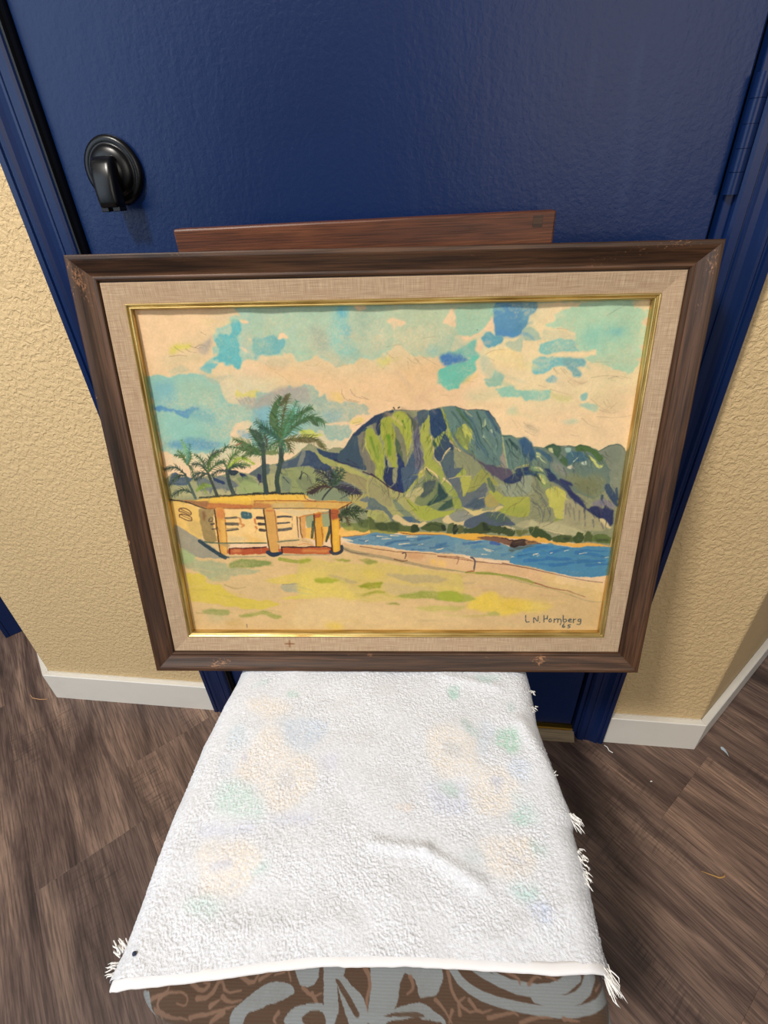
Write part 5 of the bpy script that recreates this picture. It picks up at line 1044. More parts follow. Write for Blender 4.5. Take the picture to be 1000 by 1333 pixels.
S|70,126,168|7.65,3.825,0.75,2,0.3,1,0|1235.4,850.1 1288.1,841.1 1336.6,834.4
S|66,120,165|7.65,3.825,0.75,2,0.3,1,0|1261.7,868.8 1319.0,864.3 1359.4,857.5
S|70,124,165|5.95,2.975,0.75,2,0.3,1,0|1312.3,880.6 1361.8,880.8
S|90,132,158|6.8,3.4,0.75,2,0.3,1,0|1068.4,810.3 1117.5,808.2
S|90,132,158|5.95,2.975,0.75,2,0.3,1,0|1143.1,824.4 1175.4,815.3
S|88,132,160|5.95,2.975,0.75,2,0.3,1,0|1177.2,842.9 1209.8,838.4
S|212,200,172|1.98,0.99,0.85,1.5,0.25,0,0|1109.8,817.3 1147.3,825.3
S|212,200,172|1.98,0.99,0.85,1.5,0.25,0,0|1118.4,823.3 1139.3,828.9
S|212,200,172|1.98,0.99,0.85,1.5,0.25,0,0|1102.7,838.0 1124.2,839.0
S|212,200,172|1.98,0.99,0.85,1.5,0.25,0,0|945.0,819.8 965.5,814.4
S|212,200,172|1.98,0.99,0.85,1.5,0.25,0,0|1288.1,841.1 1304.3,838.8
S|212,200,172|1.98,0.99,0.85,1.5,0.25,0,0|1210.9,852.3 1219.1,852.3
P|126,95,77|0.92,1,3,0.5,0.18,1|1091.6,783.1 1123.8,774.3 1205.8,783.7 1206.5,793.6 1174.0,795.7 1124.5,786.4
P|90,106,104|0.85,2,2.2,0.5,0.18,1|1200.1,817.7 1256.7,808.9 1298.0,805.9 1225.2,824.7 1211.5,832.9
P|72,56,50|0.95,1,3,0.5,0.18,1|1203.4,806.3 1209.9,783.7 1229.8,779.3 1254.4,781.7 1264.7,797.5 1232.3,811.0 1212.1,813.7
P|142,112,82|0.9,1,3,0.5,0.18,1|1254.9,788.5 1291.1,784.1 1297.2,797.7 1264.3,803.0
S|45,34,34|2.64,1.98,0.8,0.8,0.25,0,0|1207.1,801.8 1216.0,811.0 1227.9,806.5
S|110,86,70|1.98,1.32,0.7,2,0.25,0,0|1218.7,792.8 1246.8,788.4
S|60,44,40|1.98,1.32,0.7,2,0.25,0,0|1267.5,793.0 1291.5,788.6
S|62,116,162|7.65,3.825,0.75,2,0.3,1,0|1348.7,832.9 1376.3,823.9 1408.4,819.4
S|62,116,162|8.5,4.25,0.75,2,0.3,1,0|1342.8,855.9 1384.3,859.8 1421.3,860.8
S|62,116,162|7.65,3.825,0.75,2,0.3,1,0|1353.9,883.9 1398.9,880.3 1435.3,874.8
S|62,116,162|7.65,3.825,0.75,2,0.3,1,0|1438.5,833.3 1488.3,840.4 1538.0,847.5
S|62,116,162|7.65,3.825,0.75,2,0.3,1,0|1451.1,870.2 1500.1,868.6 1548.8,866.0
S|62,116,162|5.95,2.975,0.75,2,0.3,1,0|1297.9,814.4 1333.7,805.4
S|62,116,162|3.96,1.98,0.75,2,0.3,1,0|1453.7,824.2 1503.0,829.0 1552.0,831.5
S|62,116,162|6.8,3.4,0.75,2,0.3,1,0|1277.9,865.0 1326.9,860.5
S|62,116,162|6.8,3.4,0.75,2,0.3,1,0|1485.7,884.3 1563.4,882.3
S|210,204,180|1.98,0.99,0.85,1.5,0.25,0,0|1451.4,838.8 1479.5,835.7
S|210,204,180|1.98,0.99,0.85,1.5,0.25,0,0|1288.4,844.1 1305.0,837.3
S|210,204,180|1.98,0.99,0.85,1.5,0.25,0,0|1300.9,846.5 1308.8,842.8
S|210,204,180|1.98,0.99,0.85,1.5,0.25,0,0|1397.2,828.5 1413.1,824.9
S|210,204,180|1.98,0.99,0.85,1.5,0.25,0,0|1525.5,875.2 1533.9,876.1
S|210,204,180|1.98,0.99,0.85,1.5,0.25,0,0|1348.9,835.2 1356.9,832.9
S|210,204,180|1.98,0.99,0.85,1.5,0.25,0,0|1547.2,854.4 1559.1,852.1
P|206,178,130|0.95,1,2,0.3,0.18,1|-17.6,736.3 190.2,817.1 584.7,806.5 668.2,806.9 1030.7,901.7 1570.4,999.2 1567.2,1181.3 -25.9,1184.4
P|206,172,128|0.874,3.12,3.3,0.5,0.4,1|597.8,794.3 668.4,801.5 743.1,808.8 834.4,825.3 1000.8,842.2 1002.7,900.9 918.5,894.4 834.4,870.5 750.7,850.5 646.7,822.2
P|196,150,110|0.57,6.5,3.3,0.5,0.4,1|834.4,832.2 876.0,832.4 901.1,846.5 876.2,860.4 842.7,850.9
S|142,132,104|7.65,5.1,0.6,1.5,0.3,1,0|601.1,812.7 646.3,832.4 750.7,850.5 834.4,870.5 918.5,894.4 1002.7,902.3
S|122,88,66|1.716,1.32,0.75,0.8,0.25,0,0|664.1,806.1 751.2,821.2 817.8,830.3 901.0,833.5 1001.1,850.1
S|110,90,78|1.98,1.32,0.6,0.8,0.25,0,0|605.2,815.1 642.1,833.8 692.2,838.6
S|92,72,70|2.64,1.65,0.85,0.8,0.25,0,0|817.7,834.5 826.9,829.9 830.2,841.5 826.0,856.4
S|122,84,62|2.64,1.65,0.8,0.8,0.25,0,0|788.3,857.7 817.6,868.1 835.2,862.6
P|220,182,100|0.665,5.2,3.3,0.5,0.4,1|918.1,865.2 959.7,860.7 973.6,879.5 926.7,880.3
P|212,176,132|0.8835,3.12,3.3,0.5,0.4,1|945.3,835.0 1028.6,847.0 1112.7,870.6 1238.2,886.0 1365.4,914.7 1369.2,952.0 1242.0,933.5 1148.8,917.9 1072.9,908.2 946.5,893.6
P|226,190,110|0.57,5.2,3.3,0.5,0.4,1|945.9,865.3 971.0,865.4 975.6,884.2 946.3,884.1
P|205,170,135|0.475,5.2,3.3,0.5,0.4,1|1121.5,880.0 1196.7,884.9 1257.1,913.5 1181.6,908.5
S|126,84,66|1.848,1.32,0.75,0.8,0.25,0,0|945.6,847.6 1012.4,857.1 1070.9,865.8 1125.3,873.4
S|126,84,66|1.848,1.32,0.75,0.8,0.25,0,0|945.5,845.7 1028.8,851.6 1066.6,862.0
S|126,84,66|1.848,1.32,0.75,0.8,0.25,0,0|1179.4,875.5 1238.4,888.4 1365.8,919.5
S|126,84,66|1.848,1.32,0.75,0.8,0.25,0,0|1012.0,846.9 1024.6,851.6
S|72,78,98|3.3,2.31,0.9,0.8,0.25,0,0|1065.3,851.8 1081.0,859.3 1080.7,879.9 1078.7,898.7
S|155,96,66|3.96,2.64,0.8,0.8,0.25,0,0|1052.1,913.9 1068.7,908.2 1079.2,909.2
S|140,100,84|3.3,1.65,0.6,0.8,0.25,0,0|1008.2,856.2 1021.4,853.9 1019.0,867.9 1015.2,879.6
S|140,140,102|2.64,1.65,0.7,0.8,0.25,0,0|946.5,893.6 997.1,903.2 1052.1,913.9
S|130,142,58|3.96,1.98,0.75,1.5,0.25,0,0|1085.8,915.4 1148.8,917.9 1220.8,930.1 1285.1,948.0 1311.3,960.1
P|220,192,132|0.57,6.5,3.3,0.5,0.4,1|1318.8,914.6 1431.6,942.8 1550.0,960.7 1555.2,1043.2 1502.7,1021.4 1360.4,963.9
S|138,147,64|3.3,2.64,0.7,0.8,0.25,0,0|1049.0,913.8 1147.9,921.1 1210.0,931.8 1298.3,958.1
S|150,98,70|2.64,1.98,0.8,0.8,0.25,0,0|1304.3,956.7 1362.0,979.5 1419.8,989.6
S|150,108,82|2.31,1.65,0.75,0.8,0.25,0,0|1424.7,988.9 1463.6,1005.4 1496.2,1018.5
S|150,146,118|1.98,0.99,0.6,0.8,0.25,0,0|1439.2,1008.3 1504.8,1037.3 1561.0,1040.3
S|120,90,77|1.716,1.32,0.7,0.8,0.25,0,0|1083.8,869.6 1188.0,880.3 1293.2,901.3 1443.5,940.1 1549.6,957.9
S|100,90,90|3.3,2.31,0.9,0.8,0.25,0,0|1070.8,851.8 1082.4,865.5 1079.3,903.5
S|150,150,100|3.96,1.98,0.45,1.5,0.3,1,0|1185.4,931.7 1273.8,960.1 1374.9,985.2 1452.3,1014.1
P|218,192,86|0.8075,7.8,6,0.3,0.4,1|1097.1,1013.7 1164.6,992.1 1185.2,1021.1 1292.1,1028.4 1306.5,1050.4 1283.9,1079.9 1196.5,1094.9 1106.7,1080.0 1055.2,1065.1
P|212,180,70|0.38,10.4,3.3,0.5,0.4,1|1204.5,1028.4 1273.2,1027.0 1257.2,1061.4 1188.1,1065.1
P|220,198,105|0.57,9.1,3.3,0.5,0.4,1|1279.9,1032.1 1381.3,1046.7 1359.6,1079.9 1284.3,1083.6
P|166,167,86|0.836,3.12,3,0.7,0.4,1|977.2,997.6 1040.1,1001.3 1094.5,1024.6 1054.2,1040.7 978.1,1029.7
S|178,170,95|5.95,5.1,0.55,1.5,0.3,1,0|979.8,1096.5 1076.0,1103.9 1178.7,1094.9
P|170,168,95|0.57,3.9,3.3,0.5,0.4,1|1138.6,1083.7 1181.9,1085.9 1181.1,1102.4 1142.9,1102.4
S|170,155,125|5.95,2.55,0.4,2,0.3,2,0|975.9,948.9 1026.0,959.7 1088.0,956.2
P|198,172,140|0.38,10.4,3.3,0.5,0.4,1|1088.4,963.3 1237.6,970.7 1239.8,999.4 1133.4,992.1
P|205,178,138|0.475,10.4,3.3,0.5,0.4,1|1139.7,1102.4 1273.2,1102.3 1557.9,1154.9 1546.2,1162.5 981.6,1163.4 980.2,1110.0
P|203,184,86|0.855,3.9,4.5,0.5,0.4,1|3.6,916.1 74.9,922.1 81.0,951.5 137.1,963.5 153.3,999.4 223.7,1029.7 297.9,1029.7 349.1,1048.0 294.1,1066.4 197.8,1067.6 83.4,1043.0 4.0,1036.8 10.6,963.3
P|166,168,132|0.855,3.12,4.5,0.5,0.4,1|7.9,852.7 83.6,864.4 160.3,870.4 177.9,893.4 290.9,899.5 268.3,916.8 183.7,928.3 159.9,949.9 97.9,943.9 80.1,922.2 11.6,892.9
P|134,146,86|0.836,3.9,3,0.5,0.4,1|175.0,876.1 223.8,856.4 315.5,862.4 332.0,876.7 260.9,890.8 182.9,894.6
S|148,154,68|7.65,5.95,0.75,1.5,0.3,1,0|367.2,857.5 417.4,866.7 468.3,869.2
P|208,188,96|0.836,3.12,3,0.7,0.4,1|302.0,941.4 386.8,923.0 464.9,914.5 461.6,959.4 372.9,962.2 306.0,953.2
P|168,164,136|0.855,3.12,3,0.6,0.4,1|362.3,963.9 441.0,957.0 452.1,981.9 443.0,998.5 370.4,988.9
S|110,105,90|1.65,0.99,0.5,0.8,0.25,0,0|367.6,962.8 430.4,959.3
P|148,155,92|0.8075,3.9,3.3,0.5,0.4,1|45.6,1080.0 80.0,1066.4 151.2,1075.6 140.2,1097.4 65.4,1092.4
S|148,140,90|1.98,1.32,0.5,0.8,0.25,0,0|20.4,1086.2 54.9,1089.9
P|154,158,86|0.8075,3.12,3.3,0.5,0.4,1|189.5,1091.1 248.9,1088.0 282.4,1075.6 323.6,1091.1 350.3,1103.5 326.7,1114.2 280.6,1092.4 236.3,1104.8 193.3,1103.6
S|128,138,70|1.98,1.32,0.5,0.8,0.25,0,0|260.0,1084.9 282.1,1078.7 313.4,1086.1
P|206,188,100|0.8075,3.12,3.3,0.5,0.4,1|351.3,1024.9 405.2,1011.7 458.2,1004.5 456.7,1025.0 377.4,1028.6
P|188,158,98|0.5225,9.1,3.3,0.5,0.4,1|136.9,1122.5 181.8,1109.9 210.7,1147.7 137.9,1155.5
S|100,88,76|1.98,1.32,0.7,0.8,0.25,0,0|210.8,1138.2 210.0,1154.1
S|152,136,86|2.64,1.65,0.7,0.8,0.25,0,0|147.6,963.5 187.2,982.6 226.2,973.2
P|162,178,128|0.8075,3.12,3.3,0.5,0.4,1|10.5,821.6 49.7,850.0 17.8,855.6
P|150,165,128|0.3325,10.4,3.3,0.5,0.4,1|59.2,1097.4 129.4,1097.4 115.2,1122.5 71.8,1122.5
P|196,174,130|0.475,10.4,3.3,0.5,0.4,1|159.7,951.7 308.6,928.6 369.5,999.6 298.6,1023.7 185.1,999.4
P|200,181,108|0.7125,3.9,4.5,0.4,0.4,1|441.1,854.3 617.9,874.8 748.0,875.3 913.0,902.3 1031.4,922.7 1035.0,1018.3 854.3,1025.1 671.7,1040.4 550.5,1017.8 427.4,1026.2
P|214,194,104|0.6175,10.4,3.3,0.5,0.4,1|435.8,921.1 526.8,907.9 612.8,990.0 647.5,1032.0 489.3,1017.8 428.0,1017.7
P|205,185,90|0.475,10.4,3.3,0.5,0.4,1|664.5,894.9 753.3,908.5 746.7,942.2 686.9,942.1
P|208,190,105|0.57,6.5,3.3,0.5,0.4,1|925.9,969.9 1033.5,976.9 1034.2,997.5 938.3,990.5
P|180,164,122|0.8075,3.12,4.5,0.5,0.4,1|759.0,922.0 943.0,927.9 980.1,942.8 913.9,961.0 794.5,943.7
P|178,162,120|0.57,3.12,3.3,0.5,0.4,1|531.7,924.8 591.5,929.7 650.5,952.2 614.2,957.0
P|192,172,128|0.665,5.2,3.3,0.5,0.4,1|746.5,955.9 866.1,969.8 950.3,991.9 806.0,1011.1 757.9,991.6
P|160,164,60|0.8075,3.12,4.5,0.8,0.4,1|488.5,941.7 531.3,931.6 581.4,950.1 541.6,960.2 499.9,951.9
P|144,148,46|0.8075,3.12,4.5,0.8,0.4,1|647.0,966.6 698.5,954.4 743.5,951.8 735.2,976.4 697.7,984.6
P|160,158,66|0.8075,3.12,4.5,0.8,0.4,1|651.4,1008.8 709.5,993.6 760.9,990.2 721.3,1006.8
P|150,156,76|0.8075,3.12,4.5,0.8,0.4,1|793.9,1011.1 854.2,997.3 950.3,991.9 1034.5,1004.4 1035.7,1037.1 975.2,1030.1 854.3,1023.0
P|150,150,80|0.8075,3.12,4.5,0.8,0.4,1|654.1,856.5 713.0,858.7 731.5,871.9 694.8,876.4
P|150,150,80|0.8075,3.12,4.5,0.8,0.4,1|750.9,1046.1 775.3,1040.5 813.0,1049.7 793.5,1053.2
P|158,160,68|0.8075,3.12,4.5,0.8,0.4,1|440.7,859.6 488.4,857.8 475.5,871.7 439.4,875.5
P|156,154,78|0.8075,3.12,4.5,0.8,0.4,1|559.6,856.1 621.7,855.0 612.3,866.2
P|160,168,66|0.8075,3.12,4.5,0.8,0.4,1|950.3,993.9 1034.5,1003.0 1035.6,1033.6 963.1,1028.7
P|192,180,110|0.8075,3.12,4.5,0.8,0.4,1|866.6,1060.3 1036.5,1056.8 1037.3,1078.1 891.1,1080.3
P|212,187,140|0.7125,11.7,4.5,0,0.4,1|425.5,1049.6 550.3,1021.3 671.4,1049.6 854.5,1083.1 1037.7,1090.2 1040.4,1161.3 416.5,1162.3
P|216,190,92|0.57,9.1,3.3,0.5,0.4,1|518.9,1134.1 569.2,1128.9 594.0,1158.3 523.7,1158.4
P|196,166,120|0.285,10.4,3.3,0.5,0.4,1|620.1,1103.4 657.0,1110.6 649.5,1147.1 624.5,1147.2
P|196,168,124|0.285,10.4,3.3,0.5,0.4,1|879.0,1088.8 915.9,1103.2 910.3,1146.8 879.3,1139.5
S|205,188,150|3.3,1.98,0.2,2,0.3,3,0|425.1,1054.5 443.4,1140.0
P|152,148,130|0.95,1,2.2,0.5,0.18,1|-4.9,711.6 47.5,750.3 97.4,782.6 145.9,829.3 151.5,850.6 70.0,850.2 5.8,810.0
P|162,176,130|0.85,3,2.2,0.5,0.18,1|6.2,807.7 57.5,847.8 32.2,871.5 -4.6,871.4
P|218,184,108|0.97,1,2.2,0.5,0.18,1|3.9,625.7 64.8,643.5 95.7,656.8 91.2,773.4 47.5,750.3 7.1,714.8 -5.8,704.8
P|190,165,110|0.5,4,2.2,0.5,0.18,1|50.6,705.2 92.3,705.5 90.2,768.8 52.1,748.1
P|152,132,88|0.95,1,2.2,0.5,0.18,1|95.7,656.8 153.7,661.6 144.7,783.8 97.9,779.0 93.8,737.0
P|120,80,60|0.5,3,2.2,0.5,0.18,1|106.8,665.7 118.5,670.2 109.0,705.6 102.7,692.2
P|226,194,134|0.97,1,2.2,0.5,0.18,1|153.5,657.3 329.8,660.7 329.6,789.3 181.2,788.6 144.5,779.2
P|214,168,92|0.4,5,2.2,0.5,0.18,1|240.7,751.4 305.1,774.5 320.5,788.3 253.4,785.7
P|200,182,140|0.5,4,2.2,0.5,0.18,1|189.2,760.2 272.1,769.8 236.8,783.3 186.2,783.1
P|216,174,78|0.97,1,2.2,0.5,0.18,1|-9.0,616.9 71.7,626.2 101.4,619.9 143.0,616.0 233.9,608.1 380.5,602.9 375.3,656.7 252.4,655.8 120.8,654.8 65.4,640.0
P|178,112,70|0.8,2,2.2,0.5,0.18,1|103.5,632.9 229.8,639.5 360.7,639.2 355.3,652.2 252.4,655.8 129.0,654.9
P|148,108,76|0.8,2,2.2,0.5,0.18,1|-5.0,617.8 71.7,626.2 133.2,626.7 121.7,649.2 89.5,643.7 50.3,631.2
P|224,186,80|0.7,4,2.2,0.5,0.18,1|147.4,613.9 282.8,607.2 380.3,605.0 378.4,624.3 255.9,627.6 149.0,631.1
S|48,43,45|2.64,1.98,0.9,0.8,0.25,0,0|-9.4,619.1 50.8,628.2 89.4,644.6 122.7,655.7
S|110,70,50|1.65,1.32,0.7,0.8,0.25,0,0|120.8,654.8 194.8,656.2 252.5,655.4 375.2,658.0
S|235,205,130|1.32,1.32,0.6,0.8,0.25,0,0|92.6,624.2 142.1,622.4
S|48,50,42|2.112,1.452,0.85,0.8,0.25,0,0|104.3,614.8 107.4,610.7 109.8,616.2
S|48,50,42|2.112,1.452,0.85,0.8,0.25,0,0|110.3,615.6 113.5,610.6 116.1,615.1
S|48,50,42|2.112,1.452,0.85,0.8,0.25,0,0|116.8,613.2 119.6,610.9 122.2,615.2
S|48,50,42|2.112,1.452,0.85,0.8,0.25,0,0|122.9,613.6 125.7,611.1 128.4,615.4
S|48,50,42|2.112,1.452,0.85,0.8,0.25,0,0|128.8,615.3 132.2,609.0 134.5,615.4
S|48,50,42|2.112,1.452,0.85,0.8,0.25,0,0|135.3,612.6 138.3,609.1 140.6,615.6
S|48,50,42|2.112,1.452,0.85,0.8,0.25,0,0|141.3,613.5 144.4,609.1 146.9,614.8
S|48,50,42|2.112,1.452,0.85,0.8,0.25,0,0|147.7,611.6 150.6,608.8 153.1,614.2
S|48,50,42|2.112,1.452,0.85,0.8,0.25,0,0|153.8,612.0 157.1,606.0 159.2,614.5
S|48,50,42|2.112,1.452,0.85,0.8,0.25,0,0|159.9,612.2 163.0,607.9 165.3,614.2
S|48,50,42|2.112,1.452,0.85,0.8,0.25,0,0|166.0,612.7 169.0,608.3 171.7,612.6
S|48,50,42|2.112,1.452,0.85,0.8,0.25,0,0|172.1,612.6 175.4,606.3 177.7,613.6
S|48,50,42|2.112,1.452,0.85,0.8,0.25,0,0|178.2,612.5 181.8,604.7 184.1,611.2
S|48,50,42|2.112,1.452,0.85,0.8,0.25,0,0|184.7,609.9 187.5,607.3 190.2,611.6
S|48,50,42|2.112,1.452,0.85,0.8,0.25,0,0|190.7,610.9 194.0,604.7 196.4,611.4
S|48,50,42|2.112,1.452,0.85,0.8,0.25,0,0|197.0,609.7 200.1,604.5 202.5,611.2
S|48,50,42|2.112,1.452,0.85,0.8,0.25,0,0|203.1,610.0 206.0,606.0 208.6,611.1
S|48,50,42|2.112,1.452,0.85,0.8,0.25,0,0|209.1,610.8 212.2,605.5 214.7,611.5
S|48,50,42|2.112,1.452,0.85,0.8,0.25,0,0|215.3,609.6 218.7,602.7 220.9,610.8
S|48,50,42|2.112,1.452,0.85,0.8,0.25,0,0|221.4,610.2 224.5,604.9 227.1,609.7
S|48,50,42|2.112,1.452,0.85,0.8,0.25,0,0|227.6,609.0 231.0,602.1 233.2,610.0
S|48,50,42|2.112,1.452,0.85,0.8,0.25,0,0|233.9,608.1 237.1,602.0 239.6,607.6
S|48,50,42|2.112,1.452,0.85,0.8,0.25,0,0|239.9,608.7 242.9,604.1 245.8,607.3
S|48,50,42|2.112,1.452,0.85,0.8,0.25,0,0|246.1,608.2 249.3,601.7 251.9,607.1
S|48,50,42|2.112,1.452,0.85,0.8,0.25,0,0|252.4,606.1 255.3,602.6 257.8,608.6
S|48,50,42|2.112,1.452,0.85,0.8,0.25,0,0|258.7,604.8 261.5,601.7 264.2,606.1
S|48,50,42|2.112,1.452,0.85,0.8,0.25,0,0|264.5,606.8 267.8,600.3 270.1,607.9
S|48,50,42|2.112,1.452,0.85,0.8,0.25,0,0|270.6,607.3 273.8,600.6 276.2,607.8
S|48,50,42|2.112,1.452,0.85,0.8,0.25,0,0|277.0,604.6 280.1,598.7 282.5,606.4
S|48,50,42|2.112,1.452,0.85,0.8,0.25,0,0|283.2,603.3 286.2,598.8 288.6,605.6
S|48,50,42|2.112,1.452,0.85,0.8,0.25,0,0|289.1,604.9 292.3,598.3 294.9,604.3
S|48,50,42|2.112,1.452,0.85,0.8,0.25,0,0|295.2,605.4 298.4,598.5 300.7,606.3
S|48,50,42|2.112,1.452,0.85,0.8,0.25,0,0|301.3,605.2 304.5,598.3 307.0,604.6
S|48,50,42|2.112,1.452,0.85,0.8,0.25,0,0|307.5,603.5 310.5,598.8 313.1,604.6
S|48,50,42|2.112,1.452,0.85,0.8,0.25,0,0|313.7,603.3 316.6,598.4 319.1,605.1
S|48,50,42|2.112,1.452,0.85,0.8,0.25,0,0|319.8,602.7 322.8,597.4 325.3,604.2
S|48,50,42|2.112,1.452,0.85,0.8,0.25,0,0|326.0,601.4 329.0,596.6 331.4,604.5
S|48,50,42|2.112,1.452,0.85,0.8,0.25,0,0|332.0,602.0 335.0,597.1 337.7,601.6
S|48,50,42|2.112,1.452,0.85,0.8,0.25,0,0|338.2,601.3 341.1,596.8 343.8,601.3
S|48,50,42|2.112,1.452,0.85,0.8,0.25,0,0|344.2,601.6 347.2,596.6 349.9,601.0
S|48,50,42|2.112,1.452,0.85,0.8,0.25,0,0|350.3,601.3 353.3,595.7 355.9,602.2
S|48,50,42|2.112,1.452,0.85,0.8,0.25,0,0|356.5,600.0 359.3,596.1 362.0,602.0
S|48,50,42|2.112,1.452,0.85,0.8,0.25,0,0|362.7,598.5 365.7,593.6 368.1,601.5
S|48,50,42|2.112,1.452,0.85,0.8,0.25,0,0|368.5,601.3 371.7,593.9 374.3,600.6
S|48,50,42|2.112,1.452,0.85,0.8,0.25,0,0|374.7,599.7 377.8,593.7 380.4,600.0
S|48,50,42|2.112,1.452,0.85,0.8,0.25,0,0|380.9,598.4 383.8,593.5 386.4,600.2
P|204,154,80|0.97,1,2.2,0.5,0.18,1|151.1,659.4 186.4,657.5 183.6,715.0 178.6,830.4 149.4,835.0 145.2,773.7
P|190,110,70|0.5,4,2.2,0.5,0.18,1|157.0,661.7 186.1,659.7 183.7,692.7 156.7,692.5
P|218,178,100|0.6,3,2.2,0.5,0.18,1|167.3,706.0 183.6,715.0 177.2,824.8 161.5,824.7
S|58,48,48|2.64,1.98,0.85,0.8,0.25,0,0|151.1,659.4 151.2,737.3 148.5,810.7 150.2,835.0
S|150,95,60|1.584,1.32,0.6,0.8,0.25,0,0|186.1,675.0 181.8,737.5 177.9,829.5
P|194,154,92|0.97,1,2.2,0.5,0.18,1|329.8,660.7 362.6,661.0 368.2,738.6 360.9,826.5 337.6,826.4 331.7,761.0
S|58,48,48|2.64,1.98,0.9,0.8,0.25,0,0|327.8,660.7 331.0,747.4 333.5,825.5
S|84,54,46|2.112,1.98,0.85,0.5,0.25,0,0|24.0,665.1 25.0,654.1 46.9,652.1 65.2,666.3 66.9,676.4 58.8,680.8 36.0,667.4 24.0,665.1
S|84,54,46|2.112,1.98,0.85,0.5,0.25,0,0|22.3,687.2 21.9,677.4 34.8,674.9 58.2,683.9 66.1,691.9 64.3,703.1 47.2,700.7 26.3,688.1
S|84,60,50|2.112,1.98,0.7,0.8,0.25,0,0|31.5,657.3 60.0,673.3
S|84,60,50|1.98,1.98,0.6,0.8,0.25,0,0|29.9,679.3 60.4,696.3
S|88,84,76|3.96,3.96,0.85,0.6,0.25,0,0|188.2,692.7 227.5,690.3
S|88,84,76|5.95,5.95,0.85,0.6,0.25,0,0|186.9,715.0 228.5,715.3
S|88,84,76|3.3,3.3,0.85,0.6,0.25,0,0|186.7,741.1 226.7,735.9
S|120,80,60|1.65,1.32,0.7,0.8,0.25,0,0|231.5,691.3 243.7,693.1 240.5,702.0
S|84,80,74|1.32,1.32,0.6,0.8,0.25,0,0|186.4,733.9 226.5,731.0
S|196,130,76|3.96,2.64,0.7,0.8,0.25,0,0|239.3,695.3 241.8,708.7 232.9,713.1
S|196,130,76|3.96,2.64,0.7,0.8,0.25,0,0|241.0,715.3 252.9,719.9 241.7,726.6
S|84,70,66|1.98,1.32,0.8,0.8,0.25,0,0|128.2,694.6 123.6,705.7 138.2,705.8 142.5,690.2 131.9,691.5
S|84,70,66|2.64,1.98,0.8,0.8,0.25,0,0|130.6,714.7 147.6,712.5 132.1,719.2
S|84,70,66|2.64,1.98,0.8,0.8,0.25,0,0|134.0,734.9 146.6,734.1
P|72,104,108|0.95,1,2.2,0.5,0.18,1|248.4,668.4 281.8,671.3 281.6,694.2 249.4,694.0
S|120,145,140|1.98,1.32,0.6,0.8,0.25,0,0|257.7,679.9 274.1,680.9
S|60,80,90|1.98,1.32,0.6,0.8,0.25,0,0|266.8,673.4 264.7,691.0
S|70,62,60|5.95,5.1,0.85,0.6,0.25,0,0|301.7,692.6 327.2,692.8
S|70,62,60|5.95,5.1,0.85,0.6,0.25,0,0|305.3,715.7 324.8,715.9
S|70,62,60|5.95,5.1,0.85,0.6,0.25,0,0|306.9,739.1 322.2,740.5
S|196,124,76|3.96,2.64,0.8,0.8,0.25,0,0|292.0,697.9 291.9,713.4 297.0,715.7
S|196,124,76|3.96,2.64,0.8,0.8,0.25,0,0|291.6,726.9 297.1,733.6
S|88,104,80|3.3,2.64,0.85,0.8,0.25,0,0|97.0,784.9 142.6,792.1 193.7,790.5 324.4,791.1
P|170,150,105|0.6,2,2.2,0.5,0.18,1|146.5,794.4 188.9,794.6 182.5,810.8
P|172,86,52|0.95,1,3,0.5,0.18,1|186.1,815.5 318.4,807.7 321.1,831.0 187.2,839.9
S|66,38,36|2.64,1.98,0.85,2,0.25,0,0|186.4,813.2 250.2,812.1 318.5,806.8 320.3,830.1
S|66,38,36|2.64,1.98,0.8,0.8,0.25,0,0|187.3,813.2 183.3,836.5
P|205,150,100|0.5,4,4,0.5,0.18,1|198.0,822.5 224.1,818.0 226.9,829.7 205.0,834.3
S|50,68,78|6.8,8.5,0.92,1,0.25,0,0|80.5,782.5 106.5,806.8 137.2,830.2 162.5,848.2
S|50,68,78|3.96,3.3,0.8,0.8,0.25,0,0|143.9,843.4 177.5,848.3
S|46,62,78|8.5,8.5,0.9,0.8,0.25,0,0|326.8,829.2 340.5,840.5 360.0,835.9
S|140,140,110|3.3,1.98,0.6,0.8,0.25,0,0|181.8,848.3 314.5,845.1
P|226,192,136|0.97,1,2.2,0.5,0.18,1|374.9,661.0 562.4,662.4 504.4,677.2 454.3,690.1 441.6,770.7 363.3,780.3
P|200,184,148|0.5,3,2.2,0.5,0.18,1|374.6,663.2 537.9,663.5 496.4,675.0 454.4,687.9 414.4,676.6
P|150,157,120|0.92,1,2.2,0.5,0.18,1|476.5,694.6 504.6,686.0 501.7,726.8 479.9,731.1
P|150,157,120|0.92,1,2.2,0.5,0.18,1|534.7,682.7 562.4,676.8 563.6,727.2 538.0,727.0
P|220,174,90|0.93,1,2.2,0.5,0.18,1|467.3,734.6 567.5,730.8 565.2,771.3 530.2,785.7 468.7,770.8
P|208,168,94|0.97,1,2.2,0.5,0.18,1|298.8,608.6 477.1,605.8 484.6,625.1 644.7,634.9 599.8,661.4 554.5,658.4 477.0,660.5 375.2,657.1 293.4,656.5
P|220,180,84|0.9,1,2.2,0.5,0.18,1|298.8,608.6 473.2,604.5 480.5,625.1 296.6,627.9
P|176,120,74|0.7,3,2.2,0.5,0.18,1|295.9,634.4 360.5,641.4 359.1,655.3 293.4,656.1
P|190,172,128|0.5,3,2.2,0.5,0.18,1|360.7,639.2 466.9,633.6 465.0,657.3 363.1,655.3
P|214,180,130|0.9,1,2.2,0.5,0.18,1|480.4,616.5 516.1,625.4 483.7,625.1
S|165,108,56|2.31,1.65,0.85,0.8,0.25,0,0|296.6,627.9 398.5,627.0 499.5,630.4 640.5,637.5
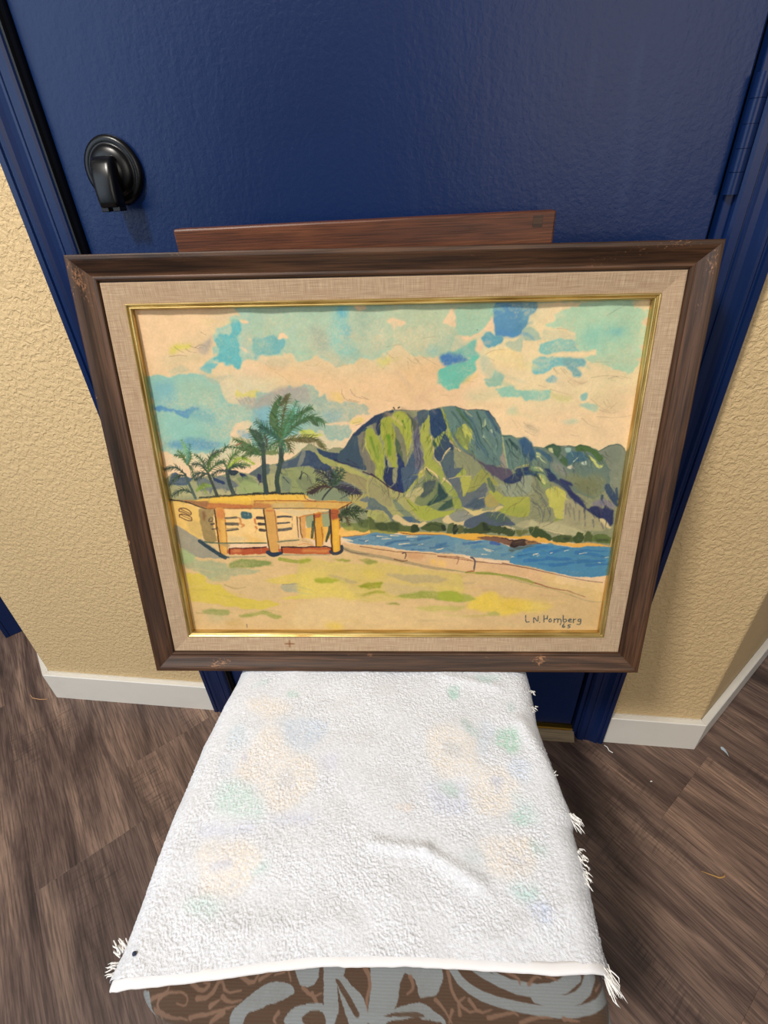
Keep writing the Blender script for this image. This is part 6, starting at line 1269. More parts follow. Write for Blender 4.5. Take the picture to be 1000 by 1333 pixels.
S|92,86,82|1.716,1.32,0.8,0.8,0.25,0,0|293.4,656.5 375.2,657.1 497.7,655.8 562.5,661.1
S|108,58,40|2.31,1.32,0.9,0.8,0.25,0,0|594.9,661.3 619.9,648.5 641.4,636.6
S|110,60,45|1.65,1.32,0.7,0.8,0.25,0,0|475.1,605.8 481.7,625.1 515.8,629.6
S|48,50,42|2.112,1.452,0.85,0.8,0.25,0,0|297.7,600.9 300.3,595.9 302.6,603.8
S|48,50,42|2.112,1.452,0.85,0.8,0.25,0,0|304.0,599.8 306.4,596.6 308.9,603.8
S|48,50,42|2.112,1.452,0.85,0.8,0.25,0,0|310.1,601.1 312.7,595.4 315.0,604.0
S|48,50,42|2.112,1.452,0.85,0.8,0.25,0,0|316.3,600.8 318.9,595.4 321.3,603.1
S|48,50,42|2.112,1.452,0.85,0.8,0.25,0,0|322.3,602.8 325.2,595.1 327.6,602.9
S|48,50,42|2.112,1.452,0.85,0.8,0.25,0,0|328.7,601.3 331.1,597.7 333.7,603.2
S|48,50,42|2.112,1.452,0.85,0.8,0.25,0,0|334.6,603.6 337.5,595.5 339.9,603.0
S|48,50,42|2.112,1.452,0.85,0.8,0.25,0,0|340.9,602.8 343.4,598.0 346.1,603.4
S|48,50,42|2.112,1.452,0.85,0.8,0.25,0,0|347.3,601.0 349.9,595.4 352.3,603.6
S|48,50,42|2.112,1.452,0.85,0.8,0.25,0,0|353.5,600.9 355.8,597.8 358.4,604.4
S|48,50,42|2.112,1.452,0.85,0.8,0.25,0,0|359.7,601.0 362.2,596.0 364.6,604.4
S|48,50,42|2.112,1.452,0.85,0.8,0.25,0,0|365.6,603.0 368.2,597.9 370.9,603.3
S|48,50,42|2.112,1.452,0.85,0.8,0.25,0,0|372.0,600.8 374.5,596.2 376.9,604.5
S|48,50,42|2.112,1.452,0.85,0.8,0.25,0,0|378.2,601.5 380.7,596.4 383.2,603.6
S|48,50,42|2.112,1.452,0.85,0.8,0.25,0,0|384.3,602.2 386.8,596.7 389.3,604.9
S|48,50,42|2.112,1.452,0.85,0.8,0.25,0,0|390.6,601.1 393.1,595.4 395.5,605.0
S|48,50,42|2.112,1.452,0.85,0.8,0.25,0,0|396.5,604.2 399.0,598.8 401.8,603.8
S|48,50,42|2.112,1.452,0.85,0.8,0.25,0,0|402.6,604.6 405.2,598.6 408.0,603.3
S|48,50,42|2.112,1.452,0.85,0.8,0.25,0,0|408.9,603.8 411.4,598.4 414.1,604.4
S|48,50,42|2.112,1.452,0.85,0.8,0.25,0,0|415.1,602.8 417.7,596.5 420.3,603.7
S|48,50,42|2.112,1.452,0.85,0.8,0.25,0,0|421.4,601.7 423.9,595.8 426.4,604.4
S|48,50,42|2.112,1.452,0.85,0.8,0.25,0,0|427.6,602.0 429.9,598.4 432.7,603.0
S|48,50,42|2.112,1.452,0.85,0.8,0.25,0,0|433.5,604.6 436.1,598.1 438.7,605.3
S|48,50,42|2.112,1.452,0.85,0.8,0.25,0,0|439.7,604.7 442.2,598.8 444.9,604.5
S|48,50,42|2.112,1.452,0.85,0.8,0.25,0,0|446.2,601.0 448.4,598.3 451.2,603.5
S|48,50,42|2.112,1.452,0.85,0.8,0.25,0,0|452.2,602.2 454.6,598.1 457.3,604.5
S|48,50,42|2.112,1.452,0.85,0.8,0.25,0,0|458.3,602.8 460.7,599.1 463.4,604.7
S|48,50,42|2.112,1.452,0.85,0.8,0.25,0,0|464.5,602.5 467.0,596.8 469.5,605.4
S|48,50,42|2.112,1.452,0.85,0.8,0.25,0,0|470.7,603.1 473.0,598.7 475.8,604.2
S|76,78,80|3.96,3.564,0.9,0.6,0.25,0,0|374.1,690.4 397.0,687.1 422.3,689.0
S|76,78,80|3.3,2.97,0.9,0.6,0.25,0,0|369.7,713.9 415.5,711.1
S|76,78,80|5.95,5.355,0.9,0.6,0.25,0,0|369.3,739.9 392.3,738.7 417.6,734.3
S|120,95,75|1.65,1.32,0.6,0.8,0.25,0,0|427.8,687.7 426.4,703.2
S|120,95,75|1.65,1.32,0.6,0.8,0.25,0,0|425.3,716.5 421.3,738.9
P|202,158,90|0.97,1,2.2,0.5,0.18,1|327.8,660.7 367.5,661.0 370.2,761.2 368.3,824.2 333.4,826.4 329.9,738.3
S|58,48,48|2.64,1.98,0.9,0.8,0.25,0,0|327.6,662.0 329.0,747.4 332.6,826.4
S|150,96,62|1.98,1.584,0.7,0.8,0.25,0,0|366.2,665.3 368.5,747.6 367.8,821.0
P|186,110,70|0.5,2,2.2,0.5,0.18,1|333.9,661.2 362.5,661.4 357.8,667.5 337.3,667.3
P|206,154,62|0.95,1,2.2,0.5,0.18,1|504.3,678.1 533.2,673.9 533.9,739.5 530.2,799.5 503.9,804.0 504.2,739.3
P|165,90,55|0.7,2,2.2,0.5,0.18,1|506.4,678.1 531.0,675.2 530.1,690.6 507.2,694.8
S|80,52,44|2.64,1.98,0.85,0.8,0.25,0,0|505.1,678.1 505.0,739.3 504.7,804.0
S|150,95,55|1.98,1.65,0.7,0.8,0.25,0,0|529.6,730.5 530.2,798.6
P|206,156,92|0.92,1,2.2,0.5,0.18,1|454.2,691.0 474.9,688.0 469.8,767.2 451.9,771.6
S|90,72,60|2.31,1.716,0.8,0.8,0.25,0,0|444.0,690.0 443.6,770.7
S|90,72,60|2.31,1.716,0.8,0.8,0.25,0,0|454.2,691.0 452.8,770.7 475.6,789.1
S|190,120,60|1.98,1.584,0.8,0.8,0.25,0,0|447.9,692.3 504.3,678.1 557.5,675.4
S|84,70,60|3.3,1.98,0.8,0.8,0.25,0,0|455.4,779.9 479.7,791.4
S|68,80,66|5.95,4.25,0.85,0.8,0.25,0,0|502.1,710.3 491.6,770.9
S|68,80,66|6.8,3.4,0.85,0.8,0.25,0,0|560.5,730.7 550.4,762.2 542.7,785.8
P|210,178,130|0.85,2,2.2,0.5,0.18,1|367.5,780.3 464.4,771.7 495.5,803.9 377.7,805.7
S|96,110,84|3.3,2.64,0.8,0.8,0.25,0,0|366.9,786.3 442.9,779.8
S|200,120,60|1.65,1.32,0.7,0.8,0.25,0,0|441.4,798.1 466.9,793.7 495.6,803.0
P|174,90,52|0.95,1,3,0.5,0.18,1|377.0,812.6 553.7,811.1 561.5,836.7 383.5,833.6
P|214,160,90|0.5,4,4,0.5,0.18,1|452.4,819.0 544.9,819.4 544.2,831.0 455.7,830.7
S|58,38,38|2.97,2.244,0.9,2,0.25,0,0|377.5,808.0 465.7,810.3 512.1,806.8 554.0,806.5 566.0,832.0
S|58,38,38|2.64,1.98,0.8,0.8,0.25,0,0|377.5,808.0 379.4,832.7
P|172,86,52|0.95,1,3,0.5,0.18,1|275.6,812.2 322.6,807.7 325.3,831.0 273.0,835.5
S|58,38,38|2.64,1.98,0.8,0.8,0.25,0,0|275.6,812.2 322.7,806.8
P|210,160,60|0.97,1,2.2,0.5,0.18,1|562.2,665.4 594.9,661.3 593.8,739.9 593.8,822.9 561.2,827.4 561.5,748.7
P|160,86,54|0.9,3,2.2,0.5,0.18,1|563.6,662.8 595.7,662.2 592.0,695.4 568.4,700.5
S|74,50,46|3.3,2.64,0.9,0.8,0.25,0,0|562.3,663.7 562.3,748.7 562.1,827.4
S|150,100,55|1.98,1.584,0.7,0.8,0.25,0,0|594.0,695.4 592.7,785.1 593.8,822.9
P|226,184,80|0.5,4,2.2,0.5,0.18,1|572.0,708.5 588.6,704.2 585.1,812.7 568.1,817.2
S|56,62,72|6.8,5.95,0.92,0.8,0.25,0,0|557.0,827.4 569.0,838.1 597.0,826.6 598.0,805.8
S|44,58,76|8.5,6.8,0.92,0.8,0.25,0,0|326.8,829.2 340.7,838.6 373.0,833.1
S|150,145,120|3.3,1.98,0.6,0.8,0.25,0,0|374.5,839.7 552.1,839.5
P|226,180,100|0.95,1,2.2,0.5,0.18,1|595.5,730.9 697.9,741.4 697.4,758.4 597.8,767.9
P|118,128,74|0.92,1,4,0.5,0.18,1|596.6,708.7 657.7,717.9 699.1,700.5 697.8,745.8 640.1,745.5 607.6,735.5
P|80,92,58|0.6,3,4,0.5,0.18,1|658.0,709.1 699.0,704.9 698.2,731.5 669.3,735.8
P|160,155,85|0.6,2,3,0.5,0.18,1|607.8,731.0 640.9,727.6 640.1,745.5 611.4,742.2
S|142,92,60|1.716,1.32,0.7,0.8,0.25,0,0|597.8,767.9 655.9,765.0 697.5,754.8
S|215,200,170|3.3,1.98,0.9,0.8,0.25,0,0|601.5,776.0 626.2,780.7 638.5,785.4
S|76,92,88|3.96,5.28,0.9,0.8,0.25,0,0|68.7,528.0 78.4,567.8 90.4,615.7
S|66,72,66|3.96,5.94,0.92,0.8,0.25,0,0|147.4,518.4 157.2,555.9 168.4,604.7
S|62,74,72|5.95,7.65,0.92,0.8,0.25,0,0|216.0,514.9 216.2,552.3 228.0,600.9
S|58,72,72|6.8,8.5,0.93,0.8,0.25,0,0|349.1,455.4 343.5,536.8 344.0,597.6
S|96,106,84|1.98,1.98,0.4,0.8,0.25,0,0|69.7,534.2 61.5,559.3 81.1,601.9
F|79,101,74|11.52,0.85,811,2.97,0.5,1|80.5,493.0 73.6,462.5 44.2,460.2
F|93,118,74|11.52,0.85,812,2.97,0.5,1|79.2,488.9 67.0,454.3 55.7,444.2
F|122,165,115|12.96,0.85,813,2.97,0.5,1|81.2,489.0 89.8,448.6 75.9,408.6
F|93,140,134|11.52,0.85,814,2.97,0.5,1|81.2,489.0 95.1,452.6 103.6,416.8
F|79,101,74|11.52,0.85,815,2.97,0.5,1|82.5,493.1 96.5,505.5 95.9,547.0
F|67,83,72|14.4,0.85,816,2.97,0.5,1|65.9,525.9 37.7,497.5 2.4,510.8
F|67,83,72|14.4,0.85,817,2.97,0.5,1|68.1,532.1 35.5,533.9 4.6,571.4
F|67,83,72|14.4,0.85,818,2.97,0.5,1|78.8,595.4 48.0,579.4 9.9,606.4
F|93,118,74|8.64,0.85,819,2.97,0.5,1|82.5,493.1 98.4,468.8 99.7,448.7
F|67,83,72|12.96,0.85,820,2.97,0.5,1|147.1,520.4 127.0,489.4 97.7,493.2
F|79,101,74|12.96,0.85,821,2.97,0.5,1|146.2,508.0 130.1,469.1 111.1,458.8
F|67,83,72|15.84,0.85,822,2.97,0.5,1|150.5,506.0 163.0,461.4 207.8,446.6
F|79,101,74|14.4,0.85,823,2.97,0.5,1|150.0,522.5 173.6,498.1 213.7,481.4
F|67,83,72|12.96,0.85,824,2.97,0.5,1|145.1,528.7 116.3,520.1 88.2,544.8
F|93,118,74|11.52,0.85,825,2.97,0.5,1|150.6,518.4 160.6,477.6 195.5,455.7
F|67,83,72|10.08,0.85,826,2.97,0.5,1|141.4,526.6 128.1,534.8 97.3,551.2
F|93,118,74|14.4,0.85,827,2.97,0.5,1|220.0,508.8 254.4,488.7 297.5,500.1
F|93,118,74|15.84,0.85,828,2.97,0.5,1|219.7,510.8 235.5,466.2 269.3,448.5
F|153,173,74|12.96,0.85,829,2.97,0.5,1|220.1,507.5 265.4,464.5 315.5,495.4
F|79,101,74|11.52,0.85,830,2.97,0.5,1|217.1,506.7 205.9,480.1 181.8,490.8
F|67,83,72|12.96,0.85,831,2.97,0.5,1|215.3,519.8 187.5,512.6 160.2,535.1
F|67,83,72|11.52,0.85,832,2.97,0.5,1|219.1,514.9 253.6,494.8 279.9,507.3
F|79,101,74|10.08,0.85,833,2.97,0.5,1|212.1,449.9 222.6,430.1 245.6,434.3
F|130,151,76|11.52,0.85,834,2.97,0.5,1|98.9,587.1 128.0,562.0 154.4,574.8
F|130,151,76|8.64,0.85,835,2.97,0.5,1|99.4,589.2 126.4,572.5 130.7,598.0
P|86,102,78|0.75,1,4,0.5,0.18,1|341.4,453.3 309.1,427.1 279.6,412.9 253.2,405.9 256.1,413.8 277.9,426.7 253.4,434.4 290.7,450.7 328.8,461.2
P|70,86,76|0.8,1,4,0.5,0.18,1|346.5,461.4 334.9,423.4 324.0,399.7 311.2,376.2 338.2,376.6 353.7,411.8 355.4,451.4
F|71,94,72|18.72,0.85,838,3.24,0.5,1|348.6,459.4 330.8,407.6 311.6,372.4
F|85,110,72|17.28,0.85,839,3.24,0.5,1|344.9,457.3 294.6,418.2 249.3,405.9
F|85,110,72|17.28,0.85,840,3.24,0.5,1|340.6,461.3 299.7,440.9 249.5,434.3
F|85,85,67|15.84,0.85,841,3.24,0.5,1|352.6,459.4 366.1,423.8 358.4,386.5
F|73,99,80|15.84,0.85,842,3.24,0.5,1|352.3,461.4 345.1,419.6 345.9,376.6
F|81,110,76|12.96,0.85,843,3.24,0.5,1|344.3,463.3 313.8,455.0 289.5,460.8
S|140,90,66|2.64,1.32,0.7,0.8,0.25,0,0|260.3,426.5 283.0,416.9
S|98,110,80|1.32,0.66,0.7,0.8,0.25,0,0|337.5,471.3 337.3,491.6
S|58,76,70|7.65,7.65,0.93,0.8,0.25,0,0|413.5,416.4 407.8,456.0 409.2,483.0
S|58,74,68|7.65,8.5,0.93,0.8,0.25,0,0|414.8,445.5 400.9,501.7 384.2,551.0 386.2,593.0
S|60,76,72|5.95,7.65,0.5,0.8,0.25,0,0|349.3,428.9 345.5,501.1 341.8,592.7
P|86,108,74|0.92,1,3,0.5,0.18,1|410.3,408.6 392.1,377.2 378.0,346.3 397.4,293.8 425.8,264.6 408.0,312.6 412.4,358.2
P|104,94,70|0.9,1,3,0.5,0.18,1|417.2,295.9 436.7,268.4 454.6,257.0 456.1,262.1 434.5,292.5
P|90,112,84|0.92,1,3,0.5,0.18,1|432.1,381.6 453.7,332.1 485.3,317.4 520.4,304.0 528.4,308.6 495.9,327.7 464.1,344.4
P|78,100,78|0.92,1,3,0.5,0.18,1|430.6,399.0 463.2,355.0 510.8,332.1 548.2,340.1 563.1,357.1 539.8,351.4 541.3,369.0 527.8,359.7 509.5,348.8 469.9,367.4
P|112,102,74|0.85,1,3,0.5,0.18,1|423.3,414.6 470.7,404.6 513.4,401.2 543.4,414.0 562.8,442.6 542.1,433.7 527.6,418.5 496.4,422.1 450.3,416.9
P|62,84,78|0.92,1,3,0.5,0.18,1|406.6,406.6 375.1,392.5 341.5,364.3 369.8,369.2 394.7,389.6
P|110,70,58|0.75,2,3,0.5,0.18,1|435.6,343.2 454.7,320.8 442.6,351.0 430.6,377.7
P|70,110,110|0.6,3,2.2,0.5,0.18,1|425.3,393.1 445.3,385.6 436.2,401.0 416.1,408.6
F|79,110,76|24.48,0.82,857,3.24,0.5,1|412.1,410.5 392.9,350.3 427.5,266.5
F|93,101,69|17.28,0.82,858,3.24,0.5,1|412.1,410.5 427.8,324.2 454.6,257.7
F|79,110,76|24.48,0.82,859,3.24,0.5,1|416.1,408.6 453.1,339.7 527.0,306.0
F|79,110,76|24.48,0.82,860,3.24,0.5,1|420.2,406.7 463.1,356.9 518.2,333.7 562.2,358.2
F|106,107,71|21.6,0.82,861,3.24,0.5,1|417.5,414.5 482.4,402.4 532.0,410.0 562.8,443.8
F|65,96,78|21.6,0.82,862,3.24,0.5,1|410.1,410.5 371.1,375.0 337.6,347.7
F|65,101,88|17.28,0.82,863,3.24,0.5,1|410.0,412.5 368.2,384.7 346.5,370.9
F|79,110,80|17.28,0.82,864,3.24,0.5,1|411.9,412.5 381.6,423.9 363.6,447.5
F|97,99,69|18.72,0.82,865,3.24,0.5,1|413.7,414.5 438.3,420.7 443.3,452.4
F|81,121,99|18.72,0.82,866,3.24,0.5,1|413.8,412.5 422.4,424.4 427.4,456.2
F|93,143,117|18.72,0.82,867,3.24,0.5,1|418.1,408.6 444.5,351.0 476.7,283.8
F|91,123,86|15.84,0.82,868,3.24,0.5,1|411.5,416.4 393.7,439.9 384.3,455.8
F|85,121,84|15.84,0.82,869,3.24,0.5,1|416.5,404.7 434.9,350.9 456.9,317.1
P|112,128,84|0.8,1,2.2,0.5,0.18,1|356.9,455.5 381.2,447.7 403.9,456.0 383.5,463.8 360.0,463.5
F|93,114,76|12.96,0.8,871,2.97,0.5,1|315.6,439.1 289.2,462.8 272.5,470.6
S|62,68,66|2.64,3.3,0.85,0.8,0.25,0,0|577.8,579.9 556.7,598.7 539.0,624.1
F|67,72,71|18.72,0.88,873,3.51,0.5,1|578.8,575.7 556.8,531.9 518.9,518.4
F|75,85,76|15.84,0.88,874,3.51,0.5,1|578.0,577.0 547.3,555.8 520.6,551.4
F|71,88,71|17.28,0.88,875,3.51,0.5,1|579.0,573.6 592.1,536.4 617.7,514.0
F|77,99,74|14.4,0.88,876,3.51,0.5,1|578.7,578.7 607.3,548.9 620.3,524.3
F|79,70,57|20.16,0.88,877,3.51,0.5,1|571.7,582.8 538.4,571.2 489.2,599.0
F|63,63,69|20.16,0.88,878,3.51,0.5,1|585.9,578.7 625.7,580.3 675.7,606.0
F|61,68,69|15.84,0.88,879,3.51,0.5,1|578.7,577.8 587.7,544.6 569.8,511.5
F|67,70,71|14.4,0.88,880,3.51,0.5,1|589.8,580.0 617.0,595.0 644.5,607.9
F|71,92,74|12.96,0.88,881,3.51,0.5,1|580.2,573.6 583.7,544.5 597.6,507.7
P|70,58,58|0.75,1,3,0.5,0.18,1|570.5,581.9 538.2,574.1 501.1,589.8 488.4,599.0 504.2,602.5 537.6,583.8
P|62,58,74|0.75,1,3,0.5,0.18,1|605.6,582.2 641.6,581.7 676.5,606.0 656.5,605.9 625.1,592.9
F|61,72,55|17.28,0.88,884,3.51,0.5,1|594.6,684.4 627.7,654.2 666.0,658.8
F|67,79,51|18.72,0.88,885,3.51,0.5,1|594.3,688.8 643.1,673.8 676.2,715.8
F|93,85,61|14.4,0.88,886,3.51,0.5,1|594.2,691.0 622.0,691.2 628.8,722.2
F|61,74,53|15.84,0.88,887,3.51,0.5,1|594.7,682.3 647.5,665.2 695.9,672.0
F|61,72,55|8.64,0.88,888,3.51,0.5,1|595.6,688.8 603.2,699.9 596.8,704.3
S|56,76,86|1.9,1.7,0.92,0.2,0.1,0,0|1282.9,1098.4 1285.5,1129.5 1298.8,1125.9
S|56,76,86|1.9,1.7,0.92,0.2,0.1,0,0|1315.7,1130.4 1312.4,1101.9 1331.4,1129.4 1330.4,1101.9
S|56,76,86|1.9,1.7,0.92,0.2,0.1,0,0|1337.7,1128.5 1338.9,1129.4
S|56,76,86|1.9,1.7,0.92,0.2,0.1,0,0|1351.3,1098.3 1353.9,1128.5
S|56,76,86|1.9,1.7,0.92,0.2,0.1,0,0|1352.9,1115.2 1364.9,1110.7
S|56,76,86|1.9,1.7,0.92,0.2,0.1,0,0|1364.2,1100.1 1365.3,1115.1
S|56,76,86|1.9,1.7,0.92,0.2,0.1,0,0|1376.6,1112.5 1371.6,1117.8 1373.2,1126.7 1379.3,1127.6 1382.4,1121.4 1376.6,1112.5
S|56,76,86|1.9,1.7,0.92,0.2,0.1,0,0|1391.3,1113.4 1392.6,1129.4
S|56,76,86|1.9,1.7,0.92,0.2,0.1,0,0|1391.9,1118.7 1400.3,1113.3
S|56,76,86|1.9,1.7,0.92,0.2,0.1,0,0|1404.8,1113.3 1406.1,1129.4
S|56,76,86|1.9,1.7,0.92,0.2,0.1,0,0|1405.2,1117.8 1412.2,1113.3 1417.1,1116.9 1419.2,1129.3
S|56,76,86|1.9,1.7,0.92,0.2,0.1,0,0|1423.3,1098.3 1426.2,1128.4 1436.2,1127.5 1439.2,1120.4 1434.0,1114.2 1425.7,1116.9
S|56,76,86|1.9,1.7,0.92,0.2,0.1,0,0|1445.3,1121.3 1456.9,1118.6 1451.7,1112.4 1445.5,1116.9 1447.5,1127.5 1457.9,1127.5
S|56,76,86|1.9,1.7,0.92,0.2,0.1,0,0|1463.1,1114.2 1465.1,1131.1
S|56,76,86|1.9,1.7,0.92,0.2,0.1,0,0|1463.6,1118.6 1472.1,1114.2
S|56,76,86|1.9,1.7,0.92,0.2,0.1,0,0|1490.8,1115.0 1482.5,1114.2 1480.4,1121.3 1484.6,1125.7 1491.7,1122.2
S|56,76,86|1.9,1.7,0.92,0.2,0.1,0,0|1490.8,1115.0 1492.9,1131.9 1488.5,1139.1 1479.3,1137.3
S|56,76,86|1.9,1.7,0.92,0.2,0.1,0,0|1417.8,1133.8 1416.6,1140.1
S|56,76,86|1.9,1.7,0.92,0.2,0.1,0,0|1431.1,1134.7 1425.4,1144.6 1427.8,1152.7 1435.1,1150.8 1432.9,1144.6 1426.3,1146.4
S|56,76,86|1.9,1.7,0.92,0.2,0.1,0,0|1455.7,1140.0 1446.7,1140.0 1446.2,1145.9 1454.2,1147.2 1454.9,1152.6 1446.7,1153.5
"""
PATTERN = """
S|116,88,72|3.6,1.25,0.95,0.9,0.1,0,0|129.3,1120.9 162.9,1116.5 165.1,1102.5
S|116,88,72|2.88,1,0.95,0.9,0.1,0,0|154.4,1142.8 142.0,1125.2 162.5,1115.6 193.5,1112.6 210.9,1121.4 207.7,1133.7 187.2,1129.6
S|116,88,72|3.6,1.25,0.95,0.9,0.1,0,0|138.2,1134.3 174.9,1146.8 213.0,1148.1
S|116,88,72|4.32,1.5,0.95,0.9,0.1,0,0|211.5,1099.7 233.1,1111.8 250.7,1100.7 233.5,1097.8
S|116,88,72|4.32,1.5,0.95,0.9,0.1,0,0|228.6,1121.0 253.1,1118.2 268.7,1089.9 283.3,1113.0 313.7,1107.8
S|116,88,72|4.32,1.5,0.95,0.9,0.1,0,0|307.4,1084.4 333.8,1099.0 345.6,1081.2 337.9,1076.5
S|116,88,72|3.6,1.25,0.95,0.9,0.1,0,0|347.9,1090.7 376.9,1075.7 401.8,1070.3 412.3,1091.7
S|116,88,72|4.32,1.5,0.95,0.9,0.1,0,0|369.3,1071.0 402.7,1075.2 378.6,1083.8
S|116,88,72|4.32,1.5,0.95,0.9,0.1,0,0|285.1,1139.9 263.1,1149.1 258.6,1154.4
S|116,88,72|3.6,1.25,0.95,0.9,0.1,0,0|218.4,1145.8 260.6,1141.3 307.4,1130.6
S|116,88,72|3.6,1.25,0.95,0.9,0.1,0,0|396.2,1137.4 385.7,1146.3 392.9,1151.3
S|116,88,72|5.04,1.75,0.95,0.9,0.1,0,0|556.3,1059.9 578.4,1088.2 566.5,1120.4 574.1,1146.3
S|116,88,72|3.6,1.25,0.95,0.9,0.1,0,0|459.6,1109.2 474.6,1126.8 463.0,1131.5
S|116,88,72|4.32,1.5,0.95,0.9,0.1,0,0|278.4,1117.7 293.6,1126.4 317.4,1121.4
S|116,88,72|3.6,1.25,0.95,0.9,0.1,0,0|439.3,1100.4 460.3,1113.7 478.4,1108.8
S|116,88,72|4.32,1.5,0.95,0.9,0.1,0,0|257.4,1131.7 273.4,1122.3
P|124,129,132|0.97,0,1.2,0,0.1,1|298.8,1154.7 305.5,1135.0 339.6,1109.5 374.2,1093.4 409.8,1095.5 423.3,1110.0 381.2,1125.4 334.8,1139.6 323.2,1154.2
P|124,129,132|0.97,0,1.2,0,0.1,1|418.9,1074.8 435.5,1057.4 470.9,1052.7 476.9,1073.7 468.9,1085.8 458.1,1099.1 433.6,1096.8
P|124,129,132|0.97,0,1.2,0,0.1,1|470.9,1052.7 526.4,1051.6 520.7,1080.9 563.0,1113.7 571.3,1148.5 535.2,1149.3 508.1,1094.3 514.6,1126.0 505.1,1150.0 488.8,1150.4 479.7,1090.3
P|124,129,132|0.97,0,1.2,0,0.1,1|411.4,1152.1 414.6,1137.0 437.3,1125.5 477.1,1122.3 501.3,1132.8 505.1,1150.0
P|124,129,132|0.97,0,1.2,0,0.1,1|574.6,1064.4 604.4,1050.0 607.2,1147.6 573.1,1148.4 579.6,1111.1
P|124,129,132|0.97,0,1.2,0,0.1,1|70.5,1115.3 90.0,1112.5 109.3,1123.6 135.3,1142.4 105.1,1131.4
P|124,129,132|0.97,0,1.2,0,0.1,1|91.3,1112.5 118.4,1109.1 130.9,1132.2 142.6,1141.8 110.7,1126.8
P|74,54,40|0.95,0,0.6,0,0.1,1|443.3,1142.8 457.2,1133.8 481.7,1133.3 490.0,1150.3 450.8,1151.2
P|74,54,40|0.95,0,0.5,0,0.1,1|504.5,1089.7 514.0,1089.5 555.2,1133.8 546.4,1138.3
P|74,54,40|0.95,0,0.5,0,0.1,1|469.5,1066.5 475.9,1066.4 478.8,1087.9 468.6,1083.4
P|124,129,132|0.97,0,1.2,0,0.1,1|575.0,1111.9 587.2,1071.9 615.5,1052.9 709.5,1051.0 722.7,1077.7 706.6,1103.8 674.9,1108.5 666.0,1085.2 644.5,1072.9 633.2,1093.0 627.9,1121.6 606.3,1137.8 571.5,1147.4
P|124,129,132|0.97,0,1.2,0,0.1,1|593.1,1148.1 625.2,1125.6 677.4,1115.7 722.4,1139.0 719.3,1145.2 671.4,1136.3 625.4,1141.2
P|124,129,132|0.97,0,1.2,0,0.1,1|881.5,1044.1 910.2,1043.5 902.1,1054.6 882.7,1052.9
P|74,54,40|0.9,0,0.5,0,0.1,1|600.9,1137.1 628.0,1130.7 671.6,1129.7 682.2,1135.3 628.0,1136.5
S|124,129,132|7,9,0.97,0.4,0.1,0,0|736.7,1058.0 762.1,1089.4 809.4,1108.8 877.9,1120.0 962.2,1124.3 1018.2,1114.1 1052.6,1087.4 1057.8,1068.6
S|124,129,132|5,13,0.97,0.4,0.1,0,0|765.8,1053.0 819.2,1079.0 882.7,1095.9 955.0,1090.3 989.6,1067.9
S|124,129,132|4,3,0.97,0.4,0.1,0,0|811.1,1056.5 841.5,1079.4 906.6,1086.4
S|124,129,132|9,10,0.97,0.4,0.1,0,0|903.0,1102.8 955.2,1110.4 999.4,1096.6 1021.9,1067.2
S|124,129,132|9,9,0.97,0.4,0.1,0,0|1060.6,1083.1 1058.9,1111.3 1046.9,1138.4
S|116,88,72|3.6,1.25,0.95,0.9,0.1,0,0|733.0,1068.9 738.8,1102.3 763.8,1127.6 791.3,1123.1
S|116,88,72|3.6,1.25,0.95,0.9,0.1,0,0|752.6,1131.7 748.8,1114.1 763.3,1105.8
S|116,88,72|3.6,1.25,0.95,0.9,0.1,0,0|771.1,1109.6 790.5,1129.0 812.9,1122.6
S|116,88,72|3.6,1.25,0.95,0.9,0.1,0,0|805.9,1134.4 855.4,1125.6 865.0,1131.1
S|116,88,72|3.6,1.25,0.95,0.9,0.1,0,0|868.5,1140.6 897.1,1130.4 928.5,1131.6
S|116,88,72|3.6,1.25,0.95,0.9,0.1,0,0|949.8,1131.1 980.5,1134.2
S|116,88,72|3.6,1.25,0.95,0.9,0.1,0,0|843.9,1064.5 875.6,1075.3 876.5,1084.9
S|116,88,72|3.6,1.25,0.95,0.9,0.1,0,0|893.2,1084.6 909.8,1071.7 920.0,1075.7
S|116,88,72|3.6,1.25,0.95,0.9,0.1,0,0|736.9,1126.3 730.1,1143.8
S|116,88,72|4.32,1.5,0.95,0.9,0.1,0,0|655.9,1079.0 664.1,1095.7 650.0,1104.2
S|116,88,72|3.6,1.25,0.95,0.9,0.1,0,0|932.1,1071.2 952.8,1077.1
S|116,88,72|3.6,1.25,0.95,0.9,0.1,0,0|705.1,1111.1 720.8,1122.7 735.5,1143.6
S|116,88,72|2.88,1,0.95,0.9,0.1,0,0|1026.4,1087.9 1041.4,1075.2
"""
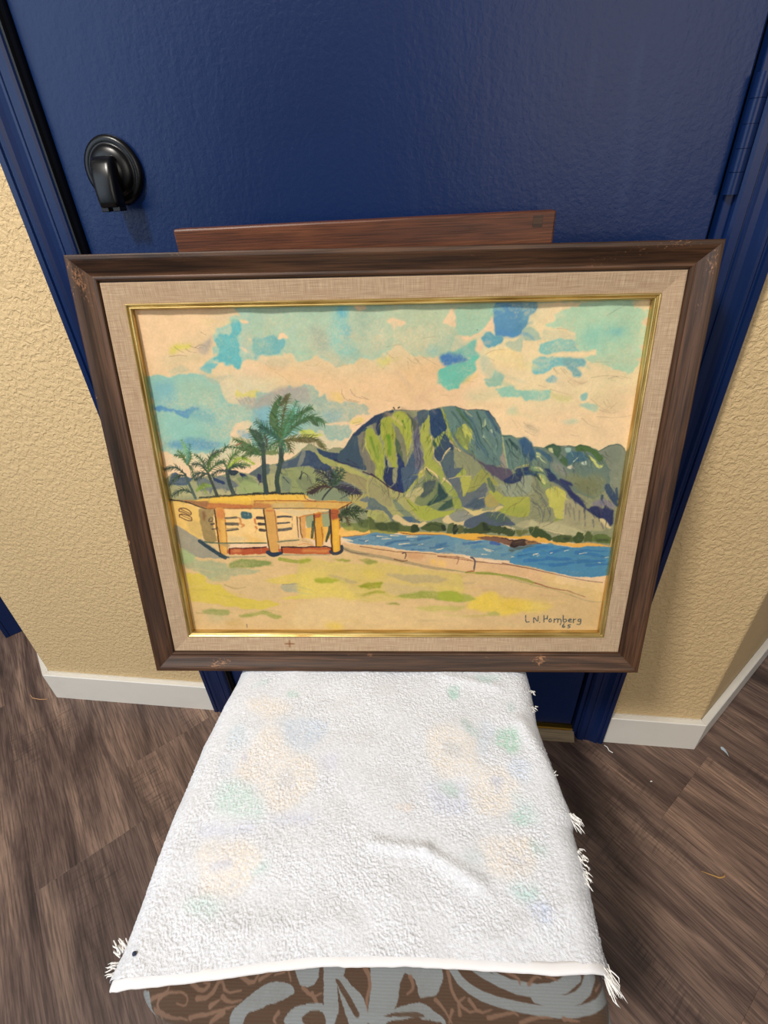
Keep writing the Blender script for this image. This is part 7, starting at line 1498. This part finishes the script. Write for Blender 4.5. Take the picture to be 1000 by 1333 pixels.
PRINT = """
P|200,213,232|0.85,7,5,0,0.25,1|226.3,273.6 326.2,273.4 333.1,325.9 284.5,353.6 243.4,331.8
P|233,222,210|0.85,8,5,0,0.25,1|147.9,411.5 170.1,359.6 187.2,297.6 221.4,303.3 240.3,342.9 313.8,374.8 322.2,429.8 294.3,467.4 259.6,485.6 226.0,463.5 207.2,425.9
P|206,204,208|0.85,6,5,0,0.25,1|242.9,405.9 272.2,400.7 278.6,435.0 255.0,439.9
P|196,219,213|0.85,8,5,0,0.25,1|117.0,426.6 187.2,426.0 229.1,477.0 225.9,503.4 195.5,495.1 134.5,482.4
P|204,208,228|0.85,7,5,0,0.25,1|105.0,509.0 181.4,512.4 216.5,503.5 221.8,524.5 121.5,529.8
P|233,222,210|0.85,8,5,0,0.25,1|117.8,546.2 225.8,540.8 244.3,579.5 212.6,623.4 144.8,624.5 125.4,581.2
P|190,190,206|0.85,4,5,0,0.25,1|150.7,577.0 170.5,569.1 188.3,568.8 192.7,584.0 158.7,588.2
P|194,212,210|0.85,5,5,0,0.25,1|226.7,579.7 260.5,573.6 260.0,590.4 234.4,592.6
P|202,222,219|0.85,7,5,0,0.25,1|118.9,635.3 180.9,630.8 189.2,657.6 134.6,655.2
P|184,214,206|0.85,4,5,0,0.25,1|222.5,196.7 251.8,196.8 250.9,218.0 232.9,220.6
P|196,216,216|0.85,5,5,0,0.25,1|129.7,179.4 171.2,151.3 170.7,176.0 138.3,189.7
P|233,222,210|0.85,8,5,0,0.25,1|126.8,236.1 179.9,216.6 242.8,242.5 194.1,279.7
P|200,214,226|0.85,7,5,0,0.25,1|104.4,297.7 141.5,291.7 153.7,337.7 124.7,348.9
P|206,214,228|0.85,7,5,0,0.25,1|104.7,370.6 127.9,359.8 134.8,401.6 115.9,406.8
P|198,196,212|0.85,4,5,0,0.25,1|157.1,370.3 171.5,364.9 171.0,383.4
P|204,206,226|0.85,7,5,0,0.25,1|252.1,494.5 329.8,480.5 333.1,502.2 259.5,507.3
P|206,206,226|0.85,8,5,0,0.25,1|332.9,364.1 367.9,353.3 363.0,400.1 336.5,390.1
P|170,210,198|0.85,4,5,0,0.25,1|627.6,184.2 656.2,184.2 648.0,212.0 631.2,212.0
P|184,212,208|0.85,4,5,0,0.25,1|701.2,142.9 753.7,143.1 745.6,165.4 704.6,162.5
P|184,203,203|0.85,4,5,0,0.25,1|764.3,217.4 784.0,236.4 766.9,250.0
P|164,192,188|0.85,5,5,0,0.25,1|648.7,264.1 682.5,296.5 696.0,321.9 675.1,314.7 651.9,286.1
P|166,210,190|0.85,6,5,0,0.25,1|719.4,296.4 767.6,290.5 780.8,335.3 752.3,347.3 724.5,331.2
P|233,222,210|0.85,8,5,0,0.25,1|565.8,302.5 630.7,284.9 678.5,330.3 671.4,388.1 620.4,408.3 572.9,378.5
P|200,198,198|0.85,5,5,0,0.25,1|606.6,325.0 647.0,335.8 638.8,367.8 609.4,357.5
P|206,210,230|0.85,8,5,0,0.25,1|561.4,418.4 638.4,422.6 642.7,473.0 577.9,473.6
P|178,203,197|0.85,5,5,0,0.25,1|590.8,413.3 628.4,427.5 618.1,447.1 589.6,433.4
P|233,222,210|0.85,8,5,0,0.25,1|661.6,388.1 750.0,387.6 753.6,445.1 705.1,485.4 652.9,464.0
P|188,188,204|0.85,4,5,0,0.25,1|703.0,407.7 729.1,401.6 710.4,437.1
P|166,206,190|0.85,5,5,0,0.25,1|729.3,476.5 768.5,463.0 768.3,489.9 738.8,498.6
P|233,222,210|0.85,8,5,0,0.25,1|663.9,523.4 761.5,518.2 758.4,572.2 704.8,591.1 662.1,569.9
P|186,186,204|0.85,4,5,0,0.25,1|700.3,542.7 720.5,550.2 741.3,557.5 735.1,563.3
P|202,211,215|0.85,6,5,0,0.25,1|626.1,547.6 657.0,543.3 658.8,562.4 628.9,562.8
P|184,206,200|0.85,5,5,0,0.25,1|760.6,522.2 788.3,537.7 776.1,553.3 759.9,545.8
P|172,208,202|0.85,6,5,0,0.25,1|707.1,601.7 744.7,597.6 762.0,614.6 739.4,622.4 712.0,619.5
P|190,203,232|0.85,6,5,0,0.25,1|738.9,625.1 777.9,631.1 765.9,648.2 742.4,645.4
P|238,212,194|0.85,4,5,0,0.25,1|498.6,465.5 532.4,465.2 527.6,479.4
P|206,216,232|0.85,7,5,0,0.25,1|696.9,267.0 725.5,290.6 696.1,351.8 677.8,335.7
P|208,218,236|0.85,7,5,0,0.25,1|756.6,351.5 791.2,377.3 765.7,407.2 740.2,387.7
P|206,222,226|0.85,7,5,0,0.25,1|731.8,436.0 775.0,454.0 774.8,497.4 745.5,463.2
"""
REGION = {'mtn_left': '624,445 760,331 959,314 1011,385 912,488 861,625 755,596 679,486', 'mtn_mid': '910,321 1109,336 1151,412 1319,466 1255,600 1069,544 912,488', 'mtn_low': '596,595 913,515 1281,601 1534,745 1294,744 916,736 617,710', 'mtn_right': '1164,425 1317,448 1518,455 1552,548 1530,716 1333,601 1169,491', 'hill_left': '21,562 337,509 497,484 677,568 645,681 485,651 214,635 25,619', 'lawn': '-19,876 583,831 1030,895 1546,1025 1530,1079 1268,1079 1260,1161 -7,1163', 'sky': '33,14 1543,10 1558,391 1158,336 685,330 454,378 6,425', 'water': '614,770 917,763 1136,797 1546,829 1558,913 1278,865 918,839', 'wall': '20,648 593,652 557,800 162,814'}


# ------------------------------------------------------------------ chair
chair = empty('chair', (-0.02, -0.30, 0)); chair.rotation_euler = (0, 0, R(5))
tag(chair, 'wooden chair with brown and grey scroll-patterned seat, standing back against the blue door', 'chair')
def seat_x(y):      # half extents of the cushion outline at depth y (local)
    t = np.clip((y+0.25)/0.46, 0, 1); return -0.2110+0.020*t, 0.1890-0.014*t
SZ, SR, CR = 0.4345, 0.022, 0.048    # top height, edge roll radius, corner radius
Y0, Y1 = -0.252, 0.208
def cushion_grid():
    # square-to-outline map with a rolled rim: rings from the centre to the outline and down the side
    na = 2200
    th = np.linspace(0, 2*math.pi, na, endpoint=False)
    cx_, cy_ = -0.011, (Y0+Y1)/2
    # outline: rounded trapezoid, by ray casting in a superellipse
    ct, st = np.cos(th), np.sin(th); ex = np.where((ct < 0) & (st < 0), 8.5, 15.0)
    rr = (np.abs(ct)**ex+np.abs(st)**ex)**(-1/ex)
    oy = cy_+rr*st*(Y1-Y0)/2; xl, xr = seat_x(oy); ox = np.where(ct*rr > 0, cx_+(xr-cx_)*ct*rr, cx_+(cx_-xl)*ct*rr)
    rows_ = []
    cen = np.stack([np.full(na, cx_), np.full(na, cy_)], -1); out = np.stack([ox, oy], -1)
    dirv = out-cen; dist = np.linalg.norm(dirv, axis=1, keepdims=True); dn = dirv/dist
    inner = out-dn*SR
    for f in np.concatenate([np.linspace(0.0, 0.70, 14)[:-1], np.linspace(0.70, 1, 110)]):
        p = cen+(inner-cen)*f; z = SZ-0.006*f**4+0*p[:, 0]; rows_.append(np.column_stack([p, z]))
    for a in np.linspace(0, math.pi/2, 44)[1:]:
        p = inner+dn*SR*math.sin(a); z = SZ-0.006-SR*(1-math.cos(a)); rows_.append(np.column_stack([p, np.full(na, z)]))
    for d in (0.012, 0.026, 0.034):
        rows_.append(np.column_stack([out-dn*(0.001 if d < 0.03 else 0.006), np.full(na, SZ-0.006-SR-d)]))
    A = np.array(rows_); A = np.concatenate([A, A[:, :1]], 1)
    A[..., 1] -= (A[..., 0]+0.011)*0.05*np.clip(-A[..., 1]/0.25, 0, 1)     # the front edge runs a little askew
    A[..., 2] -= 0.0215*A[..., 0]
    return A
CA = cushion_grid()
pat = Painter(1100, 1250, (74, 54, 40), 21)
# the part of the seat under the towel: plain rows of the same scroll, never seen
rgp = random.Random(8)
for k in range(60):
    x, y = rgp.uniform(60, 1040), rgp.uniform(60, 860); a = rgp.uniform(0, 6.28); r_ = rgp.uniform(20, 50)
    pat.stroke([(x+r_*math.cos(a+q*0.7)*(1-q*0.12), y+r_*math.sin(a+q*0.7)*(1-q*0.12)) for q in range(7)], (124, 129, 132) if k % 3 == 0 else (112, 86, 70), 8, 5, 0.95, 0.5)
pat.run(PATTERN)
for yy in range(880, 1250, 5): pat.stroke([(0, yy), (1100, yy+3)], (96, 90, 80), 0.9, 0.9, 0.22, 0.2, 0.3, 0.0, 0.0, 0)      # weft lines
seat_cols = srgb2lin(pat.sample((CA[..., 0]+0.235)/0.44, (0.22-CA[..., 1])/0.5))

seat = grid_obj('seat', CA, M['damask'], chair, seat_cols, flip=False)
seat['label'] = 'padded seat in brown fabric with grey scroll pattern'
# frame of the chair
for nm, b in (('apron', (-0.185, 0.165, -0.232, -0.212, 0.335, 0.385)), ('apron', (-0.180, 0.160, 0.170, 0.190, 0.335, 0.385)),
              ('apron', (-0.192, -0.172, -0.210, 0.168, 0.335, 0.385)), ('apron', (0.150, 0.170, -0.210, 0.168, 0.335, 0.385))):
    box(nm, b, M['chairwood'], chair, 0.002)
def leg_geo(x, y, z1, a0, a1):
    V = []
    for z, a in ((0.0, a0), (z1, a1)):
        V += [(x-a, y-a, z), (x+a, y-a, z), (x+a, y+a, z), (x-a, y+a, z)]
    return V, [(3, 2, 1, 0), (4, 5, 6, 7), (0, 1, 5, 4), (1, 2, 6, 5), (2, 3, 7, 6), (3, 0, 4, 7)]
for x, y in ((-0.172, -0.205), (0.152, -0.205)): mesh_obj('leg', *leg_geo(x, y, 0.385, 0.014, 0.019), M['chairwood'], chair)
for x in (-0.165, 0.150): mesh_obj('leg', *leg_geo(x, 0.232, 0.385, 0.014, 0.018), M['chairwood'], chair)
BX0, BX1, BY = -0.1930, 0.1800, 0.2195
for x in (BX0+0.03, BX1-0.03): box('back_post', (x-0.016, x+0.016, BY+0.0185, BY+0.037, 0.37, 0.90), M['chairwood'], chair, 0.003)
rail = mesh_obj('top_rail', *box_geo(BX0, BX1, BY, BY+0.018, 0.800, 0.9370, 0.0018), M['chairwood'], chair); rail['label'] = 'flat brown wooden back rail'
box('lower_rail', (BX0+0.02, BX1-0.02, BY, BY+0.018, 0.56, 0.62), M['chairwood'], chair, 0.0018)
for x in (BX1-0.017,): box('joint_plug', (x-0.0045, x+0.0045, BY-0.0004, BY+0.004, 0.9240, 0.9335), M['walnut'], rail)

# ------------------------------------------------------------------ towel
towel = empty('towel', (-0.02, -0.30, 0)); towel.rotation_euler = (0, 0, R(5))
tag(towel, 'worn white terry towel with faded flower print and frayed edges, spread over the chair seat', 'towel')
def towel_edges(y):
    yl = [-0.240, -0.222, -0.205, -0.190, -0.149, -0.087, -0.010, 0.075, 0.16]; xl = [-0.219, -0.2235, -0.2245, -0.2215, -0.2205, -0.2190, -0.2145, -0.1985, -0.190]
    yr = [-0.240, -0.210, -0.195, -0.171, -0.143, -0.118, -0.100, -0.089, -0.068, -0.036, 0.020, 0.074, 0.16]; xr = [0.1935, 0.1935, 0.1925, 0.1935, 0.1955, 0.1935, 0.1930, 0.1970, 0.1915, 0.1880, 0.1830, 0.1865, 0.183]
    return np.interp(y, yl, xl), np.interp(y, yr, xr)
def front_y(x):
    xs = [-0.23, -0.212, -0.155, -0.094, -0.057, -0.006, 0.044, 0.093, 0.141, 0.189, 0.21]; ys = [-0.219, -0.2205, -0.2165, -0.2085, -0.2040, -0.2020, -0.2015, -0.2025, -0.2040, -0.2010, -0.199]
    return np.interp(x, xs, ys)
TT = 0.0042
def towel_surface(nx, ny, lift=0.0):
    """rows run from the front hem (v=0) to the back edge under the picture"""
    r = 0.024; hangR = 0.020
    ysv = np.linspace(0, 1, ny); P = np.zeros((ny, nx, 3)); D = np.zeros((ny, nx, 2))
    for j, v in enumerate(ysv):
        ynom = -0.206+v*(0.125+0.206)
        hangL = 0.035*min(1.0, 0.12+v*4); xl, xr = towel_edges(ynom); wflat = (xr-xl)-2*r; arc = r*math.pi/2
        tot = hangL+arc+wflat+arc+hangR; s = np.linspace(0, tot, nx)
        x = np.empty(nx); dz = np.empty(nx)
        a = s < hangL; x[a] = xl; dz[a] = -r-(hangL-s[a])
        b = (s >= hangL) & (s < hangL+arc); t = (s[b]-hangL)/r; x[b] = xl+r*(1-np.cos(t)); dz[b] = -r+r*np.sin(t)
        c = (s >= hangL+arc) & (s < hangL+arc+wflat); x[c] = xl+r+(s[c]-hangL-arc); dz[c] = 0
        d = (s >= hangL+arc+wflat) & (s < hangL+2*arc+wflat); t = (s[d]-hangL-arc-wflat)/r; x[d] = xr-r+r*np.sin(t); dz[d] = -r+r*np.cos(t)
        e = s >= hangL+2*arc+wflat; x[e] = xr; dz[e] = -r-(s[e]-hangL-2*arc-wflat)
        fy = front_y(x); y = fy+(0.125-fy)*v
        # rounded front corners of the seat pull the overhang in a little
        P[j, :, 0] = x; P[j, :, 1] = y; P[j, :, 2] = SZ+TT+dz-0.0215*x-0.003*np.clip((np.abs(x)-0.14)/0.07, 0, 1)**2
        D[j, :, 0] = s; D[j, :, 1] = v
    P[..., 2] += lift
    return P, D
TNX, TNY = 760, 560
TP, TD = towel_surface(TNX, TNY)
# soft folds and creases: (x0,y0,x1,y1,height,width)
for x0, y0, x1, y1, hgt, wid in ((-0.006, -0.118, 0.045, -0.124, 0.0030, 0.006), (0.045, -0.124, 0.092, -0.150, 0.0030, 0.007), (0.160, 0.012, 0.196, -0.070, 0.0040, 0.010), (0.075, 0.075, 0.140, 0.060, 0.0022, 0.007), (-0.15, -0.19, -0.03, -0.18, 0.0018, 0.012), (0.10, -0.19, 0.18, -0.16, 0.0018, 0.010)):
    dx, dy = x1-x0, y1-y0; L_ = dx*dx+dy*dy; t_ = np.clip(((TP[..., 0]-x0)*dx+(TP[..., 1]-y0)*dy)/L_, 0, 1)
    d_ = np.hypot(TP[..., 0]-x0-t_*dx, TP[..., 1]-y0-t_*dy); TP[..., 2] += hgt*np.exp(-(d_/wid)**2)
TP[..., 2] += 0.0022*(vnoise(TNY, TNX, 70, 5, 2)-0.5)*2
# loop pile: push along the surface normal with short noise
du = np.gradient(TP, axis=1); dv = np.gradient(TP, axis=0); NN = np.cross(du, dv); NN /= np.linalg.norm(NN, axis=-1, keepdims=True)
if NN[TNY//2, TNX//2, 2] < 0: NN = -NN
pile = 0.5*vnoise(TNY, TNX, 2.5, 31, 1)+0.5*vnoise(TNY, TNX, 1.3, 37, 1)
pile = (pile-0.5)*0.0026
worn = np.clip(vnoise(TNY, TNX, 40, 44, 2)*1.4-0.1, 0.35, 1.0); pile *= worn
TPd = TP+NN*pile[..., None]
prt = Painter(880, 800, (221, 223, 230), 61); prt.run(PRINT)
tc = prt.sample((TP[..., 0]+0.235)/0.44, (0.15-TP[..., 1])/0.40)
lp = vnoise(TNY, TNX, 2.4, 77, 2)[..., None]; base_ = np.array([221, 223, 230], np.float32)/255
tc = base_+(tc-base_)*np.clip(0.35+(lp-0.3)*2.2, 0.15, 1.0)*0.78        # the print is worn off most of the loops
tc = srgb2lin(tc)*(0.90+0.16*vnoise(TNY, TNX, 3.2, 31, 1))[..., None]
terry = grid_obj('terry_cloth', TPd, M['terry'], towel, tc); terry['label'] = 'white terry pile with faded pastel flowers'
# flat woven hem along the front edge
hx_ = np.linspace(-0.2220, 0.1915, 260); HP = np.zeros((7, 260, 3))
hem_w = [0.0, 0.0007, 0.0026, 0.0056, 0.0078, 0.0086, 0.0086]; hem_z = [-0.0006, 0.0012, 0.0016, 0.0015, 0.0010, 0.0000, -0.0022]
puck = vnoise(1, 260, 7, 3, 2)[0]-0.5
for i in range(7):
    fy = front_y(hx_); HP[i, :, 0] = hx_; HP[i, :, 1] = fy-hem_w[i]+0.003+0.0012*puck*(i > 2)
    HP[i, :, 2] = SZ+TT*0.45+hem_z[i]-0.0215*hx_-0.004*np.clip((np.abs(hx_)-0.14)/0.07, 0, 1)**2-0.004*np.clip((-fy-hem_w[i]*0-0.214)/0.012, 0, 1)+0.0010*puck
hd = np.clip(np.minimum(hx_+0.2240, 0.1935-hx_), 0.0, 0.024); HP[..., 2] += (-0.024+np.sqrt(0.024**2-(0.024-hd)**2))[None]
hem = grid_obj('hem', HP, M['hem'], towel, flip=True); hem['label'] = 'flat white woven hem along the front'
# frayed tufts at the edges
def tuft(cx, cy, cz, dirs, n, ln, seed, spread=0.5):
    rg = random.Random(seed); parts = []
    for k in range(n):
        d = Vector(dirs)+Vector((rg.uniform(-spread, spread), rg.uniform(-spread, spread), rg.uniform(-spread, spread)*0.5)); d.normalize(); l = ln*rg.uniform(0.6, 1.15)
        p0 = Vector((cx+rg.uniform(-.003, .003), cy+rg.uniform(-.005, .005), cz+rg.uniform(-.002, .002))); w_ = Vector((rg.uniform(-1, 1), rg.uniform(-1, 1), 0))*l*0.22
        parts.append(tube_geo([p0, p0+d*l*0.4+w_*0.6, p0+d*l*0.75+w_, p0+d*l+w_*0.4+Vector((0, 0, -l*0.2))], [0.0006, 0.0006, 0.0005, 0.0002], 4))
    return mesh_obj('fringe', *join_geo(parts), M['fray'], towel, True)
tuft(-0.2195, -0.200, 0.430, (-0.8, 0.6, 0.1), 20, 0.010, 1, 0.30)
tuft(-0.2200, -0.212, 0.428, (-1.0, -0.15, 0), 12, 0.009, 2, 0.18)
tuft(0.1925, -0.088, 0.426, (0.7, -0.7, -0.2), 26, 0.010, 3, 0.35)
for k_, y_ in enumerate((-0.118, -0.126, -0.134, -0.141)): tuft(0.1910, y_, 0.424, (0.6, -0.5, -0.2), 12, 0.006, 5+k_, 0.5)
tuft(0.1880, -0.2045, 0.424, (0.50, -0.95, -0.1), 30, 0.015, 9, 0.12)
tuft(0.1825, 0.062, 0.428, (0.9, -0.3, -0.3), 8, 0.004, 12, 0.5); tuft(0.1800, 0.035, 0.428, (0.9, -0.3, -0.3), 8, 0.004, 13, 0.5); tuft(0.1850, -0.045, 0.428, (0.9, 0.3, 0.1), 6, 0.004, 14, 0.5)


# ------------------------------------------------------------------ framed picture
FW, FH = 0.6221, 0.4885
ax_a = Vector((0.99531681, 0.09423459, -0.02154759)); ax_b = Vector((0.0, 0.22288289, 0.97484521)); ax_n = ax_a.cross(ax_b).normalized(); ax_b = ax_n.cross(ax_a).normalized(); ax_a.normalize()
pic = empty('framed_painting'); mm = Matrix((ax_a, -ax_n, ax_b)).transposed().to_4x4(); mm.translation = (-0.0175, -0.219, 0.4400); pic.matrix_world = mm
tag(pic, 'framed watercolour of mountain, bay and palms, brown wood frame, leaning on the chair', 'painting')
def rail_obj(name, L, prof, mat, nseg, wear=None, place='b'):
    """mitred length along local x; prof = (distance inward, depth)"""
    npf = len(prof); xs = np.linspace(-0.5, 0.5, nseg+1); P = np.zeros((npf, nseg+1, 3))
    for i, (d, y) in enumerate(prof):
        P[i, :, 0] = xs*(L-2*d); P[i, :, 1] = y; P[i, :, 2] = d
    cols = None
    if wear is not None:
        w = np.zeros((npf, nseg+1))
        for (wx, wd, wr, st) in wear:
            w += st*np.exp(-(((P[..., 0]-wx)/wr)**2+((P[..., 2]-wd)/(0.006 if wr > 0.006 else 0.003 if wr > 0.002 else 0.0011))**2))
        cols = np.repeat(np.clip(w, 0, 1)[..., None], 3, -1)
    o = grid_obj(name, P, mat, pic, cols, 'wear', smooth=False, flip=True)
    if place == 'b': pass
    elif place == 't': o.location = (0, 0, FH); o.rotation_euler = (0, math.pi, 0)
    elif place == 'l': o.location = (-FW/2, 0, FH/2); o.rotation_euler = (0, math.pi/2, 0)
    elif place == 'r': o.location = (FW/2, 0, FH/2); o.rotation_euler = (0, -math.pi/2, 0)
    return o
WP = [(0, .026), (0, .0016), (.0004, .0005), (.0014, 0), (.0042, 0), (.0058, .0006), (.0075, .0016), (.0120, .0046), (.0175, .0078), (.0190, .0084), (.0198, .0080), (.0212, .0079), (.0224, .0084), (.0232, .0098), (.0236, .0112), (.0246, .0112), (.0246, .026)]
rgw = random.Random(11)
def edge_wear(L, extra, n=10):
    return [(rgw.uniform(-L/2, L/2), rgw.choice((0.001, 0.003, 0.021)), rgw.uniform(0.003, 0.008), rgw.uniform(0.15, 0.5)) for _ in range(n)]+extra
# in each rail's own frame: x along the length
rail_obj('frame_rail', FW, WP, M['walnut'], 220, edge_wear(FW, [(-0.22, 0.012, 0.020, 0.75), (-0.235, 0.006, 0.012, .5), (0.185, 0.012, 0.012, .7), (0.19, 0.018, 0.008, .7), (0.235, 0.013, 0.006, .6), (0.12, 0.016, 0.010, .5), (0.03, 0.012, 0.005, .5)], 16), 'b')
rail_obj('frame_rail', FW, WP, M['walnut'], 220, edge_wear(FW, [(-0.27, 0.003, 0.025, .6), (-0.23, 0.009, 0.02, .55), (-0.20, 0.016, 0.018, .5), (-0.08, 0.010, 0.012, .4), (0.20, 0.002, 0.012, .6)], 8), 't')
rail_obj('frame_rail', FH, WP, M['walnut'], 180, edge_wear(FH, [(-0.225, 0.008, 0.014, .9), (-0.205, 0.014, 0.012, .6), (-0.11, 0.001, 0.005, .8), (0.17, 0.001, 0.006, .8), (0.06, 0.001, .004, .7)], 14), 'l')
rail_obj('frame_rail', FH, WP, M['walnut'], 180, edge_wear(FH, [(0.225, 0.008, 0.016, .75), (0.19, 0.012, 0.016, .5), (-0.17, 0.012, 0.008, .6)], 12), 'r')
LP = [(.0244, .0200), (.0244, .0108), (.0255, .0106), (.0350, .0124), (.0440, .0142), (.0442, .0200)]
# the small cross-shaped stain sits on the lower liner
stain = [(-0.1345+dx, 0.0345+dz, 0.0012, 0.55) for dx, dz in [(k*0.0012, 0) for k in range(-5, 6)]+[(0, k*0.0012) for k in range(-4, 5)]]
def liner(L, pl, wear):
    P2 = []
    for (d0, y0), (d1, y1) in zip(LP[:-1], LP[1:]):
        nn = 16 if wear else 6
        for k in range(nn): P2.append((d0+(d1-d0)*k/nn, y0+(y1-y0)*k/nn))
    P2.append(LP[-1])
    return rail_obj('linen_liner', L, P2, M['linen'], 620 if wear else 40, wear if wear else [(0, 0, 0.001, 0)], pl)
liner(FW, 'b', stain)
for L, pl_ in ((FW, 't'), (FH, 'l'), (FH, 'r')): liner(L, pl_, None)
GP = [(.0440, .0190), (.0440, .0138), (.0444, .0129), (.0450, .0125), (.0456, .0126), (.0462, .0132), (.0466, .0142), (.0470, .0146), (.0474, .0144), (.0479, .0139), (.0485, .0138), (.0491, .0142), (.0496, .0150), (.0499, .0162), (.0499, .0222)]
for L, pl_ in ((FW, 'b'), (FW, 't'), (FH, 'l'), (FH, 'r')): rail_obj('gilt_bead', L, GP, M['gilt'], 60, [(0, 0, .001, 0)], pl_)
box('back_board', (-FW/2+0.012, FW/2-0.012, 0.0232, 0.0256, 0.012, FH-0.012), M['kraft'], pic)
ART_GAIN = 1.0
art_ = Painter(1560, 1164, (223, 194, 160), 7); art_.run(ART)
for rname, cnt, an, da, ln_, wd, am, al_, sd, so_ in (('mtn_left', 170, 98, 26, 34, 2.6, 0.30, 0.5, 1, 0.0), ('mtn_left', 60, 95, 30, 26, 1.0, 0.34, 0.55, 2, 0.0), ('mtn_mid', 170, 68, 24, 40, 2.6, 0.28, 0.5, 3, 0.0), ('mtn_mid', 60, 70, 30, 26, 1.0, 0.34, 0.55, 4, 0.0),
        ('mtn_low', 180, 140, 40, 30, 2.8, 0.24, 0.45, 5, 0.0), ('mtn_low', 70, 120, 60, 20, 1.0, 0.34, 0.5, 6, 0.0), ('mtn_right', 170, 62, 30, 32, 2.6, 0.26, 0.5, 7, 0.0), ('mtn_right', 60, 60, 40, 20, 1.0, 0.34, 0.5, 8, 0.0),
        ('hill_left', 110, 60, 60, 24, 2.2, 0.26, 0.45, 9, 0.0), ('lawn', 120, 2, 10, 90, 5, 0.07, 0.4, 10, 2.0), ('lawn', 60, 2, 12, 40, 2, 0.10, 0.35, 11, 0.0), ('sky', 140, 10, 40, 70, 9, 0.05, 0.35, 12, 3.0), ('sky', 170, 20, 50, 22, 1.0, 0.16, 0.45, 13, 0.0),
        ('water', 80, 3, 10, 50, 2.4, 0.22, 0.45, 14, 0.0), ('wall', 40, 60, 60, 20, 2.0, 0.14, 0.4, 15, 0.0)):
    art_.hatch(REGION[rname], cnt, an, da, ln_, wd, am, al_, sd, so_)
NX_, NY_ = 760, 567
gu, gv = np.meshgrid(np.linspace(0, 1, NX_), np.linspace(0, 1, NY_))
pc = art_.sample(gu, gv); pc = pc*(0.955+0.055*vnoise(NY_, NX_, 2.2, 91, 2)+0.05*vnoise(NY_, NX_, 9, 191, 2))[..., None]
pc = np.clip(pc, 0, 1)**1.13*np.array([1.0, 0.982, 0.968])
PP = np.zeros((NY_, NX_, 3)); PP[..., 0] = -FW/2+0.0499+gu*(FW-0.0998); PP[..., 2] = FH-0.0499-gv*(FH-0.0998)
# old paper: cockled a little, most along the top
PP[..., 1] = 0.0216-0.0009*np.exp(-gv*7)*(np.sin(gu*37)+np.sin(gu*61+1)+1)*0.6
sheet = grid_obj('watercolour_sheet', PP, M['paper'], pic, srgb2lin(pc)*ART_GAIN, flip=True)
sheet['label'] = 'watercolour of a green mountain, blue bay, palms and a yellow pavilion'


SPECK = (-0.204, -0.522, 0.4440)
# ------------------------------------------------------------------ bits lying about
def on_floor(name, label, cat, pts, rad, mat, group=None):
    o = mesh_obj(name, *tube_geo(pts, rad, 6), mat, None, True); tag(o, label, cat, group); return o
mt = mat_plain('tan_thread', (196, 150, 108), 0.8); mg = mat_plain('golden_thread', (190, 146, 84), 0.8)
on_floor('thread', 'tan strand on the floor at the left baseboard corner', 'thread', [(-0.862, -0.020, 0.0012), (-0.880, -0.022, 0.0010), (-0.900, -0.020, 0.0010), (-0.912, -0.012, 0.0010)], 0.0009, mt)
on_floor('thread', 'short white thread on the floor below the right door casing', 'thread', [(0.374, -0.020, 0.0010), (0.379, -0.024, 0.0010), (0.381, -0.031, 0.0010), (0.387, -0.035, 0.0010)], 0.0009, M['fray'])
on_floor('thread', 'curled golden thread on the planks to the right of the chair', 'thread', [(0.478, -0.230, 0.0010), (0.490, -0.2335, 0.0010), (0.503, -0.2370, 0.0012), (0.511, -0.2345, 0.0012), (0.5135, -0.2295, 0.0010)], [0.0004, 0.0008, 0.0012, 0.0012, 0.0006], mg)
fl = [(0.0, 0.010), (0.0035, 0.0085), (0.0060, 0.004), (0.0068, -0.003), (0.0055, -0.0105), (0.0048, -0.0035), (0.0020, 0.0015), (-0.0015, 0.0045), (-0.0020, 0.008)]
V = [(x, y, 0.0005+0.0012*abs(y)/0.01) for x, y in fl]+[(x, y, 0.0011+0.0012*abs(y)/0.01) for x, y in fl]; n_ = len(fl)
o = mesh_obj('paper_scrap', V, [tuple(range(n_)), tuple(range(n_, 2*n_))[::-1]]+[(i, i+n_, (i+1) % n_+n_, (i+1) % n_) for i in range(n_)], mat_plain('pale_blue_scrap', (176, 188, 200), 0.7))
o.location = (0.600, -0.013, 0.0); tag(o, 'curved pale blue scrap on the planks beyond the right baseboard corner', 'scrap')
o = mesh_obj('lint_speck', *lathe_geo([(0.0001, 0.0), (0.0016, 0.0006), (0.0019, 0.0016), (0.0008, 0.0024)], 8), mat_plain('navy_lint', (48, 56, 82), 0.9), None, True)
o.rotation_euler = (R(90), 0, R(20)); o.location = SPECK; tag(o, 'tiny dark blue speck on the front left corner of the towel', 'lint')
on_floor('lint_crumb', 'pale crumb on the planks right of the towel', 'lint', [(0.4415, -0.087, 0.001), (0.4435, -0.086, 0.0014), (0.4455, -0.0865, 0.001)], [0.0006, 0.0013, 0.0006], M['fray'])
